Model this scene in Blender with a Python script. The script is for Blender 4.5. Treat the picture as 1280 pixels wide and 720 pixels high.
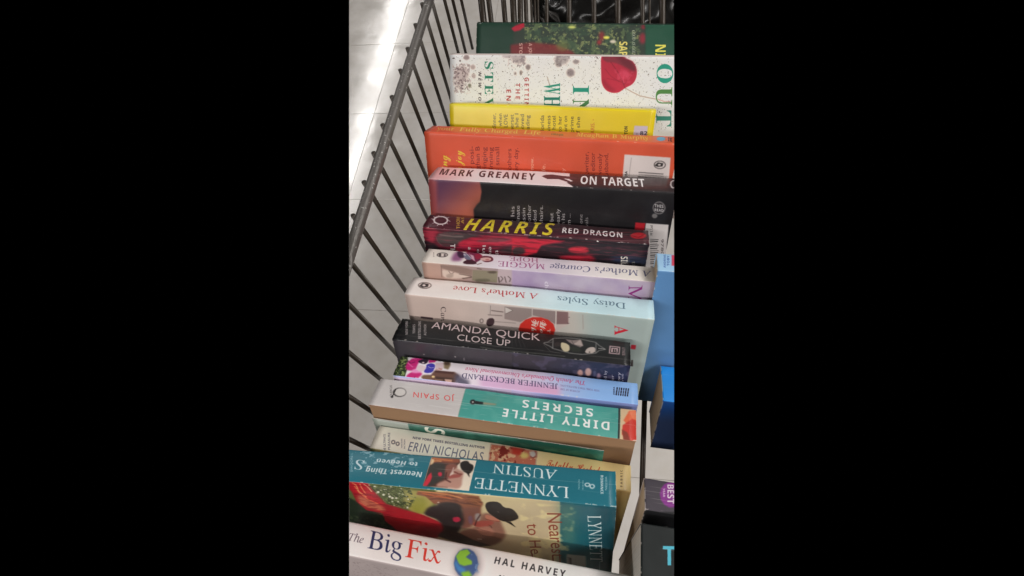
# Books standing spine-up in a wire shopping basket, seen from above (close-up).
# Units: metres.  X = along the spines, Y = along the row (away from the camera), Z = up, floor at z = 0.
import bpy, bmesh, math, random
import numpy as np
from mathutils import Vector, Matrix

for o in list(bpy.data.objects):
    bpy.data.objects.remove(o)
S = bpy.context.scene
COL = S.collection
rnd = random.Random(7)
PI = math.pi

# ------------------------------------------------------------------ camera
cam = bpy.data.cameras.new('camera')
cam.sensor_width = 36.0
cam.lens = 36.0 * 600 / 1280
cam.clip_start = 0.01
cam.clip_end = 50
cam_o = bpy.data.objects.new('camera', cam)
COL.objects.link(cam_o)
cam_o.matrix_world = Matrix([[0.9832641, -0.0873361, 0.1598878, 0.0], [0.1516844, 0.8785525, -0.4529209, 0.0], [-0.1009135, 0.4695933, 0.8770967, 0.92], [0.0, 0.0, 0.0, 1.0]])
S.camera = cam_o

# ------------------------------------------------------------------ world, lamps, exposure
w = bpy.data.worlds.new('World')
S.world = w
w.use_nodes = True
w.node_tree.nodes['Background'].inputs[0].default_value = (0, 0, 0, 1)
w.node_tree.nodes['Background'].inputs[1].default_value = 0.0
S.view_settings.view_transform = 'Standard'
S.view_settings.look = 'None'
S.view_settings.exposure = 0.08
S.view_settings.gamma = 1.0
S.cycles.max_bounces = 8
S.cycles.diffuse_bounces = 5

def tube_lamp(name, x, y, z, sx, sy, power, col, turn=0.):
    """one row of ceiling fluorescent tubes, hanging level and shining down"""
    l = bpy.data.lights.new(name, 'AREA')
    l.shape = 'RECTANGLE'
    l.size = sx
    l.size_y = sy
    l.energy = power
    l.color = col
    o = bpy.data.objects.new(name, l)
    COL.objects.link(o)
    o.location = (x, y, z)
    o.rotation_euler = (0, 0, math.radians(turn))
    return o

WARM = (1.0, 0.97, 0.94)
tube_lamp('ceiling_tube_row', -2.66, 5.1, 2.6, 0.11, 6.8, 66, WARM, 5.2)
tube_lamp('ceiling_tube_row', 1.55, 0.4, 2.7, 0.5, 6.0, 108, WARM, 4)
tube_lamp('ceiling_tube_row', 2.7, 2.0, 2.7, 0.4, 7.0, 32, WARM, 4)
tube_lamp('ceiling_tube_row', -1.6, -2.4, 2.7, 2.4, 0.5, 84, WARM, 4)

# ------------------------------------------------------------------ materials
def mat(name):
    m = bpy.data.materials.new(name)
    m.use_nodes = True
    nt = m.node_tree
    return m, nt, nt.nodes['Principled BSDF']

def lin(c):
    return tuple(((v / 255) / 12.92 if v <= 10 else (((v / 255) + .055) / 1.055) ** 2.4) for v in c) + (1,)

def noise_bump(nt, bsdf, scale, strength, dist=.0003, detail=4, extra=None):
    tc = nt.nodes.new('ShaderNodeTexCoord')
    n = nt.nodes.new('ShaderNodeTexNoise')
    n.inputs['Scale'].default_value = scale
    n.inputs['Detail'].default_value = detail
    nt.links.new(tc.outputs['Object'], n.inputs['Vector'])
    b = nt.nodes.new('ShaderNodeBump')
    b.inputs['Strength'].default_value = strength
    b.inputs['Distance'].default_value = dist
    nt.links.new(n.outputs['Fac'], b.inputs['Height'])
    if extra:
        n2 = nt.nodes.new('ShaderNodeTexNoise')
        n2.inputs['Scale'].default_value = extra[0]
        nt.links.new(tc.outputs['Object'], n2.inputs['Vector'])
        b2 = nt.nodes.new('ShaderNodeBump')
        b2.inputs['Strength'].default_value = extra[1]
        b2.inputs['Distance'].default_value = extra[2]
        nt.links.new(n2.outputs['Fac'], b2.inputs['Height'])
        nt.links.new(b.outputs['Normal'], b2.inputs['Normal'])
        b = b2
    nt.links.new(b.outputs['Normal'], bsdf.inputs['Normal'])
    return tc, n

def plain(name, c, rough=.5, metal=0, bump=None, spec=.5, vary=None):
    m, nt, b = mat(name)
    b.inputs['Base Color'].default_value = lin(c)
    b.inputs['Roughness'].default_value = rough
    b.inputs['Metallic'].default_value = metal
    b.inputs['Specular IOR Level'].default_value = spec
    if bump:
        tc, n = noise_bump(nt, b, *bump)
    if vary:
        scale, c2, lo, hi = vary
        tc = nt.nodes.new('ShaderNodeTexCoord')
        n = nt.nodes.new('ShaderNodeTexNoise')
        n.inputs['Scale'].default_value = scale
        n.inputs['Detail'].default_value = 5
        nt.links.new(tc.outputs['Object'], n.inputs['Vector'])
        r = nt.nodes.new('ShaderNodeValToRGB')
        r.color_ramp.elements[0].position = lo
        r.color_ramp.elements[1].position = hi
        r.color_ramp.elements[0].color = lin(c)
        r.color_ramp.elements[1].color = lin(c2)
        nt.links.new(n.outputs['Fac'], r.inputs['Fac'])
        nt.links.new(r.outputs['Color'], b.inputs['Base Color'])
    return m

def paper(name, c1, c2):
    """edge of a page block: thin sheets stacked along local Y"""
    m, nt, b = mat(name)
    b.inputs['Roughness'].default_value = .85
    b.inputs['Specular IOR Level'].default_value = .2
    tc = nt.nodes.new('ShaderNodeTexCoord')
    mp = nt.nodes.new('ShaderNodeMapping')
    mp.inputs['Scale'].default_value = (6, 2200, 6)
    nt.links.new(tc.outputs['Object'], mp.inputs['Vector'])
    n = nt.nodes.new('ShaderNodeTexNoise')
    n.inputs['Scale'].default_value = 1
    n.inputs['Detail'].default_value = 2
    nt.links.new(mp.outputs['Vector'], n.inputs['Vector'])
    r = nt.nodes.new('ShaderNodeValToRGB')
    r.color_ramp.elements[0].position = .35
    r.color_ramp.elements[1].position = .65
    r.color_ramp.elements[0].color = lin(c1)
    r.color_ramp.elements[1].color = lin(c2)
    nt.links.new(n.outputs['Fac'], r.inputs['Fac'])
    nt.links.new(r.outputs['Color'], b.inputs['Base Color'])
    bp = nt.nodes.new('ShaderNodeBump')
    bp.inputs['Strength'].default_value = .5
    bp.inputs['Distance'].default_value = .0004
    nt.links.new(n.outputs['Fac'], bp.inputs['Height'])
    nt.links.new(bp.outputs['Normal'], b.inputs['Normal'])
    return m

def printed(name, img, rough, coat, bumpiness):
    """coated cover card with its print"""
    m, nt, b = mat(name)
    t = nt.nodes.new('ShaderNodeTexImage')
    t.image = img
    t.extension = 'EXTEND'
    t.interpolation = 'Linear'
    uv = nt.nodes.new('ShaderNodeUVMap')
    nt.links.new(uv.outputs['UV'], t.inputs['Vector'])
    nt.links.new(t.outputs['Color'], b.inputs['Base Color'])
    b.inputs['Roughness'].default_value = rough
    b.inputs['Coat Weight'].default_value = coat
    b.inputs['Specular IOR Level'].default_value = .35
    b.inputs['Coat Roughness'].default_value = .22
    tc, n = noise_bump(nt, b, 900, .12, .0001, 3, extra=(28, bumpiness, .004))
    # handling marks make the gloss uneven
    n2 = nt.nodes.new('ShaderNodeTexNoise')
    n2.inputs['Scale'].default_value = 60
    n2.inputs['Detail'].default_value = 6
    nt.links.new(tc.outputs['Object'], n2.inputs['Vector'])
    mr = nt.nodes.new('ShaderNodeMapRange')
    mr.inputs['To Min'].default_value = rough - .1
    mr.inputs['To Max'].default_value = rough + .18
    nt.links.new(n2.outputs['Fac'], mr.inputs['Value'])
    nt.links.new(mr.outputs['Result'], b.inputs['Roughness'])
    return m

# ------------------------------------------------------------------ print maker: draws the flat print of a cover in memory
# letter outlines: advance width and closed loops x,y,x,y,... (250 units per em)
GLYPH = {
    'B': {
        ' ': [75, []],
        '-': [81, [[71,67,10,67,10,44,71,44]]],
        '1': [143, [[66,139,54,126,33,110,15,133,72,178,103,178,103,0,66,0,66,108]]],
        '2': [143, [[82,101,88,112,92,123,92,135,90,140,86,144,82,147,77,149,70,150,57,147,44,141,30,131,10,156,26,168,39,175,54,179,73,181,84,180,94,178,103,175,111,170,118,164,123,157,127,150,129,142,130,133,129,123,127,114,124,106,114,90,80,55,57,34,57,32,135,32,135,0,10,0,10,26,55,72]]],
        '8': [143, [[65,153,60,151,56,148,52,145,50,140,50,135,50,129,53,124,61,116,72,110,82,116,86,120,90,124,92,129,93,135,92,140,90,145,87,148,82,151,77,153],[115,83,125,73,129,67,132,61,133,54,134,46,133,37,130,28,126,20,120,14,113,8,104,4,94,0,83,-2,72,-2,53,-1,38,3,25,10,16,20,11,31,9,45,10,57,13,67,19,75,26,82,34,88,43,93,29,105,23,111,18,119,15,128,14,138,15,147,18,155,22,162,28,168,35,172,43,176,52,179,72,181,82,180,91,179,100,176,108,172,115,168,121,162,125,155,128,147,128,138,127,128,124,119,119,111,113,105,105,99,96,94],[70,78,56,70,51,65,47,60,45,54,44,48,45,41,47,36,51,32,56,28,63,26,71,25,80,26,87,28,92,31,96,36,98,41,99,47,97,56,89,66]]],
        'A': [173, [[172,0,132,0,119,42,54,42,41,0,0,0,63,179,109,179],[63,74,110,74,86,152,79,125]]],
        'B': [168, [[22,0,89,0,108,2,124,6,137,14,147,24,153,37,155,52,153,68,150,74,144,84,134,90,123,94,123,95,131,97,138,101,143,108,147,115,149,124,150,133,148,148,142,160,132,168,118,174,100,177,78,178,22,178],[95,77,60,78,60,31,95,32,103,34,109,38,112,43,115,49,116,56,115,62,112,67,109,72,103,75],[60,148,60,108,92,108,100,110,105,113,109,117,111,122,112,128,111,134,108,139,104,143,98,146,90,147]]],
        'C': [159, [[49,9,38,17,30,28,23,41,18,55,15,71,14,89,16,106,19,122,24,137,32,150,41,160,53,169,66,176,81,180,98,181,116,180,134,175,150,168,138,138,118,146,105,149,98,150,85,148,74,142,65,133,59,121,55,106,54,89,55,71,58,56,64,45,73,36,84,31,98,29,113,30,144,38,144,7,120,0,104,-2,95,-2,77,-1,62,3]]],
        'D': [185, [[96,177,113,174,127,168,140,161,151,151,159,139,165,125,169,109,170,91,168,63,159,41,145,23,126,10,102,3,73,0,22,0,22,178,78,178],[108,141,96,146,80,148,60,148,60,31,76,31,107,38,125,57,131,90,130,108,125,123,118,134]]],
        'E': [140, [[22,0,22,178,125,178,125,148,60,148,60,108,121,108,121,77,60,77,60,31,125,31,125,0]]],
        'F': [137, [[22,0,22,178,125,178,125,148,60,148,60,102,120,102,120,70,60,70,60,0]]],
        'G': [181, [[36,21,24,39,17,62,14,90,16,107,19,124,25,138,34,151,44,161,57,170,72,176,89,180,108,181,127,180,145,176,161,170,148,140,130,147,115,149,97,149,87,146,79,142,71,136,65,129,60,121,56,111,54,101,54,89,54,78,56,67,58,58,62,49,67,42,73,37,81,32,90,30,124,32,124,69,90,69,90,100,161,100,161,8,132,0,110,-2,98,-2,73,0,52,8]]],
        'H': [191, [[22,0,22,178,60,178,60,108,131,108,131,178,169,178,169,0,131,0,131,77,60,77,60,0]]],
        'I': [97, [[68,32,89,22,89,0,8,0,8,22,30,32,30,147,8,157,8,178,89,178,89,157,68,147]]],
        'J': [83, [[-18,-50,-18,-18,-1,-21,7,-20,14,-16,20,-9,22,3,22,178,60,178,60,12,59,-3,57,-15,53,-26,48,-34,41,-41,33,-46,24,-50,14,-52,-5,-52]]],
        'K': [166, [[22,0,22,178,60,178,60,97,75,118,124,178,166,178,103,100,166,0,123,0,76,75,60,64,60,0]]],
        'L': [141, [[22,0,22,178,60,178,60,31,133,31,133,0]]],
        'M': [236, [[116,42,117,42,162,178,213,178,213,0,178,0,180,140,179,140,133,0,98,0,55,140,54,140,56,83,56,0,22,0,22,178,74,178]]],
        'N': [203, [[148,45,148,45,147,94,147,178,181,178,181,0,133,0,55,135,54,135,56,84,56,0,22,0,22,178,70,178]]],
        'O': [199, [[100,29,85,31,74,36,65,45,59,57,55,72,54,90,55,107,59,122,65,134,74,143,85,148,100,150,114,148,126,143,134,134,140,122,144,107,145,90,144,72,140,57,134,45,126,36,114,31],[52,9,40,18,31,28,24,41,19,56,16,72,14,90,16,107,19,124,24,138,31,151,40,161,52,170,65,176,81,180,100,181,118,180,134,176,148,170,159,161,168,151,175,138,180,123,183,107,184,90,183,72,180,56,175,41,168,28,159,18,148,9,134,3,118,-1,100,-2,81,-1,65,3]]],
        'P': [157, [[100,177,117,172,130,164,139,152,144,139,146,123,145,113,143,103,139,94,134,85,127,78,118,72,106,67,93,64,60,64,60,0,22,0,22,178,80,178],[106,113,108,122,104,136,94,145,78,148,60,148,60,94,83,95,91,97,98,101,103,106]]],
        'R': [165, [[97,177,115,173,128,165,138,155,144,141,146,125,144,110,138,98,129,88,118,81,112,78,165,0,123,0,80,68,60,68,60,0,22,0,22,178,74,178],[83,147,60,148,60,99,84,100,93,102,99,106,104,110,107,116,108,124,107,132,104,138,99,142,92,145]]],
        'S': [138, [[125,66,127,58,128,50,126,35,120,22,111,12,98,4,81,-1,62,-2,44,-1,27,2,12,8,12,44,38,33,56,29,65,29,73,29,80,31,85,34,88,38,90,43,91,48,90,54,86,59,81,64,38,87,29,94,21,104,15,115,14,130,15,145,21,158,30,168,42,175,57,180,74,181,92,180,109,175,127,168,115,139,93,147,80,149,66,149,61,147,56,144,53,141,51,136,50,132,51,126,54,121,59,116,101,94,114,85,119,79,122,73]]],
        'T': [145, [[54,0,54,147,5,147,5,178,140,178,140,147,91,147,91,0]]],
        'U': [189, [[40,16,29,29,23,45,21,64,21,178,59,178,59,69,60,56,63,46,68,38,75,33,84,30,95,29,106,30,115,34,122,39,126,47,129,57,130,70,130,178,168,178,168,63,167,51,164,40,160,30,153,20,145,13,135,6,123,1,109,-2,94,-2,72,0,54,6]]],
        'V': [163, [[81,33,90,72,124,178,162,178,102,0,60,0,0,178,38,178]]],
        'W': [242, [[121,136,112,94,88,0,46,0,0,178,37,178,69,34,77,78,103,178,139,178,173,34,182,81,204,178,242,178,196,0,153,0]]],
        'Y': [156, [[59,0,59,68,0,178,41,178,78,105,115,178,156,178,97,70,97,0]]],
        'Z': [145, [[6,0,6,24,92,147,8,147,8,178,136,178,136,154,51,31,139,31,139,0]]],
        'a': [151, [[70,62,62,60,56,56,52,52,50,47,49,40,49,35,51,31,54,28,62,25,67,25,74,26,81,28,87,32,92,37,94,44,95,63],[22,8,16,16,12,27,10,41,12,54,17,65,26,73,38,79,53,83,72,84,95,85,95,98,93,103,90,107,85,110,80,111,67,111,48,107,36,102,23,127,39,134,57,138,76,139,92,138,106,134,118,127,126,118,131,106,132,91,132,0,106,0,99,18,98,18,86,6,80,2,72,0,63,-2,53,-2,41,-1,31,2]]],
        'c': [128, [[28,14,19,28,13,45,11,68,12,83,15,97,20,108,26,118,34,126,43,132,54,136,66,138,87,139,103,136,121,130,110,101,88,108,78,109,62,104,52,91,49,68,50,55,53,45,57,38,63,32,70,29,78,28,93,29,105,33,116,40,116,8,105,2,92,-1,75,-2,56,-1,40,5]]],
        'd': [158, [[63,-2,72,-2,80,0,87,3,97,12,102,18,103,18,110,0,139,0,139,190,102,190,104,119,103,119,94,129,88,133,81,136,73,138,64,139,49,137,36,131,26,121,18,107,13,89,11,68,13,47,18,29,26,15,36,5,49,-1],[76,27,68,28,61,32,56,37,52,45,50,55,49,68,50,80,52,90,56,98,61,104,68,108,75,109,85,108,93,104,98,98,101,90,103,80,104,64,103,53,101,43,98,36,92,31,85,28]]],
        'e': [148, [[45,5,35,11,27,19,20,28,15,39,12,52,11,67,12,82,15,96,19,107,26,117,33,125,42,131,52,135,63,138,76,139,93,137,108,132,120,123,130,111,135,95,137,77,137,59,49,59,50,49,53,41,58,34,65,29,73,26,83,25,100,26,114,30,129,36,129,7,115,2,100,-1,81,-2,68,-2,56,1],[96,104,91,109,84,112,76,112,69,112,63,109,58,106,54,100,51,93,50,84,102,84,101,92,99,98]]],
        'f': [97, [[5,126,26,136,26,157,28,166,31,174,36,179,41,184,48,187,64,191,87,190,108,186,98,158,82,162,73,161,69,160,66,157,63,150,63,136,95,136,95,108,63,108,63,0,26,0,26,108,5,108]]],
        'g': [158, [[52,90,49,68,52,45,61,31,76,27,85,28,92,30,97,35,101,42,103,51,104,68,103,81,101,92,97,99,92,105,85,108,76,109,61,104],[35,-57,20,-52,20,-22,37,-28,54,-32,73,-33,89,-29,98,-19,102,18,102,18,97,11,91,6,85,2,78,0,71,-2,63,-2,48,0,35,6,25,16,17,30,13,47,11,68,13,89,17,106,25,120,36,131,49,137,64,139,79,137,93,130,103,119,104,119,107,136,139,136,139,0,137,-18,131,-33,122,-45,108,-53,91,-58,70,-60,52,-59]]],
        'h': [164, [[55,119,57,119,62,125,67,130,74,134,81,137,88,138,96,139,110,138,122,134,132,127,140,118,144,105,146,89,146,0,108,0,108,80,106,96,98,106,86,109,76,108,69,104,63,98,60,89,57,78,57,64,57,0,20,0,20,190,57,190]]],
        'i': [76, [[44,154,33,154,24,158,21,161,19,166,18,172,19,178,21,183,24,186,33,190,44,190,52,186,56,183,58,178,58,172,58,166,56,161,52,158],[20,0,20,136,57,136,57,0]]],
        'l': [76, [[20,0,20,190,57,190,57,0]]],
        'n': [164, [[53,119,55,119,60,125,66,130,73,134,81,137,97,139,111,138,122,134,132,127,140,118,144,105,146,89,146,0,108,0,108,89,106,96,103,102,99,106,93,108,86,109,76,108,68,104,63,98,60,89,57,78,57,64,57,0,20,0,20,136,48,136]]],
        'o': [155, [[43,6,34,12,26,20,20,30,15,41,12,54,11,68,13,89,19,107,29,121,42,131,59,137,78,139,90,138,101,135,112,131,121,124,129,116,135,107,140,96,143,83,144,68,142,48,136,30,126,16,112,6,96,0,77,-2,65,-2,54,1],[61,104,56,99,52,91,50,81,49,68,50,56,52,46,56,38,61,32,68,29,78,28,86,29,94,32,99,38,103,46,105,56,106,68,105,81,103,91,99,99,94,104,86,108,77,109,68,108]]],
        'r': [114, [[53,114,55,114,60,120,65,126,72,132,79,136,87,138,108,138,106,103,94,104,82,103,71,98,66,95,62,90,59,84,57,78,57,0,20,0,20,136,48,136]]],
        't': [109, [[44,2,38,5,33,9,29,15,26,23,24,32,24,108,6,108,6,124,26,137,37,166,61,166,61,136,99,136,99,108,61,108,61,38,63,34,65,31,72,28,89,28,100,32,100,4,80,-2,66,-2,51,-1]]],
        'u': [164, [[32,9,25,19,20,32,19,48,19,136,56,136,57,48,58,41,61,35,65,31,71,28,78,27,88,29,96,32,101,39,105,48,107,59,108,72,108,136,145,136,145,0,116,0,111,18,109,18,104,11,98,6,91,2,84,0,67,-2,54,-1,42,3]]],
        'x': [145, [[1,0,48,70,4,136,46,136,72,93,99,136,141,136,97,70,143,0,101,0,72,47,44,0]]],
    },
    'T': {
        ' ': [75, []],
        "'": [47, [[18,116,29,116,34,150,34,179,12,179,12,150]]],
        'A': [172, [[-10,12,0,21,132,177,138,177,131,22,132,16,133,12,136,9,140,7,153,5,152,0,82,0,83,5,92,5,98,7,102,10,104,14,106,21,107,59,47,58,43,56,17,24,13,18,12,13,12,10,14,8,19,6,29,5,28,0,-32,0,-30,5,-20,7],[53,68,108,68,111,136]]],
        'B': [163, [[98,21,106,30,110,42,112,56,111,67,108,75,102,81,94,85,84,87,61,88,57,85,39,16,39,13,41,11,47,8,57,8,73,9,87,14],[72,96,88,97,102,101,113,107,120,115,125,125,126,137,123,152,112,161,95,164,81,163,77,158,61,100,62,98],[49,153,49,160,47,163,45,165,36,167,30,168,32,173,95,173,127,169,146,156,153,136,148,118,134,104,110,94,127,85,137,72,140,54,139,43,136,34,130,25,123,18,114,12,104,7,92,3,78,1,64,0,-12,0,-11,5,-3,6,3,7,7,10,10,14,13,20]]],
        'C': [175, [[40,48,45,34,52,22,62,14,74,9,88,7,110,10,130,21,148,38,153,34,143,22,132,13,120,6,108,0,95,-3,81,-4,67,-3,55,0,43,5,33,11,25,19,18,29,13,40,10,53,10,66,10,79,13,91,17,103,23,114,30,125,38,136,47,145,57,154,68,161,84,170,102,175,120,177,130,176,160,169,164,169,166,172,169,175,174,175,164,124,158,124,158,132,157,142,154,152,149,159,142,164,133,167,122,168,112,168,102,165,92,160,82,154,73,147,65,138,58,128,51,117,46,104,42,92,40,79,39,65]]],
        'D': [189, [[39,18,40,15,42,12,56,9,77,9,89,12,100,16,111,22,120,30,127,38,134,48,139,59,144,70,147,82,149,94,149,107,148,124,143,139,135,150,125,158,111,163,90,165,82,163,78,160,72,144,40,27],[49,153,48,160,47,163,44,165,36,167,30,168,32,173,98,173,114,172,128,169,141,164,152,158,161,150,168,140,174,128,177,115,178,101,177,88,175,75,170,63,164,51,156,40,146,30,135,22,123,14,110,8,95,4,79,1,62,0,-13,0,-12,5,-3,6,2,7,7,10,10,13,13,19]]],
        'E': [169, [[39,14,41,12,46,10,86,9,105,13,113,16,120,20,127,25,139,39,144,48,149,48,131,0,-12,0,-11,5,-3,5,3,7,7,9,10,13,13,19,49,153,49,160,47,163,45,165,36,167,30,168,32,173,164,173,156,136,152,136,151,149,150,154,147,158,144,160,133,164,85,164,80,162,77,159,73,148,59,97,92,97,101,99,108,102,113,107,117,113,120,121,124,121,107,60,102,60,103,75,101,82,97,86,85,88,57,88,39,21]]],
        'F': [151, [[98,84,94,86,79,88,59,88,42,16,42,12,44,9,47,7,56,5,63,4,62,0,-12,0,-10,5,4,7,9,10,13,17,17,27,50,153,50,160,48,163,46,165,37,167,31,168,33,173,157,173,149,132,144,132,143,146,141,153,137,158,132,162,124,164,88,164,81,162,77,156,62,96,90,97,101,100,109,106,115,115,118,121,123,121,106,58,101,58,102,71,101,77,100,81]]],
        'G': [202, [[142,73,140,75,138,77,120,80,121,84,193,84,192,80,181,79,174,76,167,61,155,13,135,4,113,-2,91,-4,76,-3,61,0,48,5,37,12,28,20,20,30,14,41,11,54,10,67,11,80,13,92,18,104,23,115,30,126,38,137,47,146,57,155,68,162,85,170,103,175,122,177,133,176,144,174,173,164,179,166,183,169,187,175,192,175,180,122,176,122,173,135,167,147,160,156,149,163,137,167,123,168,108,167,94,162,81,154,70,143,59,129,51,114,45,97,41,81,40,64,41,47,46,32,54,20,65,11,79,6,95,4,103,5,111,6,119,10,125,14,129,18,132,24,142,66]]],
        'H': [194, [[145,17,145,13,147,10,153,7,164,5,162,0,94,0,95,5,108,7,114,10,118,17,136,83,135,86,128,87,58,86,55,82,39,17,39,13,41,10,47,7,58,5,56,0,-12,0,-11,5,2,7,8,10,12,17,16,27,49,153,49,160,47,163,45,165,36,167,30,168,32,173,100,173,99,168,91,168,86,166,82,164,78,159,75,153,61,101,62,98,69,96,139,98,142,102,155,153,154,160,153,163,150,165,142,167,136,168,138,173,206,173,205,168,196,167,191,166,187,163,184,159,178,146,146,25]]],
        'I': [91, [[-12,0,58,0,60,5,49,7,45,8,43,10,41,13,41,20,77,154,80,159,83,163,87,166,93,167,101,168,102,173,33,173,31,168,42,166,46,165,48,163,50,160,50,153,15,21,11,13,7,8,0,6,-10,5]]],
        'J': [96, [[57,50,52,33,45,20,38,10,29,2,19,-2,8,-4,0,-3,-6,-1,-12,2,-16,7,-18,12,-19,18,-17,25,-13,30,-6,32,0,31,5,26,4,10,5,6,7,4,10,4,14,4,17,6,25,28,58,156,57,160,56,163,53,165,36,168,38,173,109,173,108,168,95,166,91,164,88,161,85,155]]],
        'K': [169, [[88,0,89,5,100,6,105,8,107,14,102,26,60,87,58,86,56,84,39,17,40,13,41,10,44,8,53,5,60,5,59,0,-12,0,-11,5,2,7,8,10,12,17,16,27,49,153,49,160,47,163,45,165,36,167,30,168,32,173,100,173,98,168,90,168,85,166,82,164,78,161,73,147,59,94,63,94,125,144,133,151,138,157,140,162,138,165,134,167,125,168,126,173,186,173,185,168,177,167,169,164,125,132,83,98,137,19,146,10,151,7,157,5,163,5,162,0]]],
        'L': [167, [[0,6,6,7,10,10,14,13,19,27,53,156,52,160,51,163,48,165,40,167,34,168,35,173,104,173,102,168,95,168,90,166,86,164,82,160,79,154,43,19,45,13,47,11,55,9,91,9,111,12,119,15,125,19,132,24,143,39,148,49,153,49,137,0,-9,0,-8,5]]],
        'M': [220, [[44,5,42,0,-14,0,-12,5,1,7,7,10,11,17,15,27,50,152,49,160,48,163,45,165,37,167,31,168,32,173,79,173,97,40,185,173,232,173,231,168,222,167,217,166,213,163,209,159,204,146,170,17,171,13,172,10,179,7,190,5,188,0,120,0,121,4,134,7,139,11,144,19,148,31,179,146,82,0,78,0,58,146,26,30,25,18,25,13,27,10,29,8,38,5]]],
        'N': [186, [[185,166,179,163,175,156,171,146,130,-4,126,-4,57,139,25,16,26,12,27,9,30,8,39,6,45,5,44,0,-12,0,-11,5,-4,5,2,7,6,9,10,13,13,19,49,152,47,159,41,166,37,167,30,168,32,173,68,173,132,40,162,157,161,161,160,164,157,166,148,168,142,168,143,173,200,173,198,168]]],
        'O': [192, [[92,161,84,155,76,148,68,139,61,129,54,118,45,97,39,79,37,60,36,51,37,37,41,25,46,16,54,9,63,5,75,4,83,5,92,7,100,11,115,22,128,38,140,57,148,78,154,101,156,123,155,137,152,148,146,158,139,164,130,168,119,169,110,168,101,166],[126,12,110,3,93,-2,74,-4,61,-3,50,0,39,4,30,10,22,17,16,26,12,36,9,48,8,60,9,72,11,83,14,94,19,105,31,126,47,144,66,159,76,165,86,170,97,174,108,176,119,177,132,176,143,173,154,169,163,163,170,155,176,146,180,136,183,125,184,112,182,94,176,75,167,56,156,39,142,24]]],
        'P': [150, [[60,92,72,90,88,92,100,96,111,102,118,111,122,122,124,136,123,145,120,152,116,158,109,162,101,165,86,165,80,163,76,156,59,97],[40,13,41,10,44,8,54,5,62,5,60,0,-12,0,-11,5,-3,5,3,7,7,9,10,13,13,19,49,152,49,160,47,163,45,165,36,167,30,168,32,173,100,173,129,169,146,156,152,134,151,125,148,116,143,108,137,100,129,94,119,89,108,86,96,83,57,82,55,80,39,17]]],
        'Q': [192, [[121,-30,128,-31,141,-28,154,-21,167,-10,171,-13,161,-24,151,-33,142,-40,132,-45,121,-47,104,-48,44,-35,31,-37,21,-40,10,-47,8,-42,54,-1,40,4,29,11,20,20,13,32,9,45,8,60,9,72,11,84,14,95,19,106,25,117,39,136,57,153,76,166,86,170,96,174,106,176,116,177,129,176,141,173,151,169,161,163,168,156,174,147,179,137,182,126,182,114,181,96,176,78,168,61,157,44,143,29,127,16,109,5,91,-1,63,-4,47,-17,70,-18,90,-22],[128,167,117,169,108,168,99,165,90,161,82,155,74,148,66,139,59,129,48,106,41,88,37,69,36,50,37,37,40,25,46,16,54,9,63,5,74,4,87,6,100,11,112,20,123,32,133,47,142,65,149,84,153,103,154,122,153,136,150,148,145,157,137,163]]],
        'R': [168, [[81,163,78,159,74,148,59,94,75,93,91,94,105,98,115,104,123,113,127,123,129,135,125,152,113,161,94,165,86,164],[57,86,40,21,40,13,41,10,44,7,52,5,60,5,59,0,-12,0,-11,5,-3,6,3,7,7,10,10,14,16,27,49,153,49,160,47,163,45,165,36,167,30,168,32,173,105,173,121,172,134,169,144,163,152,156,156,146,158,136,152,114,135,98,108,88,135,23,142,12,146,8,151,6,157,5,156,0,117,0,82,85]]],
        'S': [137, [[126,176,131,176,123,125,119,125,118,138,115,149,110,158,104,164,96,168,86,169,78,168,71,165,65,161,61,155,58,148,58,140,60,130,70,114,98,84,106,73,110,60,112,47,111,38,109,29,105,21,100,14,93,8,85,3,77,-1,67,-3,57,-4,46,-3,16,5,11,4,8,1,6,-3,1,-3,10,54,14,54,16,39,19,27,26,17,33,10,43,5,54,4,66,6,76,12,83,21,87,33,87,43,83,56,43,103,38,110,35,117,33,124,33,132,33,140,36,148,39,155,44,161,50,166,56,171,64,174,73,176,98,176,116,170,120,171,124,173]]],
        'T': [156, [[76,9,79,7,89,5,98,5,97,0,18,0,20,5,32,6,39,9,45,15,52,33,86,160,85,162,83,164,62,164,47,161,41,158,36,155,28,145,22,131,16,132,28,173,172,173,164,130,159,130,158,147,156,153,153,158,147,161,139,163,115,163,112,160,74,21,74,12]]],
        'U': [183, [[143,46,138,34,132,23,125,14,117,8,108,2,98,-1,87,-3,74,-4,59,-2,45,2,34,9,26,18,21,29,19,42,21,57,46,156,46,160,44,163,42,165,32,168,25,168,26,173,100,173,98,168,89,168,83,166,78,162,75,157,69,142,47,59,44,41,45,31,48,23,54,17,61,12,70,9,80,8,90,9,98,11,106,14,113,18,119,23,124,30,128,38,138,68,157,140,159,153,158,158,157,162,154,165,146,168,139,168,140,173,198,173,197,168,185,167,179,163,172,151]]],
        'W': [220, [[35,160,32,164,28,166,22,168,15,168,16,173,85,173,84,168,75,168,70,166,66,164,64,159,62,153,57,43,120,132,120,154,119,159,116,163,113,166,108,168,100,168,100,173,167,173,165,168,156,167,150,164,146,158,144,141,140,45,208,147,211,155,212,160,210,164,204,167,194,168,196,173,248,173,247,168,242,168,237,165,228,156,217,142,119,-4,114,-4,119,116,36,-4,31,-4,36,154]]],
        'Y': [153, [[74,8,77,6,88,5,96,4,94,0,18,0,20,4,35,7,42,10,46,16,48,24,62,75,33,150,27,160,20,165,11,168,5,168,6,173,81,173,80,168,68,167,62,164,60,161,62,146,84,88,136,149,140,156,140,162,138,164,120,168,121,173,181,173,179,168,175,167,170,165,159,156,146,142,88,76,72,15,72,11]]],
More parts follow.
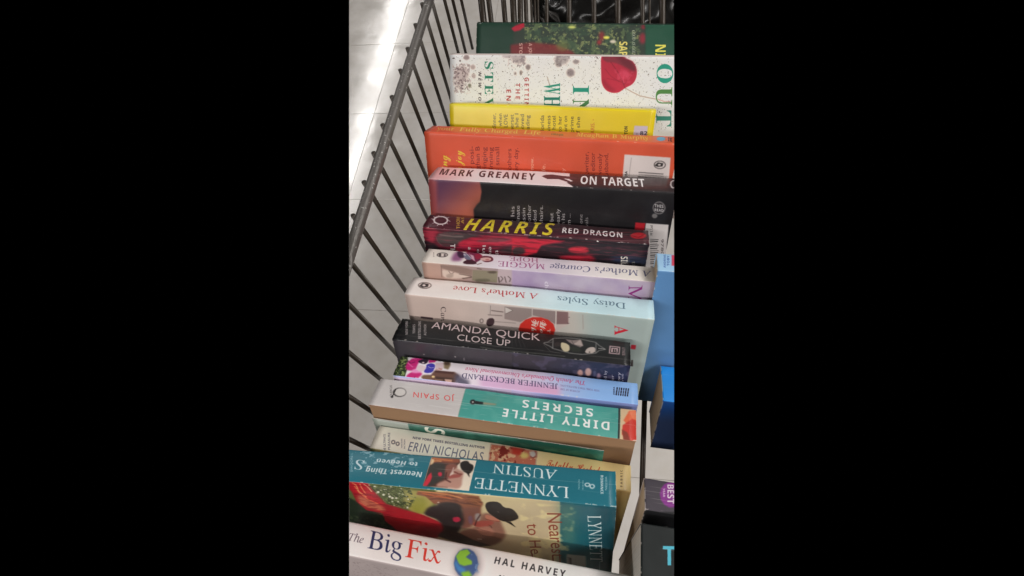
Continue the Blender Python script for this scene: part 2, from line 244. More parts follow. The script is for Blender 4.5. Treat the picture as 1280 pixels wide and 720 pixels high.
        'a': [127, [[21,39,20,27,21,19,25,14,30,12,34,13,43,18,56,32,69,52,78,75,81,89,82,96,80,104,76,110,69,111,61,110,53,106,46,99,39,90,33,78,25,58],[36,2,27,-2,18,-3,12,-2,7,0,3,4,0,9,-2,16,-2,24,-1,38,2,51,7,65,14,79,23,91,34,102,45,111,56,116,68,118,77,116,83,112,86,104,90,115,109,115,83,21,83,15,87,13,91,15,97,20,105,30,108,27,95,10,84,0,73,-3,67,-2,64,2,62,8,66,28,71,44,62,29,53,18,44,9]]],
        'c': [111, [[23,31,25,23,28,17,33,12,39,9,46,8,58,11,71,18,85,30,89,26,72,10,54,0,37,-3,26,-2,17,2,10,8,4,17,1,28,0,40,2,57,8,73,18,88,31,101,38,106,50,113,62,116,74,118,82,117,88,115,93,112,96,109,99,104,99,95,96,89,90,85,87,85,81,86,77,89,76,98,82,108,81,110,78,111,74,111,65,110,56,107,48,101,41,93,35,84,29,73,25,62,23,51,22,40]]],
        'd': [132, [[92,0,86,-2,81,-3,74,-2,69,3,68,10,71,28,75,42,66,28,58,17,50,8,41,2,32,-2,23,-3,15,-2,9,1,4,5,0,11,-2,18,-3,27,-1,44,6,63,16,81,30,97,43,108,54,114,66,117,72,118,80,117,86,114,90,109,102,162,101,166,98,169,87,169,88,174,107,176,127,181,128,174,87,16,88,14,90,12,93,11,98,13,105,20,114,30,118,27,104,10],[86,90,86,101,83,108,77,111,74,112,66,110,57,106,49,100,41,91,34,80,28,66,23,52,20,40,19,29,21,19,23,15,26,12,30,11,34,10,38,11,47,16,57,26,70,46,80,68,83,76]]],
        'e': [107, [[67,111,62,110,56,108,45,99,35,86,27,68,24,59,39,62,52,67,62,74,70,82,74,91,76,101,75,107,72,110],[8,8,3,16,0,25,-2,37,1,53,7,70,17,86,30,100,38,106,49,112,61,116,73,118,80,117,85,116,90,113,93,109,95,105,96,99,94,89,88,79,78,70,63,63,45,57,23,53,21,36,24,22,31,12,44,10,56,12,69,19,82,30,86,26,78,17,70,10,61,4,52,1,43,-2,33,-2,23,-1,15,2]]],
        'f': [74, [[49,113,78,113,77,105,48,105,29,18,21,-11,12,-32,3,-46,-7,-54,-18,-57,-26,-55,-32,-50,-34,-43,-33,-37,-30,-33,-25,-32,-20,-33,-17,-36,-18,-49,-16,-50,-11,-49,-7,-46,1,-28,5,-9,26,105,2,105,4,113,28,113,36,143,42,156,50,167,59,175,69,180,80,181,86,181,92,179,96,176,100,172,102,168,102,163,101,157,97,153,90,152,85,153,82,156,83,171,80,174,76,174,68,171,61,160,55,143]]],
        'g': [107, [[76,-37,70,-43,63,-48,55,-52,45,-55,35,-56,24,-57,11,-56,1,-53,-8,-49,-14,-43,-18,-36,-19,-28,-16,-14,-5,-2,13,9,7,12,3,17,2,21,5,28,22,45,12,52,6,62,4,72,5,80,7,88,11,95,16,102,22,107,30,112,38,116,47,118,56,118,69,117,92,110,108,110,108,99,90,99,92,88,91,80,89,72,85,65,80,58,74,53,67,48,59,45,50,43,30,43,26,39,23,36,22,32,25,28,31,24,54,16,64,12,72,7,78,1,82,-6,83,-15,82,-23,80,-30],[42,48,32,50,27,57,25,68,27,83,32,96,40,106,45,110,50,112,55,112,59,112,63,110,66,107,69,103,70,99,71,85,67,71,60,59,56,54,52,51,47,49],[28,-49,49,-46,61,-37,66,-22,63,-15,57,-9,40,0,20,7,7,-3,-1,-13,-4,-24,0,-38,10,-46]]],
        'h': [150, [[139,19,144,12,133,4,123,-1,113,-2,107,-2,101,0,97,4,93,9,91,15,92,37,105,106,103,114,100,119,93,120,84,118,74,112,64,101,56,88,50,76,46,64,32,0,9,0,44,168,42,174,36,178,24,180,27,190,73,190,53,102,56,102,70,121,86,132,102,136,117,133,126,124,129,108,115,29,115,19,118,15,123,13,128,14]]],
        'i': [66, [[58,159,57,153,52,148,46,146,39,148,34,153,33,159,34,165,39,170,46,172,52,171,57,166],[22,19,22,15,24,13,27,12,32,14,40,21,48,31,52,28,38,11,25,0,12,-3,5,-1,1,3,0,13,4,32,22,98,21,104,16,106,6,107,8,111,46,118,48,116,48,110,22,25]]],
        'k': [126, [[116,26,103,10,91,0,86,-2,81,-3,77,-2,73,0,67,8,45,60,29,48,15,0,-5,0,40,162,38,167,34,169,23,170,24,174,64,181,65,178,31,58,80,95,84,100,86,104,84,107,80,109,74,110,76,114,126,114,124,109,114,108,103,103,92,95,61,72,83,20,87,15,92,13,98,15,105,20,112,30]]],
        'l': [64, [[1,3,-1,10,5,37,38,161,36,167,31,170,22,171,22,175,62,181,64,179,21,18,21,15,23,13,25,13,30,15,37,21,46,30,50,27,36,10,22,0,17,-2,12,-3,5,-1]]],
        'm': [205, [[47,117,48,110,34,66,58,95,79,112,98,118,106,116,111,111,113,103,110,84,106,68,128,96,148,112,167,118,175,116,180,111,182,100,178,83,161,18,162,15,163,14,166,13,172,15,186,32,189,28,177,11,165,1,152,-3,146,-1,141,4,140,12,141,23,160,91,159,99,157,101,153,102,149,102,138,96,127,85,115,70,100,43,87,9,85,0,65,0,90,83,91,96,90,99,88,102,84,102,78,100,63,90,47,74,35,54,24,26,15,0,-5,0,23,98,21,103,16,106,6,107,7,112]]],
        'n': [136, [[91,18,92,15,94,13,96,12,102,15,108,22,116,34,120,31,108,12,95,1,83,-3,76,-2,72,3,70,10,75,32,89,87,90,94,90,99,87,101,84,102,77,100,64,91,46,70,34,53,28,39,22,21,16,0,-4,0,23,94,23,101,20,104,6,106,7,110,50,117,50,114,34,66,47,82,59,95,70,105,80,112,90,116,98,117,106,116,111,111,112,100,112,94]]],
        'o': [131, [[24,55,22,43,21,31,21,23,23,16,26,11,31,7,36,5,42,4,49,5,55,8,62,12,73,24,83,40,90,58,94,76,95,84,92,99,85,108,74,111,65,110,57,106,49,100,42,91,35,81,29,68],[10,8,3,16,0,26,-2,38,-1,47,1,57,5,66,10,76,16,84,23,92,31,99,39,106,48,111,57,115,66,117,75,118,87,117,97,113,106,107,112,98,116,88,117,77,116,68,114,60,107,43,97,27,83,14,76,8,64,2,52,-2,39,-3,28,-2,18,2]]],
        'p': [127, [[28,-51,27,-56,-36,-56,-34,-51,-22,-49,-18,-47,-15,-43,-11,-32,22,98,21,103,17,105,6,106,7,111,47,117,48,111,42,93,55,107,70,115,84,118,93,117,100,114,106,109,111,102,114,94,114,84,114,74,112,64,108,54,97,34,91,26,83,18,75,11,66,5,57,1,47,-2,38,-3,30,-2,24,-1,18,2,8,-42,9,-45,13,-49,17,-50],[34,60,23,15,25,8,30,5,38,4,44,4,51,7,58,11,70,23,80,39,88,57,92,76,92,91,90,97,88,101,84,104,80,106,74,106,66,105,58,101,50,94,44,85,38,73]]],
        'r': [83, [[21,96,19,102,14,105,5,106,6,110,44,118,46,117,46,114,33,67,51,95,66,112,77,118,83,116,87,112,88,105,86,97,81,92,74,90,69,91,65,94,63,100,44,74,28,41,15,0,-5,0,19,86]]],
        's': [93, [[62,49,66,37,66,27,65,20,62,15,54,5,48,2,43,-1,36,-2,23,-3,2,2,-2,1,-3,-2,-8,-2,-3,40,2,39,3,29,5,20,9,13,14,8,20,5,26,4,32,4,37,6,41,10,44,14,46,19,47,26,46,32,43,38,19,73,15,85,16,96,19,104,24,110,30,114,37,117,52,117,72,112,75,113,77,114,78,117,82,117,77,80,73,80,69,97,61,108,48,111,41,109,36,104,34,97,35,91,38,85,48,71]]],
        't': [70, [[2,23,24,105,7,105,8,110,23,116,37,128,50,146,56,146,47,113,68,113,66,105,45,105,22,17,23,14,24,12,27,12,32,14,38,20,46,30,50,25,37,10,24,0,12,-3,6,-2,2,3]]],
        'u': [136, [[92,14,94,13,97,12,102,14,109,21,117,31,121,28,108,11,96,0,83,-3,76,-2,72,3,70,10,72,22,82,57,69,39,58,24,47,12,37,4,27,-1,17,-3,12,-2,9,-1,6,2,3,5,2,14,7,43,21,99,19,104,14,106,5,107,6,112,46,118,46,110,22,20,23,16,25,13,30,12,34,13,40,16,53,26,66,43,79,64,90,88,97,115,117,115,92,21]]],
        'v': [111, [[102,102,97,84,83,61,59,32,28,-3,23,-3,17,86,13,99,10,103,6,106,-2,106,-1,111,30,118,33,112,36,96,41,22,72,57,84,75,88,83,90,89,88,93,79,103,78,107,79,113,83,117,90,118,96,116,100,111]]],
        'x': [104, [[89,117,95,116,99,113,100,107,99,102,96,98,88,97,79,100,73,98,50,67,62,18,66,14,69,13,74,15,81,21,89,32,92,28,79,11,68,0,58,-3,53,-3,50,-1,47,1,42,12,35,45,7,8,-2,0,-7,-2,-15,-2,-20,1,-23,5,-23,11,-20,16,-16,19,-9,18,0,15,3,16,7,19,33,55,24,96,21,103,15,106,-1,105,0,110,17,113,36,118,38,117,40,115,49,77,77,114,79,115]]],
        'y': [100, [[70,102,68,107,70,113,74,116,80,118,86,116,91,110,93,102,91,90,86,76,44,4,20,-28,3,-47,-7,-54,-12,-56,-20,-57,-25,-54,-28,-49,-28,-44,-26,-39,-21,-37,-13,-37,-6,-40,-3,-40,1,-39,6,-34,30,-2,11,91,7,100,1,105,-9,107,-8,111,23,118,26,115,29,108,46,21,79,79,81,87,80,91,78,94,72,99]]],
    },
    'R': {
        '1': [140, [[52,15,54,17,57,24,57,155,40,136,35,132,30,130,25,129,21,129,18,131,15,134,12,137,10,147,27,153,41,161,66,180,94,180,95,25,97,18,99,15,103,14,128,13,128,0,24,0,24,13,45,13]]],
        'A': [163, [[5,9,9,11,15,21,77,174,84,173,150,18,156,9,160,7,165,7,165,0,85,0,85,7,96,8,103,11,106,17,102,30,94,49,38,49,28,18,30,12,36,8,48,7,48,0,-3,0,-3,7],[42,60,90,60,66,119]]],
        'B': [165, [[71,12,74,10,82,9,92,10,100,13,105,18,109,26,111,35,112,48,111,60,108,70,103,77,96,82,86,85,68,86,68,19],[19,9,23,12,26,16,27,22,28,144,26,154,22,159,15,162,6,163,6,170,82,170,118,165,140,152,148,130,143,113,129,100,107,92,134,83,150,69,156,49,154,35,148,23,138,13,125,6,108,1,88,0,6,0,6,6,14,7],[103,147,100,154,96,158,89,161,80,162,72,160,70,158,68,151,68,94,82,95,91,97,98,101,102,108,105,117,106,128,105,139]]],
        'D': [185, [[20,9,23,11,26,15,27,20,27,148,25,154,23,159,19,161,13,163,6,163,6,170,82,170,110,167,133,160,151,148,164,131,172,110,174,85,164,38,135,9,85,0,8,0,8,6],[83,161,73,160,71,158,69,154,68,143,68,21,71,13,73,11,83,9,98,11,110,17,119,28,125,43,129,62,130,85,125,127,109,153]]],
        'E': [165, [[138,28,144,35,149,43,153,53,160,53,150,0,5,0,5,6,13,7,19,8,23,11,26,15,27,21,27,147,26,154,23,158,19,161,13,163,6,163,6,170,148,170,148,119,143,119,140,133,134,144,127,151,116,156,103,159,74,159,70,157,68,149,68,92,82,92,90,95,96,100,101,107,105,117,107,128,113,128,113,44,107,44,104,61,102,68,98,73,94,77,90,79,77,82,68,83,68,20,70,16,72,13,79,11,97,11,108,12,117,14,125,18,132,22]]],
        'H': [195, [[90,6,90,0,6,0,6,6,13,7,19,9,23,12,26,16,27,22,27,148,26,154,23,158,19,160,13,162,6,163,6,170,90,170,90,163,76,161,71,157,69,151,68,141,68,93,127,93,127,151,124,157,119,161,105,163,105,170,189,170,189,163,181,162,175,160,172,158,169,154,168,148,168,22,169,17,172,12,175,9,181,7,189,6,189,0,105,0,105,6,113,7,118,9,122,11,125,15,127,22,127,82,68,82,68,22,70,16,72,12,76,9,82,7]]],
        'I': [97, [[18,10,23,12,26,16,27,21,28,151,26,156,24,159,19,161,5,163,5,170,91,170,91,163,77,161,73,159,70,156,69,151,68,24,70,16,74,12,81,8,92,6,92,0,5,0,5,6]]],
        'J': [123, [[95,33,89,1,71,-18,40,-24,26,-22,13,-17,8,-13,4,-8,1,-3,-1,3,-1,8,-1,14,1,19,4,23,8,25,12,27,16,28,22,27,26,26,30,23,32,19,34,15,34,7,28,-7,30,-12,33,-14,39,-15,45,-14,49,-12,52,-9,55,1,55,143,53,152,49,158,41,162,30,163,30,170,117,170,117,163,103,160,98,156,96,149]]],
        'N': [184, [[40,21,42,15,44,12,48,9,54,7,62,6,62,0,7,0,7,6,20,9,25,12,27,19,28,29,28,144,14,161,7,163,7,170,58,170,146,63,145,151,142,157,137,161,123,163,123,170,178,170,178,163,171,162,165,161,161,158,159,154,157,148,157,-4,150,-4,40,130]]],
        'O': [196, [[73,156,59,129,54,85,55,61,59,41,66,25,75,14,86,7,98,4,122,13,136,40,141,85,140,109,136,129,129,145,120,156,110,163,97,165],[63,3,53,8,43,14,35,22,28,30,22,39,17,50,13,61,11,73,10,85,11,97,13,109,17,120,22,130,28,139,35,148,44,155,53,162,63,167,74,170,86,173,99,174,111,173,122,171,133,167,143,162,152,156,160,148,168,140,174,131,179,120,183,109,185,97,186,85,185,73,183,61,179,50,174,39,168,30,160,22,152,14,142,8,132,3,121,-1,109,-3,97,-4,85,-3,74,-1]]],
        'R': [176, [[73,159,71,157,69,154,68,144,68,87,88,88,97,91,104,96,109,103,112,113,113,125,110,145,100,157,84,160],[19,9,23,12,26,16,27,22,27,148,26,154,23,158,19,160,13,162,6,163,6,170,81,170,104,168,122,165,137,158,147,150,153,138,155,124,151,106,138,92,117,83,166,12,171,8,179,6,179,0,126,0,75,79,68,79,68,22,70,16,72,12,76,9,82,7,90,6,90,0,6,0,6,6,13,7]]],
        'S': [145, [[104,97,118,87,127,76,132,64,134,50,133,39,130,30,126,22,120,14,113,8,104,3,95,-1,84,-3,59,-3,32,4,27,4,24,-1,23,-4,16,-4,16,59,23,59,28,42,34,29,42,18,50,11,61,7,73,6,82,6,90,9,96,13,100,19,103,26,104,33,102,44,95,52,84,60,47,78,37,86,29,94,23,103,20,113,18,124,19,133,21,142,25,150,30,157,36,163,43,167,51,171,59,173,74,173,112,166,115,166,118,169,119,174,126,174,126,119,120,119,114,136,104,150,99,155,92,160,86,163,79,165,72,166,64,165,58,162,52,159,48,154,45,148,44,142,45,135,47,130,51,125,62,117]]],
        'T': [158, [[49,9,53,12,56,16,57,22,58,161,43,160,33,156,24,150,18,142,13,131,11,118,4,118,4,170,153,170,153,118,146,118,139,142,124,156,98,161,99,22,100,15,103,11,107,9,114,7,122,6,122,0,34,0,34,6,42,7]]],
        'U': [183, [[42,11,34,23,29,38,27,58,27,148,25,154,23,158,19,160,13,162,6,163,6,170,90,170,90,163,75,161,70,157,68,151,67,141,67,52,68,39,71,28,76,19,82,13,91,9,102,8,127,14,141,31,146,59,145,148,144,154,141,158,137,160,131,162,122,163,122,170,176,170,176,163,170,162,165,160,161,157,159,153,157,141,157,68,155,44,150,26,141,12,129,3,112,-3,92,-5,71,-3,55,2]]],
        'V': [159, [[8,156,5,160,0,162,-5,163,-5,170,78,170,78,163,66,162,62,161,59,159,57,156,57,150,60,141,96,53,131,145,132,152,131,156,130,159,127,161,118,163,111,163,111,170,164,170,164,163,156,161,152,159,146,150,86,-5,79,-5,14,147]]],
        'W': [227, [[6,159,3,161,-6,163,-6,170,67,170,67,163,59,162,54,159,52,153,55,139,83,57,112,131,104,154,102,157,100,160,91,163,85,163,85,170,164,170,164,163,154,162,148,159,146,153,148,144,176,62,204,148,204,155,202,158,197,162,187,163,187,170,232,170,232,163,228,162,224,160,219,153,214,141,166,-4,159,-4,118,115,71,-4,64,-4,10,152]]],
        'Y': [159, [[51,9,55,12,58,16,59,22,60,66,13,151,9,157,-3,163,-5,163,-5,170,77,170,77,163,65,162,60,159,58,155,61,146,92,84,127,142,130,152,128,158,121,162,110,163,110,170,164,170,164,163,156,160,149,155,142,146,100,76,100,22,102,16,104,12,108,9,114,7,122,6,122,0,38,0,38,6,45,7]]],
        'x': [119, [[16,14,23,21,46,51,16,98,11,104,7,108,2,109,2,116,63,116,63,110,57,109,53,107,52,104,56,97,68,76,85,99,87,104,86,107,79,109,75,110,75,116,116,116,116,110,109,108,102,102,94,94,74,68,113,8,119,6,119,0,58,0,58,6,66,7,69,10,68,14,64,22,51,42,34,19,32,13,33,9,36,6,44,6,44,0,2,0,2,6,9,9]]],
    },
    'I': {
        ' ': [75, []],
        'A': [157, [[142,0,106,0,103,42,45,42,24,0,-15,0,78,178,124,178],[96,150,84,122,60,74,101,74]]],
        'E': [135, [[6,0,44,178,144,178,138,148,75,148,67,108,125,108,118,77,60,77,50,31,113,31,106,0]]],
        'G': [172, [[32,15,23,29,17,46,15,67,16,82,18,96,22,110,27,124,33,136,42,147,51,157,62,165,74,172,88,177,103,180,120,181,137,180,154,176,170,169,156,138,138,146,125,149,107,148,98,146,89,142,82,137,75,131,69,124,60,107,55,89,53,70,54,58,57,48,62,40,68,34,78,30,100,30,110,32,118,69,85,69,92,100,161,100,141,7,115,0,94,-2,81,-2,62,-1,46,5]]],
        'H': [175, [[6,0,44,178,82,178,67,108,124,108,139,178,176,178,138,0,101,0,118,77,60,77,44,0]]],
        'I': [96, [[57,32,76,22,72,0,-7,0,-3,22,20,32,44,147,26,157,30,178,110,178,105,157,82,147]]],
        'K': [153, [[6,0,44,178,82,178,63,92,82,118,132,178,176,178,104,93,139,0,98,0,72,72,57,64,44,0]]],
        'M': [220, [[102,45,102,45,170,178,221,178,184,0,149,0,180,138,179,138,110,0,76,0,68,138,67,138,58,83,40,0,6,0,44,178,94,178]]],
        'N': [189, [[129,47,130,47,138,94,156,178,190,178,152,0,110,0,67,135,66,135,58,84,40,0,6,0,44,178,88,178]]],
        'O': [183, [[60,108,55,88,53,66,54,55,57,46,61,38,67,33,75,30,84,29,93,30,102,34,110,40,118,48,124,57,130,69,134,82,136,97,137,114,136,124,133,133,129,140,123,145,116,149,106,150,99,149,92,147,85,143,79,138,73,132,68,125],[32,16,22,30,17,46,15,66,16,79,18,93,21,107,25,120,31,133,38,144,46,155,56,164,67,171,80,177,94,180,110,181,129,179,146,173,158,163,167,150,173,133,175,114,174,100,172,86,169,72,165,58,159,46,152,34,144,24,134,15,123,7,111,2,97,-1,81,-2,61,0,45,6]]],
        'R': [152, [[105,177,119,173,130,167,139,158,144,145,146,130,145,116,141,105,135,95,127,87,117,80,107,76,138,0,98,0,73,68,58,68,44,0,6,0,44,178,88,178],[107,119,108,128,105,139,97,145,84,148,75,148,65,99,84,100,92,102,99,106,104,112]]],
        'S': [132, [[114,41,111,31,106,22,100,14,92,8,82,4,72,0,60,-2,40,-2,24,0,11,5,5,8,5,42,27,32,41,29,57,29,64,31,70,34,74,37,77,42,78,48,77,55,75,60,68,69,42,89,34,100,28,112,26,127,27,137,29,146,33,155,39,162,46,169,55,174,64,178,75,180,96,181,113,178,128,173,136,169,122,140,110,146,98,148,87,150,81,149,75,147,70,144,67,140,65,135,64,130,65,124,67,119,74,110,95,95,102,88,108,80,112,72,115,63,116,53]]],
        'T': [133, [[32,0,64,147,20,147,27,178,150,178,144,147,101,147,70,0]]],
        'W': [224, [[57,45,56,39,58,39,73,78,118,178,151,178,152,39,153,39,169,81,209,178,247,178,168,0,126,0,124,124,122,124,109,88,69,0,28,0,22,178,58,178]]],
        'Y': [141, [[37,0,52,68,23,178,61,178,76,106,122,178,164,178,88,68,74,0]]],
        'a': [148, [[64,27,55,30,50,37,48,49,49,63,55,84,61,95,68,104,72,107,76,109,80,109,85,109,90,107,93,104,96,100,97,95,97,75,94,62,89,49,82,38,74,30,69,28],[31,2,25,6,21,12,16,18,13,26,12,36,12,58,16,80,23,100,28,110,34,118,41,125,48,131,56,135,65,138,74,139,82,138,89,137,95,134,100,129,108,119,109,119,116,136,144,136,115,0,88,0,90,18,88,18,78,7,72,3,65,0,58,-2,50,-2,37,0]]],
        'e': [139, [[57,91,52,79,71,80,81,82,88,86,94,90,97,95,98,101,96,107,92,111,85,112,76,111,67,105,63,101],[26,11,18,21,13,34,11,50,13,73,16,83,20,94,24,103,30,112,37,120,45,126,54,132,64,136,75,138,87,139,101,138,113,134,122,128,128,121,132,112,133,102,131,88,124,77,114,67,98,60,79,56,48,54,49,42,51,37,54,32,59,28,65,26,79,26,92,28,112,36,112,8,98,2,83,-1,65,-2,50,-1,37,3]]],
        'g': [148, [[101,-37,94,-45,86,-50,78,-55,69,-58,59,-59,38,-60,22,-58,3,-51,3,-19,16,-25,31,-29,46,-30,54,-29,61,-27,67,-24,72,-19,75,-13,85,18,84,18,74,8,69,4,63,0,56,-2,48,-2,41,-2,35,0,30,3,24,7,20,12,16,19,13,27,12,36,12,58,16,80,23,100,28,110,34,118,41,125,48,131,56,135,64,138,74,139,82,138,89,137,94,134,104,125,108,119,109,119,116,136,144,136,114,-3,111,-17,106,-28],[49,63,48,49,49,42,50,37,53,33,56,30,61,28,66,27,70,28,75,30,83,37,89,48,95,68,98,88,97,94,96,99,93,103,90,107,86,109,81,109,76,109,72,107,64,100,58,90,55,84]]],
        'h': [151, [[64,118,65,118,76,129,82,133,88,136,95,138,103,139,114,138,123,134,130,128,134,120,137,111,138,93,136,78,119,0,82,0,101,90,101,94,100,103,95,108,88,109,83,108,78,106,73,102,65,90,58,75,53,56,41,0,4,0,45,190,82,190]]],
        'i': [74, [[70,156,65,154,53,154,45,157,42,160,40,164,39,168,40,175,42,180,45,184,50,188,55,189,66,190,74,187,77,184,79,180,80,175,79,169,77,164,74,160],[4,0,34,136,70,136,41,0]]],
        'n': [151, [[59,111,60,111,72,126,78,131,86,136,94,138,103,139,114,138,123,134,130,128,134,120,137,111,138,93,136,78,119,0,82,0,101,90,101,94,100,103,95,108,88,109,83,108,78,106,73,102,65,90,58,75,53,56,41,0,4,0,34,136,62,136]]],
        'o': [146, [[59,94,54,83,49,63,48,50,50,38,56,30,66,28,73,28,79,31,84,36,88,42,92,49,97,66,98,85,97,97,94,102,91,106,87,108,81,109,75,108,71,106,66,103],[36,4,29,9,23,15,18,22,14,30,12,40,11,50,13,73,16,84,19,94,24,104,29,113,36,120,43,127,52,132,61,136,72,138,84,139,98,137,111,133,121,125,129,114,134,101,135,85,133,63,131,52,128,42,123,33,118,24,111,16,104,10,95,5,86,1,75,-2,63,-2,53,-2,44,0]]],
        'r': [105, [[4,0,41,0,54,61,58,74,63,85,70,93,77,99,85,103,106,102,114,138,103,139,94,138,86,136,79,132,72,126,66,119,60,111,59,111,62,136,34,136]]],
        's': [118, [[74,3,60,-1,44,-2,21,-1,9,3,3,6,3,36,22,28,35,25,47,25,57,28,61,31,63,35,64,40,62,46,56,52,36,64,24,75,20,80,18,87,17,96,19,109,23,119,31,128,41,134,54,138,69,139,84,138,99,134,113,128,101,101,86,108,75,111,66,111,59,109,56,106,55,104,55,97,58,92,87,73,93,68,98,61,100,54,101,45,100,31,94,19,86,10]]],
        't': [103, [[24,4,19,10,16,18,15,33,16,43,30,108,12,108,15,126,39,137,55,166,79,166,73,136,107,136,101,108,67,108,52,36,53,31,57,28,69,28,82,32,82,4,68,-1,50,-2,40,-2,31,1]]],
        'v': [128, [[55,37,56,37,67,64,103,136,142,136,69,0,29,0,12,136,48,136]]],
        'x': [133, [[-12,0,46,70,19,136,58,136,72,96,102,136,145,136,88,68,118,0,78,0,63,42,30,0]]],
    },
    'S': {
        ' ': [75, []],
        "'": [47, [[18,116,29,116,34,150,34,179,12,179,12,150]]],
        ',': [55, [[12,16,13,9,17,4,24,2,24,-7,21,-17,15,-25,15,-30,31,-21,41,-8,44,6,42,19,36,28,26,31,19,29,13,24]]],
        '-': [81, [[71,67,10,67,10,44,71,44]]],
        '.': [55, [[27,28,20,26,14,20,12,13,14,5,20,0,27,-2,35,0,40,5,42,13,40,20,35,26]]],
        '0': [125, [[62,173,34,162,14,131,8,85,14,39,34,9,62,-2,91,9,111,39,118,85,111,131,91,162],[62,150,79,142,89,120,93,85,89,51,79,29,62,21,46,29,36,51,32,85,36,120,46,142]]],
        '1': [125, [[75,170,50,170,50,0,75,0]]],
        '5': [125, [[57,83,78,71,85,52,80,36,67,25,50,21,37,22,25,27,12,34,12,8,26,2,40,-1,54,-2,83,5,102,24,110,52,102,81,81,100,48,106,48,148,101,148,101,170,25,170,25,82]]],
        '7': [125, [[122,170,12,170,12,147,86,147,24,7,45,-2]]],
        '8': [125, [[93,87,105,98,112,110,114,123,108,149,90,166,64,173,37,166,19,149,12,124,14,110,21,97,32,87,19,76,11,63,8,46,15,22,35,4,63,-2,91,4,110,21,117,46,114,62,106,77],[77,102,63,98,50,102,40,111,36,124,40,138,49,146,64,150,77,146,87,137,90,124,86,111],[47,72,63,75,78,71,89,62,92,48,89,35,79,25,62,21,47,24,36,34,32,48,36,62]]],
        '9': [125, [[115,110,108,143,89,165,61,173,34,165,15,147,9,122,16,97,33,79,57,72,66,73,76,76,84,80,75,58,57,36,32,16,47,-2,82,29,106,68],[89,105,79,100,70,97,62,96,48,99,37,109,34,122,37,136,47,146,62,150,76,145,86,134,90,119]]],
        'A': [167, [[90,172,73,172,0,0,25,0,46,50,119,50,142,0,167,0],[109,72,56,72,82,134]]],
        'B': [141, [[130,24,136,46,131,66,117,81,95,90,109,99,118,111,121,127,115,148,98,164,68,170,19,170,19,0,77,0,111,7],[73,76,94,72,106,63,110,49,107,36,96,26,74,22,43,22,43,76],[43,148,66,148,83,145,93,137,96,125,92,110,80,100,60,98,43,98]]],
        'C': [177, [[106,173,57,161,24,129,12,83,22,45,52,12,104,-2,128,0,148,5,166,13,166,40,146,29,126,22,106,20,70,29,46,51,37,85,46,119,70,142,105,150,125,148,144,143,164,132,164,159,142,167,123,171]]],
        'D': [188, [[44,148,81,148,120,140,143,117,151,85,145,60,125,34,82,22,44,22],[19,0,86,0,134,12,165,44,176,85,166,125,137,157,85,170,19,170]]],
        'E': [125, [[116,170,19,170,19,0,118,0,118,22,43,22,43,75,113,75,113,97,43,97,43,148,116,148]]],
        'F': [117, [[110,170,19,170,19,0,44,0,44,79,110,79,110,101,44,101,44,148,110,148]]],
        'H': [182, [[163,170,139,170,139,96,43,96,43,170,19,170,19,0,43,0,43,74,139,74,139,0,163,0]]],
        'I': [63, [[44,170,19,170,19,0,44,0]]],
        'J': [63, [[44,170,19,170,19,5,17,-17,10,-30,-9,-34,-16,-34,-11,-57,-4,-58,24,-50,39,-30,44,-2]]],
        'K': [164, [[71,90,146,170,115,170,43,92,43,170,19,170,19,0,43,0,43,84,130,0,164,0]]],
        'L': [123, [[43,170,18,170,18,0,120,0,120,22,43,22]]],
        'M': [195, [[177,170,154,170,98,100,41,170,18,170,18,0,43,0,43,133,96,67,100,67,153,133,153,0,177,0]]],
        'N': [195, [[176,170,154,170,154,38,38,170,18,170,18,0,42,0,42,131,156,0,176,0]]],
        'O': [206, [[102,-2,152,10,183,42,194,85,183,129,152,161,103,173,54,161,23,129,11,85,22,42,54,10],[36,85,45,119,69,142,103,150,137,142,160,119,169,85,160,52,137,29,103,20,69,29,45,52]]],
        'P': [127, [[42,74,68,74,100,80,119,97,125,122,119,146,101,164,71,170,18,170,18,0,42,0],[71,148,88,145,97,135,100,122,96,108,86,99,70,96,42,96,42,148]]],
        'Q': [206, [[195,85,183,130,151,161,105,173,56,162,23,131,11,85,20,46,45,16,83,0,108,-16,135,-29,166,-35,188,-13,188,-12,170,-14,150,-10,124,0,161,16,186,46],[161,52,138,29,105,20,67,29,44,53,36,85,43,113,64,139,104,150,138,141,161,118,170,84]]],
        'R': [151, [[44,74,54,74,66,72,80,61,99,35,122,0,151,0,128,34,116,53,104,69,90,81,105,91,115,105,118,123,111,148,92,165,62,170,19,170,19,0,44,0],[93,124,90,110,80,100,60,96,44,96,44,150,60,150,79,146,89,138]]],
        'S': [115, [[62,173,34,167,16,151,10,127,29,92,65,69,84,41,81,31,72,23,56,20,40,23,24,31,11,44,11,14,26,5,41,-1,59,-2,83,4,100,20,106,44,87,83,52,106,33,130,36,141,46,148,60,151,72,149,86,144,100,133,100,161,87,167,75,171]]],
        'T': [151, [[147,170,4,170,4,148,63,148,63,0,88,0,88,148,147,148]]],
        'U': [177, [[137,56,133,44,127,34,117,27,104,22,87,20,73,22,61,27,50,35,44,43,41,54,40,70,40,170,15,170,15,64,26,27,52,5,86,-2,128,6,154,30,162,67,162,170,138,170,138,71]]],
        'V': [151, [[151,170,127,170,76,51,24,170,0,170,74,-2,79,-2]]],
        'W': [261, [[260,170,236,170,190,53,142,170,119,170,72,53,24,170,0,170,69,-2,74,-2,130,138,186,-2,191,-2]]],
        'a': [107, [[91,14,89,15,87,16,87,78,81,98,67,111,46,114,31,113,19,108,9,99,9,75,20,85,32,92,44,94,56,92,62,85,64,74,64,68,27,54,12,43,6,25,10,12,20,2,34,-2,44,-1,54,3,64,9,67,3,73,-1,81,-2,88,-1,94,1,103,6,103,20,94,15],[29,29,34,40,47,49,64,56,64,23,58,18,52,15,45,14,37,16,31,21]]],
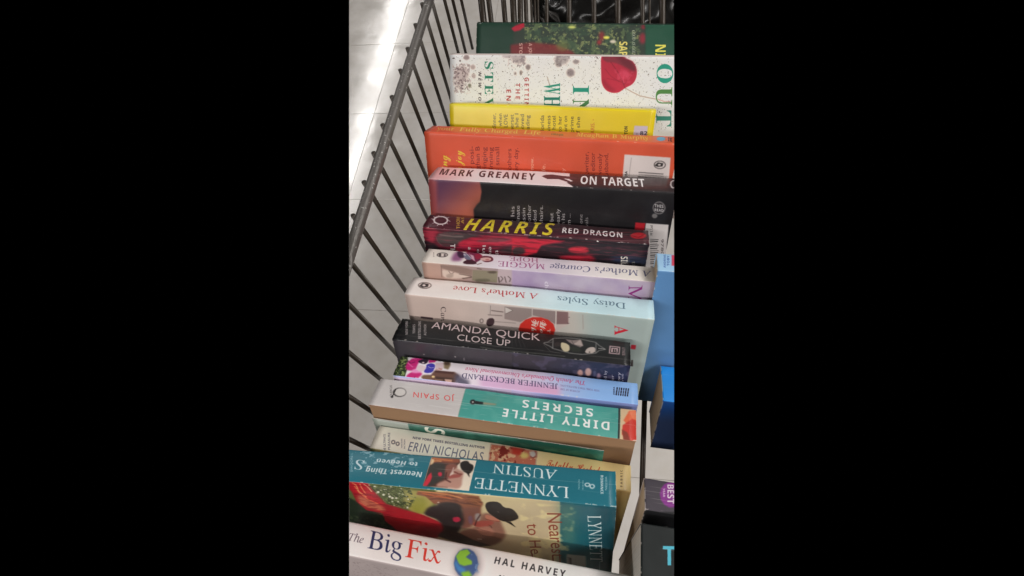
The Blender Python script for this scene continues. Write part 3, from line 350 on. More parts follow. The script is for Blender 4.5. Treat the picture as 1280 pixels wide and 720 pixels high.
        'b': [125, [[27,2,42,-1,56,-2,89,5,109,26,116,58,110,87,93,107,68,114,57,113,47,110,37,104,37,170,15,170,15,6],[37,83,37,22,52,19,60,19,77,24,89,36,94,55,90,76,79,90,62,94,54,93,46,90]]],
        'c': [110, [[66,114,36,107,17,86,10,54,18,25,38,5,67,-2,80,-1,91,1,101,4,101,26,90,22,80,20,71,19,51,23,38,36,33,56,37,76,49,89,67,94,77,93,87,90,98,83,98,107,88,111,78,114]]],
        'd': [128, [[74,114,67,114,38,107,18,88,11,59,18,28,36,7,66,0,113,0,113,170,90,170,90,110],[83,93,90,90,90,19,68,19,48,24,37,37,34,56,38,76,51,90,70,94]]],
        'e': [120, [[70,19,52,23,39,34,32,53,112,53,105,87,89,108,63,114,35,107,17,87,10,58,17,28,35,6,65,-2,82,-1,96,4,110,11,110,32,97,25,84,21],[38,83,49,92,63,95,77,92,86,82,90,68,33,68]]],
        'f': [62, [[32,162,25,152,20,139,18,112,2,112,2,92,18,92,18,0,40,0,40,92,60,92,60,112,40,112,40,123,42,138,50,147,64,151,74,149,74,170,57,173,43,170]]],
        'g': [107, [[105,112,105,95,82,95,89,87,93,79,94,70,92,61,89,52,84,45,65,36,46,32,38,24,42,18,53,14,72,10,91,2,102,-8,105,-22,98,-41,80,-53,52,-58,25,-53,7,-41,0,-24,3,-9,12,1,28,8,22,12,18,17,17,22,19,29,25,34,35,38,27,42,21,47,16,52,13,59,11,66,10,74,16,94,33,108,59,112],[83,-24,77,-12,62,-7,46,-6,33,-8,24,-14,21,-22,25,-32,35,-38,52,-40,69,-38,80,-32],[71,62,64,55,52,52,41,55,33,62,30,73,33,83,41,90,52,93,63,90,71,83,74,73]]],
        'h': [125, [[38,0,38,80,47,90,56,95,66,97,77,93,85,84,88,70,88,0,110,0,110,69,105,94,91,109,72,114,59,112,48,107,38,98,38,170,15,170,15,0]]],
        'i': [55, [[41,146,39,153,34,158,28,160,21,158,16,153,14,146,16,140,21,135,28,133,34,135,39,140],[16,112,16,0,38,0,38,112]]],
        'k': [120, [[38,170,16,170,16,0,38,0],[115,112,67,57,125,0,95,0,39,57,88,112]]],
        'l': [55, [[38,170,16,170,16,0,38,0]]],
        'm': [193, [[37,82,46,90,55,94,65,96,75,93,82,85,85,70,85,0,108,0,108,82,116,89,125,94,132,96,144,93,153,84,156,70,156,0,178,0,178,70,173,94,161,109,141,114,126,112,114,104,103,94,94,105,83,112,70,114,59,113,48,107,37,98,37,112,15,112,15,0,37,0]]],
        'n': [125, [[38,0,38,80,47,90,56,95,66,97,77,93,85,84,88,70,88,0,110,0,110,69,105,95,91,110,72,114,59,112,48,107,38,98,38,112,15,112,15,0]]],
        'o': [138, [[9,57,17,26,38,6,68,-2,100,5,121,26,129,57,121,87,100,107,68,114,38,107,17,86],[68,94,88,90,101,76,106,57,102,36,88,23,68,18,49,23,36,36,32,57,36,76,49,90]]],
        'p': [125, [[59,-2,89,5,109,25,116,55,109,86,87,106,53,112,14,112,14,-58,36,-58,36,3,52,-2],[43,20,36,23,36,92,57,92,77,88,89,75,93,56,89,36,76,23,58,18]]],
        'r': [99, [[40,59,43,76,53,89,67,93,73,92,80,88,88,82,99,102,90,109,81,113,72,114,62,112,51,103,40,86,40,112,17,112,17,0,40,0]]],
        's': [96, [[48,114,28,111,16,100,11,84,25,60,50,44,64,30,61,23,55,19,47,17,37,19,24,24,10,32,10,8,24,2,36,-1,49,-2,68,2,81,13,86,31,84,41,76,51,61,62,45,72,36,79,34,85,36,90,41,94,48,95,58,94,69,90,81,83,81,105,70,110,59,114]]],
        't': [83, [[20,92,20,33,24,15,36,2,56,-2,64,-1,74,1,83,5,83,26,74,21,66,19,58,18,51,19,44,24,42,35,42,92,77,92,77,112,42,112,42,136,0,95,0,92]]],
        'u': [125, [[87,32,79,23,70,18,60,16,48,19,40,28,37,41,37,112,15,112,15,42,20,18,34,3,54,-2,65,0,77,6,87,14,87,0,109,0,109,112,87,112]]],
        'v': [110, [[52,-2,59,-2,108,112,85,112,55,43,25,112,1,112]]],
        'w': [180, [[98,112,82,112,53,44,24,112,0,112,50,-2,57,-2,90,76,123,-2,130,-2,180,112,156,112,127,44]]],
        'x': [125, [[122,112,93,112,61,74,28,112,0,112,47,57,0,0,28,0,61,40,96,0,125,0,76,57]]],
        'y': [110, [[110,112,84,112,56,49,25,112,0,112,44,24,5,-58,30,-58]]],
    },
    'C': {
        ' ': [75, []],
        'H': [211, [[74,102,75,106,89,128,80,125,68,116,46,93,43,92,38,93,38,96,70,126,80,132,86,134,96,134,103,131,105,128,108,122,105,111,101,104,120,117,145,137,154,143,162,144,164,142,151,126,139,104,128,71,146,77,166,106,187,130,197,139,207,146,216,151,225,154,233,156,239,155,244,153,248,151,251,147,253,143,254,139,251,130,245,120,234,109,219,98,191,83,180,79,159,34,153,16,153,12,155,10,158,10,166,10,174,12,190,21,237,61,244,66,249,68,255,67,194,14,180,6,170,2,161,0,152,0,145,1,139,3,134,8,131,14,128,21,128,32,136,59,141,68,126,64,116,44,105,28,91,14,75,5,59,-1,42,-3,29,-2,18,1,10,5,3,11,0,18,-2,26,-1,32,1,38,5,43,10,46,16,49,22,49,32,47,35,45,38,42,39,39,40,34,39,31,38,28,31,24,19,20,17,18,16,15,18,10,26,6,36,4,46,5,54,9,62,16,69,25,76,37,82,51,58,40,54,41,54,42,55,44,63,50,88,60,97,76,108,92,120,107,106,98,96,93,88,91,80,93,75,97],[211,134,203,123,194,108,185,90,204,100,219,112,230,124,235,136,236,140,235,145,234,148,231,148,225,147,218,142]]],
        'T': [154, [[157,122,165,127,170,129,172,128,171,123,166,116,160,96,154,63,148,50,141,38,133,26,122,17,110,9,96,3,80,-1,62,-2,48,-1,36,2,27,6,20,12,16,19,15,27,16,34,18,39,22,44,27,48,33,50,40,50,49,49,55,44,57,41,57,33,55,30,50,26,34,21,33,17,34,14,39,9,50,6,65,6,73,8,81,11,88,15,95,21,101,29,107,38,113,50,126,83,136,100,147,112],[91,82,99,91,105,102,110,114,111,134,114,136,116,134,122,123,123,111,123,103,121,95,117,88,113,81,107,76,101,71,94,68,87,66,79,65,71,66,65,68,59,72,55,76,53,82,52,89,54,98,57,107,64,117,72,127,83,136,97,144,112,151,128,155,144,156,161,154,198,148,209,150,216,152,217,152,217,148,211,139,204,133,195,130,190,130,181,130,171,133,147,142,136,144,127,145,119,144,111,143,95,136,81,126,70,114,62,101,60,95,60,85,64,78,70,75,78,75,82,76]]],
        'W': [232, [[108,98,106,89,102,80,96,72,90,66,82,60,74,56,66,54,56,53,48,53,42,56,36,59,32,64,30,70,29,78,31,89,37,101,46,114,62,131,82,145,96,151,109,155,121,156,133,155,143,152,152,145,158,137,162,128,163,117,161,103,155,89,145,74,132,59,116,43,96,26,131,51,166,85,218,142,228,152,234,155,238,152,193,39,192,34,224,79,258,114,271,124,275,126,279,124,279,123,267,113,254,101,240,86,227,69,214,51,191,14,182,3,176,0,172,1,169,4,166,8,163,14,161,21,161,29,164,48,173,70,188,95,141,49,112,27,75,5,60,-2,57,-1,54,0,54,2,55,6,91,45,112,77,125,101,131,117,133,130,131,141,126,147,117,149,103,146,87,139,71,128,56,115,50,108,42,97,38,87,36,78,38,69,44,63,51,61,59,63,67,69,79,82,92,104,96,121,97,132,99,134,101,133,104,131,107,122,108,115]]],
        'a': [132, [[73,70,67,68,56,59,42,39,32,18,31,9,35,5,42,6,48,9,54,15,67,31,78,50,81,56,82,63,79,67,78,69],[116,28,121,23,105,10,91,1,84,-1,78,-2,70,0,67,3,64,6,63,10,62,15,52,6,42,0,31,-2,24,-1,18,1,13,5,9,9,7,15,6,22,7,28,9,34,16,47,27,59,40,68,55,75,70,77,78,76,84,72,87,66,92,76,120,77,90,14,91,12,94,12]]],
        'c': [97, [[78,28,84,23,67,9,59,4,52,1,44,-1,36,-2,27,-1,21,1,15,5,11,10,8,17,8,24,8,31,10,37,18,50,29,60,42,69,56,75,68,77,81,75,85,73,89,70,91,66,91,58,88,52,86,50,82,48,76,48,72,50,70,54,71,61,76,67,78,68,74,69,69,67,56,53,40,28,36,15,36,9,38,7,45,6,61,14]]],
        'd': [151, [[38,29,32,17,32,12,32,8,35,6,39,5,46,7,59,18,72,35,80,50,83,57,84,62,83,67,81,69,77,70,71,68,67,66],[79,-1,74,0,70,3,67,6,65,10,65,16,54,6,44,0,32,-2,25,-1,19,1,14,5,9,10,7,16,6,23,7,29,9,36,17,48,28,60,42,69,56,75,70,77,80,76,86,72,90,66,132,144,163,146,89,11,90,8,92,8,98,10,107,17,119,28,124,23,103,5,97,1,91,-1,85,-2]]],
        'e': [103, [[52,56,39,32,49,35,59,41,67,49,72,57,72,66,70,68,68,69,63,67],[14,6,8,12,5,18,4,25,5,30,7,36,15,48,26,59,40,69,54,75,68,77,74,76,79,75,83,72,87,69,89,65,90,60,89,55,86,50,82,46,71,37,55,30,36,26,32,15,32,11,33,8,35,6,40,6,47,6,61,11,69,15,85,28,89,23,81,16,72,9,63,4,54,1,46,-1,38,-2,28,-1,20,2]]],
        'g': [132, [[68,68,53,52,32,20,28,9,29,6,31,5,38,5,46,10,55,18,68,36,76,52,80,64,79,67,77,69,74,70],[77,76,83,72,86,66,91,76,122,78,84,10,102,20,112,28,117,23,105,14,85,3,78,0,66,-22,53,-40,41,-54,29,-65,16,-72,3,-74,-4,-73,-11,-71,-16,-69,-20,-65,-22,-60,-23,-54,-15,-36,8,-18,48,-2,53,8,45,3,37,0,29,-2,22,-1,16,1,11,5,8,10,5,15,4,22,5,28,7,35,15,48,26,59,39,69,54,75,68,77],[29,-17,17,-23,6,-31,-1,-39,-6,-48,-7,-56,-6,-62,-3,-65,2,-66,7,-65,12,-61,30,-36,44,-11]]],
        'h': [142, [[119,46,96,14,95,9,96,8,105,13,122,28,128,23,111,8,104,3,97,0,90,-2,85,-1,80,1,77,4,74,8,72,13,72,24,78,38,102,68,101,69,96,68,83,60,64,41,55,28,37,0,5,-2,38,60,21,42,16,47,36,67,54,93,82,143,112,146,61,49,77,65,91,74,104,77,108,76,113,75,116,72,119,67,121,62,121,56]]],
        'i': [86, [[64,113,72,115,78,114,82,110,84,104,82,98,76,92,68,90,62,92,57,96,56,102,56,105,58,108],[48,2,37,-1,32,-2,21,0,15,6,13,15,15,24,31,55,18,42,13,47,40,75,75,77,40,14,40,8,43,8,55,16,68,28,72,23,62,13]]],
        'j': [86, [[59,105,60,108,66,113,74,115,80,114,85,110,86,104,84,98,78,92,71,90,64,92,60,96,58,102],[55,21,64,28,68,23,58,14,39,3,32,0,4,-41,-22,-66,-47,-74,-55,-72,-58,-70,-61,-66,-62,-58,-62,-52,-59,-45,-54,-38,-41,-25,-22,-11,2,1,31,52,20,42,16,47,42,75,78,77,39,11],[-4,-11,-31,-28,-48,-43,-53,-58,-53,-63,-51,-65,-48,-66,-41,-64,-34,-60,-24,-48]]],
        'k': [136, [[122,56,116,53,110,53,106,55,103,59,103,65,104,66,102,67,86,48,94,44,99,39,101,32,98,15,100,14,116,28,121,23,105,9,92,1,87,-1,77,-1,70,2,66,8,67,18,78,39,78,41,64,42,63,43,62,45,63,48,65,49,77,51,82,55,95,71,102,76,110,77,118,76,124,71,125,65,125,62],[16,47,44,79,59,102,82,143,112,146,35,0,5,-2,39,61,20,42]]],
        'l': [105, [[49,1,42,-1,35,-2,30,-1,25,0,21,3,17,7,15,11,15,16,16,24,19,33,29,52,18,42,13,46,35,69,44,82,82,143,112,146,42,19,40,12,42,8,46,8,58,16,71,28,76,23,61,9]]],
        'n': [144, [[92,-2,87,-1,83,1,79,4,76,8,75,13,74,23,76,31,83,42,104,67,103,69,97,67,89,62,73,47,45,11,37,0,0,-2,37,54,38,59,34,57,19,42,14,47,36,68,42,73,49,76,55,76,60,75,64,69,65,57,64,49,80,65,94,74,106,77,111,76,115,75,119,72,121,67,123,62,123,52,118,40,98,13,97,9,99,8,112,16,125,28,130,23,102,1]]],
        'o': [112, [[37,19,36,12,36,9,37,7,40,6,48,9,52,12,51,16,53,21,58,25,65,27,74,40,79,51,81,62,81,66,79,68,75,69,72,68,60,57,51,45],[55,3,45,0,34,-2,26,-1,20,1,14,5,10,11,7,17,6,24,7,30,9,36,16,48,28,59,41,69,56,75,70,77,78,76,84,74,89,71,93,67,95,61,96,54,94,43,88,33,78,21,93,28,96,31,101,26,89,17,77,12,66,10]]],
        'r': [102, [[54,13,54,9,57,8,66,12,84,28,88,23,64,2,55,-1,43,-1,37,1,32,4,28,7,26,12,25,17,26,26,32,37,44,52,55,61,38,60,18,42,14,47,30,62,35,80,40,82,43,82,43,75,44,73,48,71,70,67,76,64,79,59,80,56]]],
        't': [111, [[44,82,80,140,112,142,93,110,110,110,108,102,88,102,40,16,38,10,40,8,44,8,52,12,71,28,76,23,61,10,46,1,40,-1,32,-2,27,-1,23,1,19,4,16,7,15,12,15,20,24,42,31,55,18,42,13,47,24,57]]],
        'u': [148, [[101,8,103,8,108,10,117,17,129,28,134,23,116,8,106,1,100,-1,88,-1,82,1,78,3,75,7,73,11,74,23,67,16,60,10,53,5,46,1,39,-1,33,-1,27,-1,23,1,19,3,16,7,14,11,14,19,21,36,30,54,18,42,14,47,41,75,77,77,47,24,44,14,44,12,46,10,48,10,52,12,60,18,75,35,90,57,100,75,136,77,99,11]]],
        'x': [113, [[1,-1,-2,3,-3,9,-2,15,2,19,8,21,13,20,17,17,18,12,26,19,35,34,40,50,40,57,39,58,36,59,19,42,14,47,38,70,48,76,51,76,54,75,57,73,60,69,62,56,63,44,69,61,73,68,78,73,82,76,87,77,94,76,98,72,100,66,98,61,94,56,89,55,84,56,80,59,79,64,71,49,65,32,64,16,64,12,66,10,68,9,74,11,83,17,94,28,99,23,84,10,73,2,67,1,62,0,55,1,49,4,45,8,41,14,39,21,38,29,27,10,22,4,17,1,12,-1,7,-2]]],
        'y': [144, [[63,75,67,70,69,61,67,49,45,10,46,7,48,6,53,8,59,14,85,46,103,74,136,77,99,11,124,28,128,23,116,14,104,6,93,0,68,-38,55,-55,49,-60,38,-69,26,-74,14,-75,6,-75,0,-73,-4,-70,-7,-66,-9,-61,-10,-55,-8,-46,-3,-37,6,-29,17,-20,31,-13,61,-1,73,20,61,8,50,1,41,-2,35,-1,30,0,26,3,23,7,21,11,21,21,24,31,38,57,37,59,18,42,13,47,46,74,53,77],[48,-27,57,-10,41,-16,28,-24,17,-32,9,-41,5,-49,3,-58,4,-63,8,-67,13,-69,19,-67,26,-62]]],
    },
}
PPM = 4.0            # dots per millimetre
R = np.random.RandomState(11)

def box(a, r, ax):
    if r < 1:
        return a
    pad = [(0, 0)] * a.ndim
    pad[ax] = (r + 1, r)
    c = np.cumsum(np.pad(a, pad, mode='edge'), axis=ax)
    n = a.shape[ax]
    hi = np.take(c, range(2 * r + 1, 2 * r + 1 + n), axis=ax)
    lo = np.take(c, range(0, n), axis=ax)
    return (hi - lo) / (2 * r + 1)

def blur(a, s):
    r = int(round(s * .98))
    if r < 1:
        return a
    for _ in range(2):
        a = box(box(a, r, 0), r, 1)
    return a

def vnoise(h, w, scale, octaves=3, asp=1.):
    out = np.zeros((h, w))
    amp = 1
    tot = 0
    for k in range(octaves):
        s = max(1.5, scale / 2 ** k)
        gh, gw = int(h / s) + 3, int(w / (s * asp)) + 3
        g = R.rand(gh, gw)
        ys = np.arange(h) / s
        xs = np.arange(w) / (s * asp)
        y0 = ys.astype(int)
        x0 = xs.astype(int)
        fy = ys - y0
        fx = xs - x0
        fy = (fy * fy * (3 - 2 * fy))[:, None]
        fx = (fx * fx * (3 - 2 * fx))[None]
        a = g[y0][:, x0]
        b = g[y0][:, x0 + 1]
        c = g[y0 + 1][:, x0]
        d = g[y0 + 1][:, x0 + 1]
        out += amp * ((a * (1 - fx) + b * fx) * (1 - fy) + (c * (1 - fx) + d * fx) * fy)
        tot += amp
        amp *= .5
    return out / tot

class Print:
    def __init__(s, name, L, H, T, base):
        s.name, s.L, s.H, s.T = name, L, H, T
        s.w = int(L * PPM)
        s.h = int((H + T) * PPM)
        s.a = np.empty((s.h, s.w, 3))
        s.a[:] = base
        s.face = ''
    def mask(s, loops, soft=0., ss=3):
        """even-odd fill of closed loops given in mm, returns window and coverage"""
        P = [[(u * PPM, (t + s.H) * PPM) for u, t in lp] for lp in loops]
        xs = [p[0] for lp in P for p in lp]
        ys = [p[1] for lp in P for p in lp]
        if not xs:
            return None
        m = soft * PPM * 2.5 + 2
        lo, hi = (0, int(s.H * PPM)) if s.face == 'c' else (int(s.H * PPM), s.h) if s.face == 's' else (0, s.h)
        x0, x1 = max(0, int(min(xs) - m)), min(s.w, int(max(xs) + m) + 1)
        y0, y1 = max(lo, int(min(ys) - m)), min(hi, int(max(ys) + m) + 1)
        if x1 <= x0 or y1 <= y0:
            return None
        W, Hh = (x1 - x0) * ss, (y1 - y0) * ss
        D = np.zeros((Hh, W + 1), np.int32)
        for lp in P:
            n = len(lp)
            for i in range(n):
                ax, ay = (lp[i][0] - x0) * ss, (lp[i][1] - y0) * ss
                bx, by = (lp[(i + 1) % n][0] - x0) * ss, (lp[(i + 1) % n][1] - y0) * ss
                if ay == by:
                    continue
                if ay > by:
                    ax, ay, bx, by = bx, by, ax, ay
                r0, r1 = max(0, math.ceil(ay - .5)), min(Hh, math.ceil(by - .5))
                if r1 <= r0:
                    continue
                rows = np.arange(r0, r1)
                xc = ax + (rows + .5 - ay) / (by - ay) * (bx - ax)
                c = np.clip(np.ceil(xc - .5), 0, W).astype(int)
                np.add.at(D, (rows, c), 1)
        M = (np.cumsum(D, axis=1)[:, :W] & 1).astype(float)
        M = M.reshape(y1 - y0, ss, x1 - x0, ss).mean((1, 3))
        return (y0, y1, x0, x1), blur(M, soft * PPM)
    def put(s, mk, col, alpha=1.):
        if mk is None:
            return
        (y0, y1, x0, x1), M = mk
        M = (M * alpha)[..., None]
        s.a[y0:y1, x0:x1] = s.a[y0:y1, x0:x1] * (1 - M) + np.asarray(col, float) * M
    def text(s, string, font, p0, p1, p2, col):
        """p0 start of baseline, p1 end of baseline, p2 top of a capital over p0"""
        track = 9 * int(font[1:] or 0)
        font = font[0]
        src = {'U': 'T', 'V': 'T', 'K': 'S'}.get(font, font)
        G = GLYPH[src]
        loops = []
        x = 0
        for ch in string:
            adv, lps = G.get(ch, (75, []))
            for lp in lps:
                q = []
                for i in range(0, len(lp), 2):
                    X, Yy = lp[i], lp[i + 1]
                    if font == 'U':
                        X -= Yy * .27
                    q.append((x + X, Yy))
                loops.append(q)
            x += adv + track
        if not loops:
            return
        capg = [b for lp in G['H'][1] for b in lp[1::2]]
        cap = max(capg)
        mn = min(a for q in loops for a, _ in q)
        mx = max(a for q in loops for a, _ in q)
        e1 = ((p1[0] - p0[0]) / (mx - mn), (p1[1] - p0[1]) / (mx - mn))
        e2 = ((p2[0] - p0[0]) / cap, (p2[1] - p0[1]) / cap)
        out = [[(p0[0] + (a - mn) * e1[0] + b * e2[0], p0[1] + (a - mn) * e1[1] + b * e2[1]) for a, b in q] for q in loops]
        mk = s.mask(out, 0.)
        if mk is None:
            return
        (win, M) = mk
        if font == 'K':
            M = np.clip(M * .92, 0, 1)
        s.put((win, M), col)
    def run(s, ops):
        for o in ops:
            k, s.face = o[0][0], o[0][1:]
            if k == 'P':
                s.put(s.mask([o[1]], o[3]), o[2], o[4])
            elif k == 'L':
                pts, wd = o[1], o[2] / 2
                for (ax, ay), (bx, by) in zip(pts, pts[1:]):
                    d = math.hypot(bx - ax, by - ay) or 1
                    nx, ny = -(by - ay) / d * wd, (bx - ax) / d * wd
                    s.put(s.mask([[(ax + nx, ay + ny), (bx + nx, by + ny), (bx - nx, by - ny), (ax - nx, ay - ny)]], o[4]), o[3])
            elif k == 'G':
                mk = s.mask([o[1]], o[6])
                if mk is None:
                    continue
                (y0, y1, x0, x1), M = mk
                a, ca, b, cb = o[2], np.array(o[3], float), o[4], np.array(o[5], float)
                yy, xx = np.mgrid[y0:y1, x0:x1]
                uu, tt = xx / PPM - a[0], yy / PPM - s.H - a[1]
                dx, dy = b[0] - a[0], b[1] - a[1]
                f = np.clip((uu * dx + tt * dy) / (dx * dx + dy * dy), 0, 1)
                f = (f * f * (3 - 2 * f))[..., None]
                M = M[..., None]
                s.a[y0:y1, x0:x1] = s.a[y0:y1, x0:x1] * (1 - M) + (ca * (1 - f) + cb * f) * M
            elif k == 'N':
                mk = s.mask([o[1]], .8)
                if mk is None:
                    continue
                win, M = mk
                sc, asp = o[3] if isinstance(o[3], tuple) else (o[3], 1.)      # (scale, stretch) draws streaks
                nz = vnoise(M.shape[0], M.shape[1], sc * PPM * .8, 3, asp)
                f = np.clip((nz - np.quantile(nz, o[4] ** .5)) / max(.015, .05 * o[5]) + .5, 0, 1)
                s.put((win, M * f), o[2], o[6])
            elif k == 'T':
                s.text(*o[1:])
    def wear(s, strength, ends=True):
        """rubbed white edges and hairline creases of a handled paperback"""
        n = vnoise(s.h, s.w, 10, 3)
        tt = np.arange(s.h) / PPM - s.H
        for t0, wd in ((s.T - .35, .35), (.35, .4)):
            band = np.exp(-((tt - t0) / wd) ** 2)[:, None]
            f = np.clip((n - (.74 - strength * .16)) / .05, 0, 1) * band
            s.a = s.a * (1 - f[..., None] * .75) + np.array((226, 214, 206.)) * f[..., None] * .75
        if ends:
            uu = np.arange(s.w) / PPM
            band = (np.exp(-(uu / .5) ** 2) + np.exp(-((uu - s.L) / .5) ** 2))[None]
            f = np.clip((n - (.68 - strength * .2)) / .05, 0, 1) * band
            s.a = s.a * (1 - f[..., None] * .8) + np.array((226, 214, 206.)) * f[..., None] * .8
        # reading creases along the spine
        for c in range(int(strength * 7)):
            t0 = s.T * (.15 + .7 * R.rand())
            drift = (vnoise(1, s.w, 160, 2)[0] - .5) * 1.6
            gate = np.clip((vnoise(1, s.w, 70, 2)[0] - .42) * 6, 0, 1)
            f = np.exp(-((tt[:, None] - t0 - drift[None]) / .16) ** 2) * gate[None] * (.16 + .2 * R.rand())
            s.a = s.a * (1 - f[..., None]) + np.array((214, 204, 198.)) * f[..., None]
        # low-contrast tone variation and fine grain over the whole print
        g = vnoise(s.h, s.w, 90, 2)
        s.a = s.a * (1 + (g[..., None] - .5) * .09)
        s.a += (R.rand(s.h, s.w, 1) - .5) * 5
    def image(s, gs, gc):
        a = np.clip(s.a / 255, 0, 1)
        l = np.where(a <= .04045, a / 12.92, ((a + .055) / 1.055) ** 2.4)
        g = np.ones(s.h) * gs
        g[:int(s.H * PPM)] = gc
        l = np.clip(l * g[:, None, None], 0, .86)
        a = np.where(l <= .0031308, l * 12.92, 1.055 * l ** (1 / 2.4) - .055)
        img = bpy.data.images.new(s.name + '_print', s.w, s.h, alpha=False)
        px = np.ones((s.h, s.w, 4), np.float32)
        px[..., :3] = a
        img.pixels.foreach_set(px.ravel())
        img.update()
        img.pack()
        return img

# ------------------------------------------------------------------ object helpers
def link(o, parent=None):
    COL.objects.link(o)
    if parent:
        o.parent = parent
    return o

# the photograph shows the world only between these two upright planes; what reaches past them is not modelled
VIEW_SIDES = [((0, 0, 0.92), (-0.879879, -0.289066, 0.377166)), ((0, 0, 0.92), (0.982739, -0.001186, 0.184991))]

def trim(bm, mtx):
    inv = mtx.inverted()
    for co, no in VIEW_SIDES:
        c = inv @ Vector(co)
        n = (inv.to_3x3() @ Vector(no)).normalized()
        r = bmesh.ops.bisect_plane(bm, geom=bm.verts[:] + bm.edges[:] + bm.faces[:], plane_co=c, plane_no=n, clear_outer=True)
        cut = [e for e in r['geom_cut'] if isinstance(e, bmesh.types.BMEdge) and e.is_boundary]
        if cut:
            bmesh.ops.holes_fill(bm, edges=cut, sides=0)

def mesh_obj(name, bm, m, parent=None, smooth=False):
    if parent and name in ('spine', 'front_cover', 'back_cover', 'page_block', 'rim', 'side_wire'):
        trim(bm, parent.matrix_world)
    me = bpy.data.meshes.new(name)
    bm.normal_update()
    bm.to_mesh(me)
    bm.free()
    if smooth:
        for p in me.polygons:
            p.use_smooth = True
    for q in (m if isinstance(m, (list, tuple)) else [m]):
        me.materials.append(q)
    return link(bpy.data.objects.new(name, me), parent)

def empty(name, mtx=None, **props):
    o = bpy.data.objects.new(name, None)
    o.empty_display_size = .03
    if mtx is not None:
        o.matrix_world = mtx
        o.location = mtx.translation
    for k, v in props.items():
        o[k] = v
    return link(o)

def tube(bm, pts, r, seg=10, caps=True):
    pts = [Vector(p) for p in pts]
    rings = []
    for i, p in enumerate(pts):
        d = (pts[min(i + 1, len(pts) - 1)] - pts[max(i - 1, 0)]).normalized()
        a = d.cross(Vector((0, 0, 1)))
        if a.length < .01:
            a = d.cross(Vector((1, 0, 0)))
        a.normalize()
        b = d.cross(a)
        rr = r[i] if isinstance(r, (list, tuple)) else r
        rings.append([bm.verts.new(p + (a * math.cos(2 * PI * k / seg) + b * math.sin(2 * PI * k / seg)) * rr) for k in range(seg)])
    for q, s_ in zip(rings, rings[1:]):
        for k in range(seg):
            bm.faces.new((q[k], q[(k + 1) % seg], s_[(k + 1) % seg], s_[k]))
    if caps:
        bm.faces.new(rings[0][::-1])
        bm.faces.new(rings[-1])
    bmesh.ops.recalc_face_normals(bm, faces=bm.faces)

def sheet(path, L, thick, uvf, wob, nu=36, x0=0., rims=(True, True)):
    """card bent along `path` [(y, z, ny, nz)], extruded along X; returns bmesh with UVs"""
    bm = bmesh.new()
    uvl = bm.loops.layers.uv.new('UVMap')
    outer, inner = [], []
    for i in range(nu + 1):
        x = x0 + L * i / nu
        ro, ri = [], []
        for (y, z, ny, nz) in path:
            d = wob(x, y, z)
            ro.append((bm.verts.new((x, y + ny * d, z + nz * d)), x, y, z))
            ri.append((bm.verts.new((x, y + ny * (d - thick), z + nz * (d - thick))), x, y, z))
        outer.append(ro)
        inner.append(ri)
    def face(vs):
        try:
            f = bm.faces.new([v[0] for v in vs])
        except ValueError:
            return
        for lp, v in zip(f.loops, vs):
            lp[uvl].uv = uvf(v[1], v[2], v[3])
        f.smooth = True
        return f
    n = len(path)
    for i in range(nu):
        for j in range(n - 1):
            face((outer[i][j], outer[i + 1][j], outer[i + 1][j + 1], outer[i][j + 1]))
            face((inner[i][j], inner[i][j + 1], inner[i + 1][j + 1], inner[i + 1][j]))
        for j in [q for q, on in zip((0, n - 1), rims) if on]:
            f = face((outer[i][j], inner[i][j], inner[i + 1][j], outer[i + 1][j]) if j == 0 else (outer[i][j], outer[i + 1][j], inner[i + 1][j], inner[i][j]))
            if f:
                f.material_index = 1
                f.smooth = False
    for j in range(n - 1):
        for i, q in ((0, 1), (nu, 0)):
            a, b, c, d = outer[i][j], outer[i][j + 1], inner[i][j + 1], inner[i][j]
            f = face((a, b, c, d) if q else (d, c, b, a))
            if f:
                f.material_index = 1
                f.smooth = False
    bmesh.ops.recalc_face_normals(bm, faces=bm.faces)
    return bm

CARD_EDGE = plain('card_edge_raw_paper', (206, 192, 180), .8, bump=(1500, .4))
PAPERS = {
    'cream': paper('page_edges_cream', (176, 156, 132), (206, 190, 168)),
    'grey': paper('page_edges_grey', (176, 164, 152), (206, 194, 180)),
    'tan': paper('page_edges_yellowed', (146, 112, 84), (176, 140, 108)),
    'white': paper('page_edges_white', (206, 198, 188), (228, 222, 214)),
}

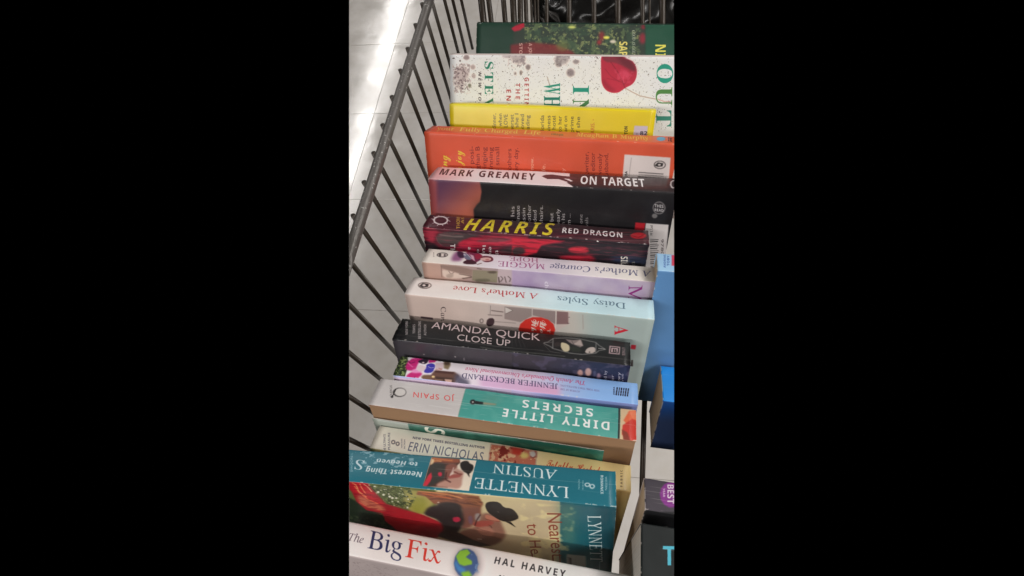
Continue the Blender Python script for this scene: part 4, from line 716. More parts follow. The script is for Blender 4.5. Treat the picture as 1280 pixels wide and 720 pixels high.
def make_book(B):
    """B: name, matrix (origin = near top edge, left end), L, T, W in mm, print ops, look"""
    L, T, W, H = B['L'], B['T'], B['W'], B['H']
    hard = B.get('hard', False)
    root = empty(B['name'], Matrix(B['m']), label=B['label'], category='book')
    if B.get('loose'):
        root['loose'] = 1
    pr = Print(B['name'], L, H, T, B['base'])
    pr.run(B['ops'])
    pr.wear(B.get('worn', .3))
    img = pr.image(B.get('gs', 1.), B.get('gc', 1.2))
    cover = printed(B['name'] + '_cover_print', img, B.get('rough', .42), B.get('coat', .25), B.get('bump', .25))
    r = B.get('r', 1.4)
    arch = B.get('arch', .5)
    th = 2.2 if hard else .35
    k = .001
    ph = rnd.random() * 6
    def wob(x, y, z):
        x, y, z = x / k, y / k, z / k
        a = math.sin(x * .045 + ph) * .22 + math.sin(x * .11 + ph * 2 + y * .1) * .12
        if z > -r * 1.01:
            a += math.sin(y * .9 + ph) * .05
        return a * k * (0.35 if hard else 1.0)
    def uvf(x, y, z):
        x, y, z = x / k, y / k, z / k
        if y > T - r * .3 and z < -r:
            t = T
        elif z > -r * 1.001:
            t = y if y > r else (y if z > -.3 * r else z * .5 + y * .5)
        else:
            t = z
        return (x / L, (t + H) / (T + H))
    def arc(cy, cz, a0, a1, n=5):
        return [((cy + r * math.cos(a)) * k, (cz + r * math.sin(a)) * k, math.cos(a), math.sin(a)) for a in [a0 + (a1 - a0) * i / n for i in range(n + 1)]]
    if not B.get('open_spine'):
        path = [(0, -(r + 2.0) * k, -1, 0)] + arc(r, -r, PI, PI / 2)
    else:
        path = arc(r, -r, PI, PI / 2)
    ns = 8
    for i in range(1, ns):
        y = r + (T - 2 * r) * i / ns
        f = (2 * y / T - 1)
        path.append((y * k, arch * (1 - f * f) * k, -0.0, 1))
    path += arc(T - r, -r, PI / 2, 0) + [(T * k, -(r + 2.0) * k, 1, 0)]
    mesh_obj('spine', sheet(path, L * k, th * k, uvf, wob, rims=(bool(B.get('open_spine')), False)), [cover, CARD_EDGE], root)
    # near board / cover
    zz = [-(r + 2.0) - (W - r - 2.0) * (i / 7) ** 1.3 for i in range(8)]
    near, far = B.get('near', 'front_cover'), 'back_cover' if B.get('near', 'front_cover') == 'front_cover' else 'front_cover'
    if not B.get('open_spine'):
        mesh_obj(near, sheet([(0, z * k, -1, 0) for z in zz[::-1]], L * k, th * k, uvf, wob, rims=(True, False)), [cover, CARD_EDGE], root)
    mesh_obj(far, sheet([(T * k, z * k, 1, 0) for z in zz], L * k, th * k, uvf, wob, nu=36, rims=(False, True)), [cover, CARD_EDGE], root)
    # page block
    ins = 2.6 if hard else .5
    bm = bmesh.new()
    g = .45 if not hard else 2.3
    xs = [ins + (L - 2 * ins) * i / 6 for i in range(7)]
    prof = [(g, -W + (3 if hard else .8)), (g, -1.2 - g), (g + 1.2, -.2 - g), (T - g - 1.2, -.2 - g), (T - g, -1.2 - g), (T - g, -W + (3 if hard else .8))]
    rows = [[bm.verts.new((x * k, y * k, z * k)) for y, z in prof] for x in xs]
    for a, b in zip(rows, rows[1:]):
        for i in range(len(prof)):
            j = (i + 1) % len(prof)
            bm.faces.new((a[i], b[i], b[j], a[j]))
    bm.faces.new(rows[0])
    bm.faces.new(rows[-1][::-1])
    bmesh.ops.recalc_face_normals(bm, faces=bm.faces)
    mesh_obj('page_block', bm, PAPERS[B.get('paper', 'cream')], root)
    return root

# ------------------------------------------------------------------ floor: pale polished tiles, each one laid
def build_floor():
    fl = empty('floor', None, kind='structure')
    m, nt, b = mat('polished_tile')
    tc = nt.nodes.new('ShaderNodeTexCoord')
    gi = nt.nodes.new('ShaderNodeNewGeometry')
    def nz(scale, detail, lo, hi, a, c, src):
        n = nt.nodes.new('ShaderNodeTexNoise')
        n.inputs['Scale'].default_value = scale
        n.inputs['Detail'].default_value = detail
        nt.links.new(src, n.inputs['Vector'])
        r = nt.nodes.new('ShaderNodeValToRGB')
        r.color_ramp.elements[0].position = lo
        r.color_ramp.elements[1].position = hi
        r.color_ramp.elements[0].color = a
        r.color_ramp.elements[1].color = c
        nt.links.new(n.outputs['Fac'], r.inputs['Fac'])
        return n, r
    n1, r1 = nz(9, 5, .3, .72, lin((188, 183, 177)), lin((202, 197, 192)), gi.outputs['Position'])
    n2, r2 = nz(46, 4, .42, .7, (1, 1, 1, 1), (.95, .94, .92, 1), gi.outputs['Position'])
    mx = nt.nodes.new('ShaderNodeMix')
    mx.data_type = 'RGBA'
    mx.blend_type = 'MULTIPLY'
    mx.inputs[0].default_value = 1
    nt.links.new(r1.outputs['Color'], mx.inputs[6])
    nt.links.new(r2.outputs['Color'], mx.inputs[7])
    nt.links.new(mx.outputs[2], b.inputs['Base Color'])
    b.inputs['Roughness'].default_value = .2
    # waxed floor: uneven polish breaks up the reflected tubes
    n3 = nt.nodes.new('ShaderNodeTexNoise')
    n3.inputs['Scale'].default_value = 17
    n3.inputs['Detail'].default_value = 4
    n3.inputs['Roughness'].default_value = .5
    nt.links.new(gi.outputs['Position'], n3.inputs['Vector'])
    bp = nt.nodes.new('ShaderNodeBump')
    bp.inputs['Strength'].default_value = .3
    bp.inputs['Distance'].default_value = .0013
    nt.links.new(n3.outputs['Fac'], bp.inputs['Height'])
    nt.links.new(bp.outputs['Normal'], b.inputs['Normal'])
    mr = nt.nodes.new('ShaderNodeMapRange')
    mr.inputs['From Min'].default_value = .35
    mr.inputs['From Max'].default_value = .7
    mr.inputs['To Min'].default_value = .1
    mr.inputs['To Max'].default_value = .2
    b.inputs['Specular IOR Level'].default_value = .8
    nt.links.new(n1.outputs['Fac'], mr.inputs['Value'])
    nt.links.new(mr.outputs['Result'], b.inputs['Roughness'])
    grout = plain('grout', (154, 148, 141), .9, bump=(400, .4))
    poly = [(-0.9414, 1.6642), (0.1749, 1.6325), (0.173, -0.0506), (-0.3499, -0.1359)]
    P = [Vector((x, y, 0)) for x, y in poly]
    cen = sum(P, Vector()) / len(P)
    def clip(bm):
        for a, c in zip(P, P[1:] + P[:1]):
            d = (c - a).normalized()
            nrm = Vector((d.y, -d.x, 0))
            if nrm.dot(cen - a) > 0:
                nrm = -nrm
            bmesh.ops.bisect_plane(bm, geom=bm.verts[:] + bm.edges[:] + bm.faces[:], plane_co=a, plane_no=nrm, clear_outer=True)
            bmesh.ops.holes_fill(bm, edges=[e for e in bm.edges if e.is_boundary])
    bm = bmesh.new()
    lo = [bm.verts.new((p.x, p.y, -.012)) for p in P]
    up = [bm.verts.new((p.x, p.y, -.0012)) for p in P]
    bm.faces.new(up)
    bm.faces.new(lo[::-1])
    for i in range(len(P)):
        j = (i + 1) % len(P)
        bm.faces.new((lo[i], lo[j], up[j], up[i]))
    bmesh.ops.recalc_face_normals(bm, faces=bm.faces)
    mesh_obj('grout_bed', bm, grout, fl)
    ts, gap = .305, .0008
    ox, oy = (-0.6437, 0.9896)
    turn = Matrix.Translation((ox, oy, 0)) @ Matrix.Rotation(math.radians(3.8), 4, 'Z')
    for i in range(-7, 5):
        for j in range(-5, 9):
            x, y = i * ts, j * ts
            bm = bmesh.new()
            bmesh.ops.create_cube(bm, size=1)
            for v in bm.verts:
                v.co = Vector((x + ts / 2 + v.co.x * (ts - gap), y + ts / 2 + v.co.y * (ts - gap), -.004 + v.co.z * .008 + rnd.uniform(-1, 1) * .00003))
            bmesh.ops.bevel(bm, geom=[e for e in bm.edges if all(v.co.z > -.001 for v in e.verts)], offset=.0005, segments=1, affect='EDGES')
            bmesh.ops.transform(bm, matrix=turn, verts=bm.verts)
            clip(bm)
            if len(bm.faces) < 4:
                bm.free()
                continue
            mesh_obj('tile', bm, m, fl)
build_floor()

# ------------------------------------------------------------------ the cart's wire basket
def build_cart():
    m, nt, b = mat('grey_hammered_coating')
    b.inputs['Base Color'].default_value = lin((112, 108, 104))
    b.inputs['Roughness'].default_value = .38
    b.inputs['Metallic'].default_value = .35
    tc, n = noise_bump(nt, b, 700, .8, .0006, 4)
    sp = nt.nodes.new('ShaderNodeTexNoise')
    sp.inputs['Scale'].default_value = 420
    sp.inputs['Detail'].default_value = 1
    nt.links.new(tc.outputs['Object'], sp.inputs['Vector'])
    sr = nt.nodes.new('ShaderNodeValToRGB')
    sr.color_ramp.elements[0].position = .68
    sr.color_ramp.elements[1].position = .74
    sr.color_ramp.elements[0].color = lin((106, 102, 98))
    sr.color_ramp.elements[1].color = lin((200, 198, 194))  # sparkle of the coating painted into the base colour as pale specks
    nt.links.new(sp.outputs['Fac'], sr.inputs['Fac'])
    nt.links.new(sr.outputs['Color'], b.inputs['Base Color'])
    wire_m = plain('dark_wire_coating', (56, 48, 40), .36, .25, bump=(500, .6))
    root = empty('shopping_cart', Matrix.Translation(Vector((-0.05, 0.25, 0.462))), label='dark grey wire basket of a shopping cart that holds all the books', category='shopping cart')
    org = Vector((-0.05, 0.25, 0.462))
    def part(name, pts, r, mm, seg=10):
        bm = bmesh.new()
        tube(bm, [Vector(p) - org for p in pts], r, seg)
        return mesh_obj(name, bm, mm, root, smooth=True)
    a, c = ((-0.1985, 0.5096, 0.62), (-0.1833, 0.138, 0.62))
    part('rim', [Vector(a).lerp(Vector(c), i / 12) for i in range(13)], .0047, m, 20)
    for p, q in [((-0.21, 0.6305, 0.6216), (-0.2037, 0.6293, 0.465)), ((-0.2086, 0.594, 0.6216), (-0.2022, 0.5928, 0.465)), ((-0.2073, 0.5625, 0.6216), (-0.2009, 0.5613, 0.465)), ((-0.2055, 0.519, 0.6216), (-0.1992, 0.5178, 0.465)), ((-0.2042, 0.487, 0.6216), (-0.1979, 0.4858, 0.465)), ((-0.2027, 0.4515, 0.6216), (-0.1964, 0.4503, 0.465)), ((-0.2012, 0.4135, 0.6216), (-0.1949, 0.4123, 0.465)), ((-0.1999, 0.381, 0.6216), (-0.1935, 0.3798, 0.465)), ((-0.1983, 0.344, 0.6216), (-0.192, 0.3428, 0.465)), ((-0.1969, 0.3075, 0.6216), (-0.1905, 0.3063, 0.465)), ((-0.1955, 0.274, 0.6216), (-0.1892, 0.2728, 0.465)), ((-0.1942, 0.2415, 0.6216), (-0.1878, 0.2403, 0.465)), ((-0.1928, 0.207, 0.6216), (-0.1864, 0.2058, 0.465)), ((-0.1914, 0.173, 0.6216), (-0.185, 0.1718, 0.465)), ((-0.1901, 0.143, 0.6216), (-0.1838, 0.1418, 0.465)), ((-0.1888, 0.11, 0.6216), (-0.1825, 0.1088, 0.465)), ((-0.1876, 0.0795, 0.6216), (-0.1812, 0.0783, 0.465)), ((-0.1863, 0.0495, 0.6216), (-0.18, 0.0483, 0.465))]:
        part('side_wire', [p, q], .0021, wire_m)
    for p, q, r in [((-0.1687, 0.597, 0.5718), (-0.1531, 0.515, 0.465), 0.00427), ((-0.1594, 0.597, 0.5717), (-0.141, 0.5148, 0.465), 0.00326), ((-0.14, 0.597, 0.5715), (-0.1257, 0.5144, 0.465), 0.00324), ((-0.1274, 0.597, 0.5713), (-0.1176, 0.5141, 0.465), 0.00398), ((-0.1178, 0.597, 0.5712), (-0.113, 0.5139, 0.465), 0.00347), ((-0.1113, 0.597, 0.5711), (-0.102, 0.5137, 0.465), 0.00272), ((-0.1045, 0.597, 0.571), (-0.0945, 0.5136, 0.465), 0.00148), ((-0.0998, 0.597, 0.571), (-0.0902, 0.5135, 0.465), 0.00148), ((-0.0958, 0.597, 0.5709), (-0.087, 0.5134, 0.465), 0.00128), ((-0.0849, 0.597, 0.5708), (-0.0766, 0.5131, 0.465), 0.00246), ((-0.0574, 0.597, 0.5705), (-0.0469, 0.5125, 0.465), 0.00318), ((-0.0274, 0.597, 0.5701), (-0.0142, 0.5118, 0.465), 0.00315), ((0.0011, 0.597, 0.5698), (0.0169, 0.5111, 0.465), 0.00385), ((0.0303, 0.597, 0.5694), (0.0466, 0.5104, 0.465), 0.00287), ((0.0386, 0.597, 0.5693), (0.0557, 0.5102, 0.465), 0.00143), ((0.0534, 0.597, 0.5691), (0.0718, 0.5098, 0.465), 0.0038)]:
        part('front_wire', [p, q], r, wire_m)
    for p, q in [((0.0603, 0.0052, 0.462), (0.0611, 0.3338, 0.462)), ((0.0586, 0.0049, 0.462), (0.0588, 0.3336, 0.462)), ((-0.1637, -0.05, 0.459), (0.0, -0.05, 0.459)), ((-0.1673, 0.04, 0.459), (0.0, 0.04, 0.459)), ((-0.171, 0.13, 0.459), (0.0, 0.13, 0.459)), ((-0.1747, 0.22, 0.459), (0.0, 0.22, 0.459)), ((-0.1784, 0.31, 0.459), (0.0, 0.31, 0.459)), ((-0.182, 0.4, 0.459), (0.0, 0.4, 0.459)), ((-0.1857, 0.49, 0.459), (0.0, 0.49, 0.459))]:
        part('bottom_wire', [p, q], .0015, wire_m)
build_cart()

# ------------------------------------------------------------------ crumpled black plastic bag beyond the basket's end
def build_bag():
    m = plain('black_plastic_film', (26, 25, 24), .27, bump=(9, .5, .02, 1), spec=.7)
    bm = bmesh.new()
    bmesh.ops.create_uvsphere(bm, u_segments=160, v_segments=90, radius=1)
    from mathutils import noise as nz
    for v in bm.verts:
        d = v.co.normalized()
        k = 1 + .16 * nz.noise(d * 2.2) - .15 * abs(nz.noise(d * 3.4 + Vector((3, 1, 2)))) - .02 * abs(nz.noise(d * 9))
        v.co = Vector((d.x * .15, d.y * .11, d.z * .12)) * k
    trim(bm, Matrix.Translation(Vector((-0.0026, 0.86, 0.3759))))
    o = mesh_obj('plastic_bag', bm, m, smooth=True)
    o.location = (-0.0026, 0.86, 0.3759)
    o['label'] = 'crumpled glossy black plastic bag behind the wires at the top of the picture'
    o['category'] = 'plastic bag'
build_bag()

# ------------------------------------------------------------------ the books
BOOKS = [
    dict(name='hardback_book', label='dark green hardback with foliage and red flowers on its cover, farthest book in the row', m=[[0.999934, 0.003838, 0.010831, -0.14161], [-0.010476, 0.691763, 0.722049, 0.46919], [-0.004721, -0.722115, 0.691757, 0.61251], [0, 0, 0, 1]], L=234.4, T=31.6, W=150.0, H=110, base=(36, 60, 49), hard=True, r=3.2, arch=2.0, worn=0.1, coat=0.4, rough=0.35, paper='white', ops=[
        ('Pc',[(39.1,5.6),(171.3,6.5),(179.6,-59.6),(42.7,-63.7)],(52,62,54),1.5,1),
        ('Nc',[(50.3,1.2),(167.2,2.2),(171.6,-33.4),(52.5,-35.9)],(104,122,82),5,0.5,2,0.6),
        ('Nc',[(50.3,1.2),(167.2,2.2),(171.6,-33.4),(52.5,-35.9)],(150,158,100),2.6,0.72,1.2,0.6),
        ('Nc',[(50.3,1.2),(167.2,2.2),(171.6,-33.4),(52.5,-35.9)],(58,78,62),7,0.5,3,0.7),
        ('Pc',[(37.1,-21.6),(59.9,-18.9),(85.2,-20.8),(102.2,-26.5),(111.2,-34.7),(38.0,-40.1)],(120,44,48),1,0.85),
        ('Pc',[(37.2,-6.4),(42.0,-1.9),(50.3,0.4),(51.4,-4.0),(46.6,-7.8),(40.7,-9.0)],(170,40,58),0.6,1),
        ('Pc',[(133.7,-11.9),(133.7,-13.8),(133.0,-15.4),(132.0,-16.3),(130.7,-16.3),(129.5,-15.4),(128.6,-13.9),(128.1,-12.0),(128.2,-10.1),(128.8,-8.6),(129.9,-7.7),(131.1,-7.7),(132.3,-8.5),(133.3,-10.0)],(130,48,50),1.2,0.9),
        ('Pc',[(131.5,-17.9),(131.4,-18.8),(130.8,-19.6),(129.9,-20.0),(128.8,-20.1),(127.8,-19.6),(127.0,-18.9),(126.7,-17.9),(126.8,-17.0),(127.4,-16.2),(128.4,-15.7),(129.4,-15.7),(130.5,-16.1),(131.2,-16.9)],(150,50,52),0.9,0.9),
        ('Pc',[(139.1,-13.3),(138.8,-14.0),(138.0,-14.5),(136.7,-14.8),(135.3,-14.8),(134.0,-14.5),(133.1,-14.0),(132.7,-13.4),(132.9,-12.8),(133.8,-12.3),(135.0,-12.0),(136.5,-11.9),(137.8,-12.2),(138.7,-12.7)],(214,206,90),0.5,1),
        ('Pc',[(145.8,-16.9),(145.6,-17.5),(144.8,-18.1),(143.5,-18.4),(142.1,-18.4),(140.8,-18.1),(139.9,-17.6),(139.5,-17.0),(139.7,-16.4),(140.6,-15.8),(141.8,-15.5),(143.2,-15.5),(144.5,-15.8),(145.5,-16.3)],(200,190,170),0.5,1),
        ('Pc',[(104.3,-3.5),(104.0,-4.4),(102.9,-5.2),(101.3,-5.7),(99.5,-5.7),(97.8,-5.3),(96.6,-4.5),(96.2,-3.6),(96.5,-2.6),(97.6,-1.8),(99.1,-1.4),(101.0,-1.4),(102.6,-1.8),(103.8,-2.5)],(200,206,110),0.9,1),
        ('Pc',[(98.5,-22.1),(98.0,-24.1),(96.3,-25.7),(93.8,-26.6),(90.8,-26.6),(88.1,-25.8),(86.1,-24.3),(85.3,-22.3),(85.8,-20.3),(87.5,-18.7),(90.1,-17.8),(93.0,-17.8),(95.8,-18.6),(97.7,-20.2)],(130,136,74),1.6,0.5),
        ('Pc',[(174.6,-13.6),(174.6,-15.8),(174.0,-17.6),(172.8,-18.6),(171.4,-18.6),(170.1,-17.6),(169.0,-15.9),(168.4,-13.7),(168.4,-11.4),(169.1,-9.7),(170.2,-8.7),(171.6,-8.7),(173.0,-9.6),(174.0,-11.4)],(140,44,56),1.2,0.9),
        ('Pc',[(172.9,-2.8),(172.9,-4.0),(172.4,-5.0),(171.7,-5.6),(170.9,-5.6),(170.0,-5.1),(169.4,-4.1),(169.0,-2.8),(169.1,-1.6),(169.5,-0.6),(170.2,-0.0),(171.0,-0.0),(171.9,-0.5),(172.5,-1.5)],(130,40,52),1,0.9),
        ('Pc',[(172.1,6.5),(201.1,6.7),(208.3,-43.8),(178.5,-44.5)],(36,78,60),0.4,1),
        ('Tc','SAP','B',(149.0,-16.9),(150.5,-30.1),(156.9,-16.7),(222,206,110)),
        ('Tc','NIGHT','B',(184.7,-19.2),(188.9,-51.7),(194.8,-19.1),(226,210,90)),
        ('Tc','A JOURNEY','B',(56.6,-19.7),(58.0,-42.8),(60.0,-19.7),(196,150,140)),
        ('Tc','STORY','B',(46.4,-19.9),(47.4,-38.3),(49.8,-19.8),(196,150,140)),
        ('Tc','GOOD AS GOLD','T',(160.5,-6.5),(163.2,-29.9),(163.6,-6.5),(200,206,180)),
    ]),
    dict(name='hardback_book', label='white hardback with a large red leaf, grey blots and teal green capitals', m=[[1.0, 0.000244, 0.000153, -0.15746], [-0.000282, 0.722512, 0.691359, 0.41211], [5.8e-05, -0.691359, 0.722512, 0.6167], [0, 0, 0, 1]], L=236.7, T=33.8, W=150.0, H=120, base=(226, 212, 206), hard=True, r=3.0, arch=2.0, worn=0.1, coat=0.1, rough=0.5, paper='white', ops=[
        ('Gc',[(-2.0,5.0),(240.4,6.6),(253.2,-76.7),(-3.0,-86.4)],(109.7,-1.2),(236,226,222),(113.9,-66.6),(234,228,214),0.2),
        ('Pc',[(19.4,-18.0),(18.6,-21.2),(16.6,-23.8),(13.6,-25.3),(10.2,-25.4),(7.2,-24.0),(5.1,-21.4),(4.4,-18.2),(5.2,-15.0),(7.3,-12.4),(10.3,-11.0),(13.6,-11.0),(16.6,-12.3),(18.6,-14.8)],(176,158,156),1.2,0.8),
        ('Pc',[(14.4,-27.0),(13.9,-29.6),(12.5,-31.7),(10.5,-32.9),(8.2,-32.9),(6.2,-31.8),(4.8,-29.7),(4.4,-27.1),(4.9,-24.6),(6.3,-22.5),(8.3,-21.3),(10.5,-21.2),(12.5,-22.4),(13.9,-24.4)],(184,168,164),1,0.7),
        ('Nc',[(2.8,-9.4),(21.0,-9.2),(21.1,-35.8),(4.3,-36.2)],(140,120,120),2,0.5,1.2,0.7),
        ('Nc',[(2.8,-12.4),(16.0,-12.2),(17.7,-32.9),(4.3,-33.2)],(110,92,94),1.6,0.6,0.3,1),
        ('Pc',[(20.1,-2.7),(19.8,-4.0),(18.9,-5.0),(17.6,-5.6),(16.1,-5.6),(14.8,-5.0),(13.9,-4.0),(13.6,-2.8),(13.9,-1.5),(14.8,-0.5),(16.1,0.0),(17.6,0.0),(18.9,-0.5),(19.8,-1.5)],(150,132,130),0.6,1),
        ('Pc',[(25.9,-12.1),(25.7,-13.0),(25.0,-13.8),(24.0,-14.2),(22.9,-14.2),(21.9,-13.8),(21.2,-13.1),(21.0,-12.1),(21.2,-11.2),(21.9,-10.4),(22.9,-10.0),(24.0,-10.0),(25.0,-10.4),(25.7,-11.1)],(176,158,154),0.6,1),
        ('Pc',[(26.4,-20.1),(26.2,-21.1),(25.6,-21.8),(24.8,-22.3),(23.9,-22.3),(23.1,-21.9),(22.5,-21.1),(22.3,-20.2),(22.5,-19.2),(23.0,-18.4),(23.9,-18.0),(24.8,-18.0),(25.6,-18.4),(26.2,-19.2)],(180,164,160),0.6,1),
        ('Pc',[(21.9,-29.1),(21.7,-29.9),(21.3,-30.5),(20.6,-30.9),(19.9,-30.9),(19.2,-30.6),(18.7,-29.9),(18.6,-29.1),(18.7,-28.3),(19.2,-27.7),(19.9,-27.3),(20.6,-27.3),(21.3,-27.6),(21.7,-28.3)],(120,120,100),0.4,1),
        ('Pc',[(4.9,-3.6),(4.8,-4.0),(4.4,-4.3),(4.0,-4.5),(3.4,-4.5),(2.9,-4.3),(2.6,-4.0),(2.4,-3.6),(2.6,-3.2),(2.9,-2.9),(3.4,-2.8),(4.0,-2.8),(4.5,-2.9),(4.8,-3.2)],(40,34,36),0.3,1),
        ('Pc',[(11.1,-6.4),(11.0,-6.8),(10.8,-7.0),(10.5,-7.1),(10.1,-7.2),(9.8,-7.0),(9.5,-6.8),(9.5,-6.5),(9.5,-6.1),(9.8,-5.9),(10.1,-5.7),(10.5,-5.7),(10.8,-5.9),(11.0,-6.1)],(40,34,36),0.3,1),
        ('Pc',[(76.3,-2.9),(75.7,-5.4),(73.8,-7.4),(71.0,-8.5),(67.8,-8.5),(64.9,-7.5),(62.9,-5.5),(62.1,-3.0),(62.7,-0.6),(64.6,1.4),(67.4,2.5),(70.6,2.5),(73.5,1.5),(75.5,-0.5)],(176,164,164),0.9,0.9),
        ('Pc',[(65.1,0.5),(64.5,-0.7),(62.8,-1.7),(60.3,-2.3),(57.4,-2.3),(54.9,-1.8),(53.1,-0.8),(52.4,0.4),(53.0,1.7),(54.7,2.7),(57.3,3.2),(60.1,3.2),(62.7,2.7),(64.5,1.7)],(170,158,158),0.8,0.8),
        ('Nc',[(59.6,1.2),(78.5,1.3),(75.9,-11.4),(59.9,-11.6)],(140,128,130),2.4,0.5,1.2,0.7),
        ('Pc',[(81.4,-11.4),(81.2,-12.5),(80.6,-13.3),(79.7,-13.8),(78.6,-13.8),(77.6,-13.4),(76.9,-12.5),(76.7,-11.4),(76.8,-10.3),(77.5,-9.5),(78.4,-9.0),(79.5,-9.0),(80.4,-9.4),(81.1,-10.3)],(140,128,126),0.5,1),
        ('Pc',[(73.3,-16.5),(73.2,-17.4),(72.9,-18.2),(72.4,-18.6),(71.9,-18.6),(71.4,-18.2),(71.1,-17.5),(70.9,-16.5),(71.0,-15.6),(71.3,-14.8),(71.8,-14.4),(72.3,-14.4),(72.8,-14.8),(73.1,-15.6)],(120,110,106),0.4,1),
        ('Pc',[(67.7,-17.3),(67.6,-17.9),(67.3,-18.4),(66.9,-18.7),(66.3,-18.7),(65.8,-18.5),(65.5,-18.0),(65.3,-17.3),(65.4,-16.7),(65.7,-16.2),(66.2,-15.9),(66.8,-15.9),(67.2,-16.2),(67.6,-16.7)],(140,128,126),0.4,1),
        ('Pc',[(118.2,-3.2),(117.7,-5.6),(115.9,-7.6),(113.2,-8.7),(110.1,-8.7),(107.3,-7.7),(105.2,-5.8),(104.4,-3.3),(104.9,-0.9),(106.7,1.1),(109.4,2.2),(112.5,2.2),(115.3,1.1),(117.4,-0.8)],(164,154,154),0.9,0.9),
        ('Pc',[(111.6,-8.2),(111.4,-9.4),(110.6,-10.4),(109.4,-10.9),(108.0,-11.0),(106.8,-10.4),(105.9,-9.5),(105.5,-8.2),(105.7,-7.0),(106.5,-6.0),(107.7,-5.5),(109.1,-5.5),(110.3,-6.0),(111.3,-6.9)],(150,140,140),0.6,0.9),
        ('Nc',[(101.8,1.5),(120.2,1.7),(116.4,-9.5),(107.2,-11.0)],(128,118,120),2.4,0.5,1.2,0.7),
        ('Pc',[(124.5,-15.8),(124.2,-17.3),(123.2,-18.5),(121.8,-19.3),(120.0,-19.3),(118.4,-18.6),(117.3,-17.4),(116.8,-15.9),(117.1,-14.3),(118.1,-13.1),(119.6,-12.4),(121.3,-12.4),(122.8,-13.0),(124.0,-14.2)],(140,128,130),0.8,1),
        ('Pc',[(128.3,-5.9),(128.1,-6.8),(127.3,-7.5),(126.1,-7.9),(124.8,-8.0),(123.5,-7.6),(122.6,-6.8),(122.2,-5.9),(122.5,-5.0),(123.3,-4.3),(124.5,-3.9),(125.8,-3.9),(127.1,-4.3),(128.0,-5.0)],(150,140,140),0.6,1),
        ('Nc',[(2.9,0.7),(212.9,2.5),(222.2,-66.8),(2.3,-74.2)],(90,80,70),1.1,0.95,0.2,1),
        ('Pc',[(150.5,2.2),(152.2,2.4),(154.4,2.4),(157.1,2.1),(160.3,1.7),(164.1,1.0),(167.5,0.2),(170.7,-0.9),(173.5,-2.2),(176.1,-3.7),(178.3,-5.5),(180.0,-7.4),(181.4,-9.6),(182.4,-12.0),(183.0,-14.3),(183.2,-16.7),(182.9,-19.0),(182.3,-21.3),(181.3,-23.2),(180.0,-24.8),(178.3,-26.1),(176.4,-27.0),(174.5,-28.0),(172.8,-29.1),(171.1,-30.3),(169.5,-31.6),(167.8,-32.5),(165.7,-32.9),(163.5,-33.0),(161.0,-32.7),(158.7,-32.1),(156.7,-31.2),(155.0,-29.9),(153.5,-28.3),(152.3,-26.4),(151.3,-24.2),(150.6,-21.7),(150.2,-18.9),(149.8,-15.7),(149.4,-12.2),(149.0,-8.4),(148.6,-4.3),(148.7,-1.1),(149.4,1.0)],(176,36,60),0.2,1),
        ('Pc',[(150.4,0.9),(153.3,1.6),(158.5,1.3),(166.0,0.0),(172.2,-2.1),(176.9,-5.2),(180.0,-8.6),(181.5,-12.3),(179.8,-13.2),(174.8,-11.2),(169.6,-9.2),(164.2,-7.2),(159.2,-6.2),(154.8,-6.3),(151.6,-4.6),(149.8,-1.2)],(128,44,58),0.6,1),
        ('Lc',[(153.0,-11.8),(159.7,-18.7),(167.6,-22.8)],0.35,(128,20,42),0.2),
        ('Lc',[(171.1,-13.0),(170.9,-18.6),(171.5,-24.2)],0.35,(214,96,120),0.2),
        ('Lc',[(178.8,-15.7),(174.9,-20.6),(172.4,-25.6)],0.35,(128,20,42),0.2),
        ('Pc',[(164.8,1.2),(170.1,-0.5),(174.8,-3.1),(178.9,-6.9),(181.3,-10.4),(182.1,-13.9),(180.3,-14.6),(176.0,-12.6),(171.9,-9.9),(167.8,-6.5),(164.9,-3.1),(163.0,0.3)],(96,28,42),1.6,0.7),
        ('Pc',[(153.3,-21.0),(157.1,-25.1),(161.0,-28.3),(165.0,-30.3),(165.1,-31.4),(161.3,-31.5),(157.6,-30.1),(153.9,-27.3),(151.9,-24.2),(151.6,-20.6)],(140,24,46),1.2,0.8),
        ('Pc',[(166.5,-13.8),(169.0,-12.3),(172.0,-12.6),(175.5,-14.7),(176.5,-17.1),(175.0,-19.9),(173.0,-21.0),(170.7,-20.3),(168.5,-18.6),(166.3,-15.8)],(204,60,90),0.9,0.7),
        ('Lc',[(157.7,-5.6),(165.3,-14.5),(170.6,-22.8),(173.4,-28.4)],0.5,(120,20,40),0.3),
        ('Lc',[(155.3,-20.2),(163.0,-21.5),(170.7,-23.5)],0.4,(140,24,44),0.3),
        ('Nc',[(159.4,-7.6),(180.1,-14.3),(178.2,-24.1),(168.1,-27.1)],(206,70,96),4,0.6,3,0.5),
        ('Lc',[(173.4,-28.4),(180.5,-31.8),(188.4,-35.2),(203.5,-37.7)],0.4,(96,60,56),0.15),
        ('Lc',[(98.3,-19.7),(101.2,-27.6)],0.4,(70,60,60),0.15),
        ('Lc',[(140.6,1.9),(146.2,-2.2)],0.5,(50,44,44),0.15),
        ('Tc','STE','R4',(35.6,-6.9),(36.1,-37.0),(44.1,-6.8),(16,120,92)),
        ('Tc','VEN','R4',(36.1,-40.0),(36.6,-73.8),(44.8,-39.8),(40,112,70)),
        ('Tc','NEW YORK TIMES','I6',(29.2,-16.4),(29.8,-77.2),(32.2,-16.4),(60,50,50)),
        ('Tc','GETTING','B7',(75.9,-20.8),(77.2,-52.6),(80.2,-20.7),(160,50,50)),
        ('Tc','THE HOPE','B7',(67.2,-26.0),(68.7,-68.1),(71.7,-26.0),(160,50,50)),
        ('Tc','ENCORE','B7',(58.1,-32.1),(59.2,-68.4),(62.6,-32.0),(160,50,50)),
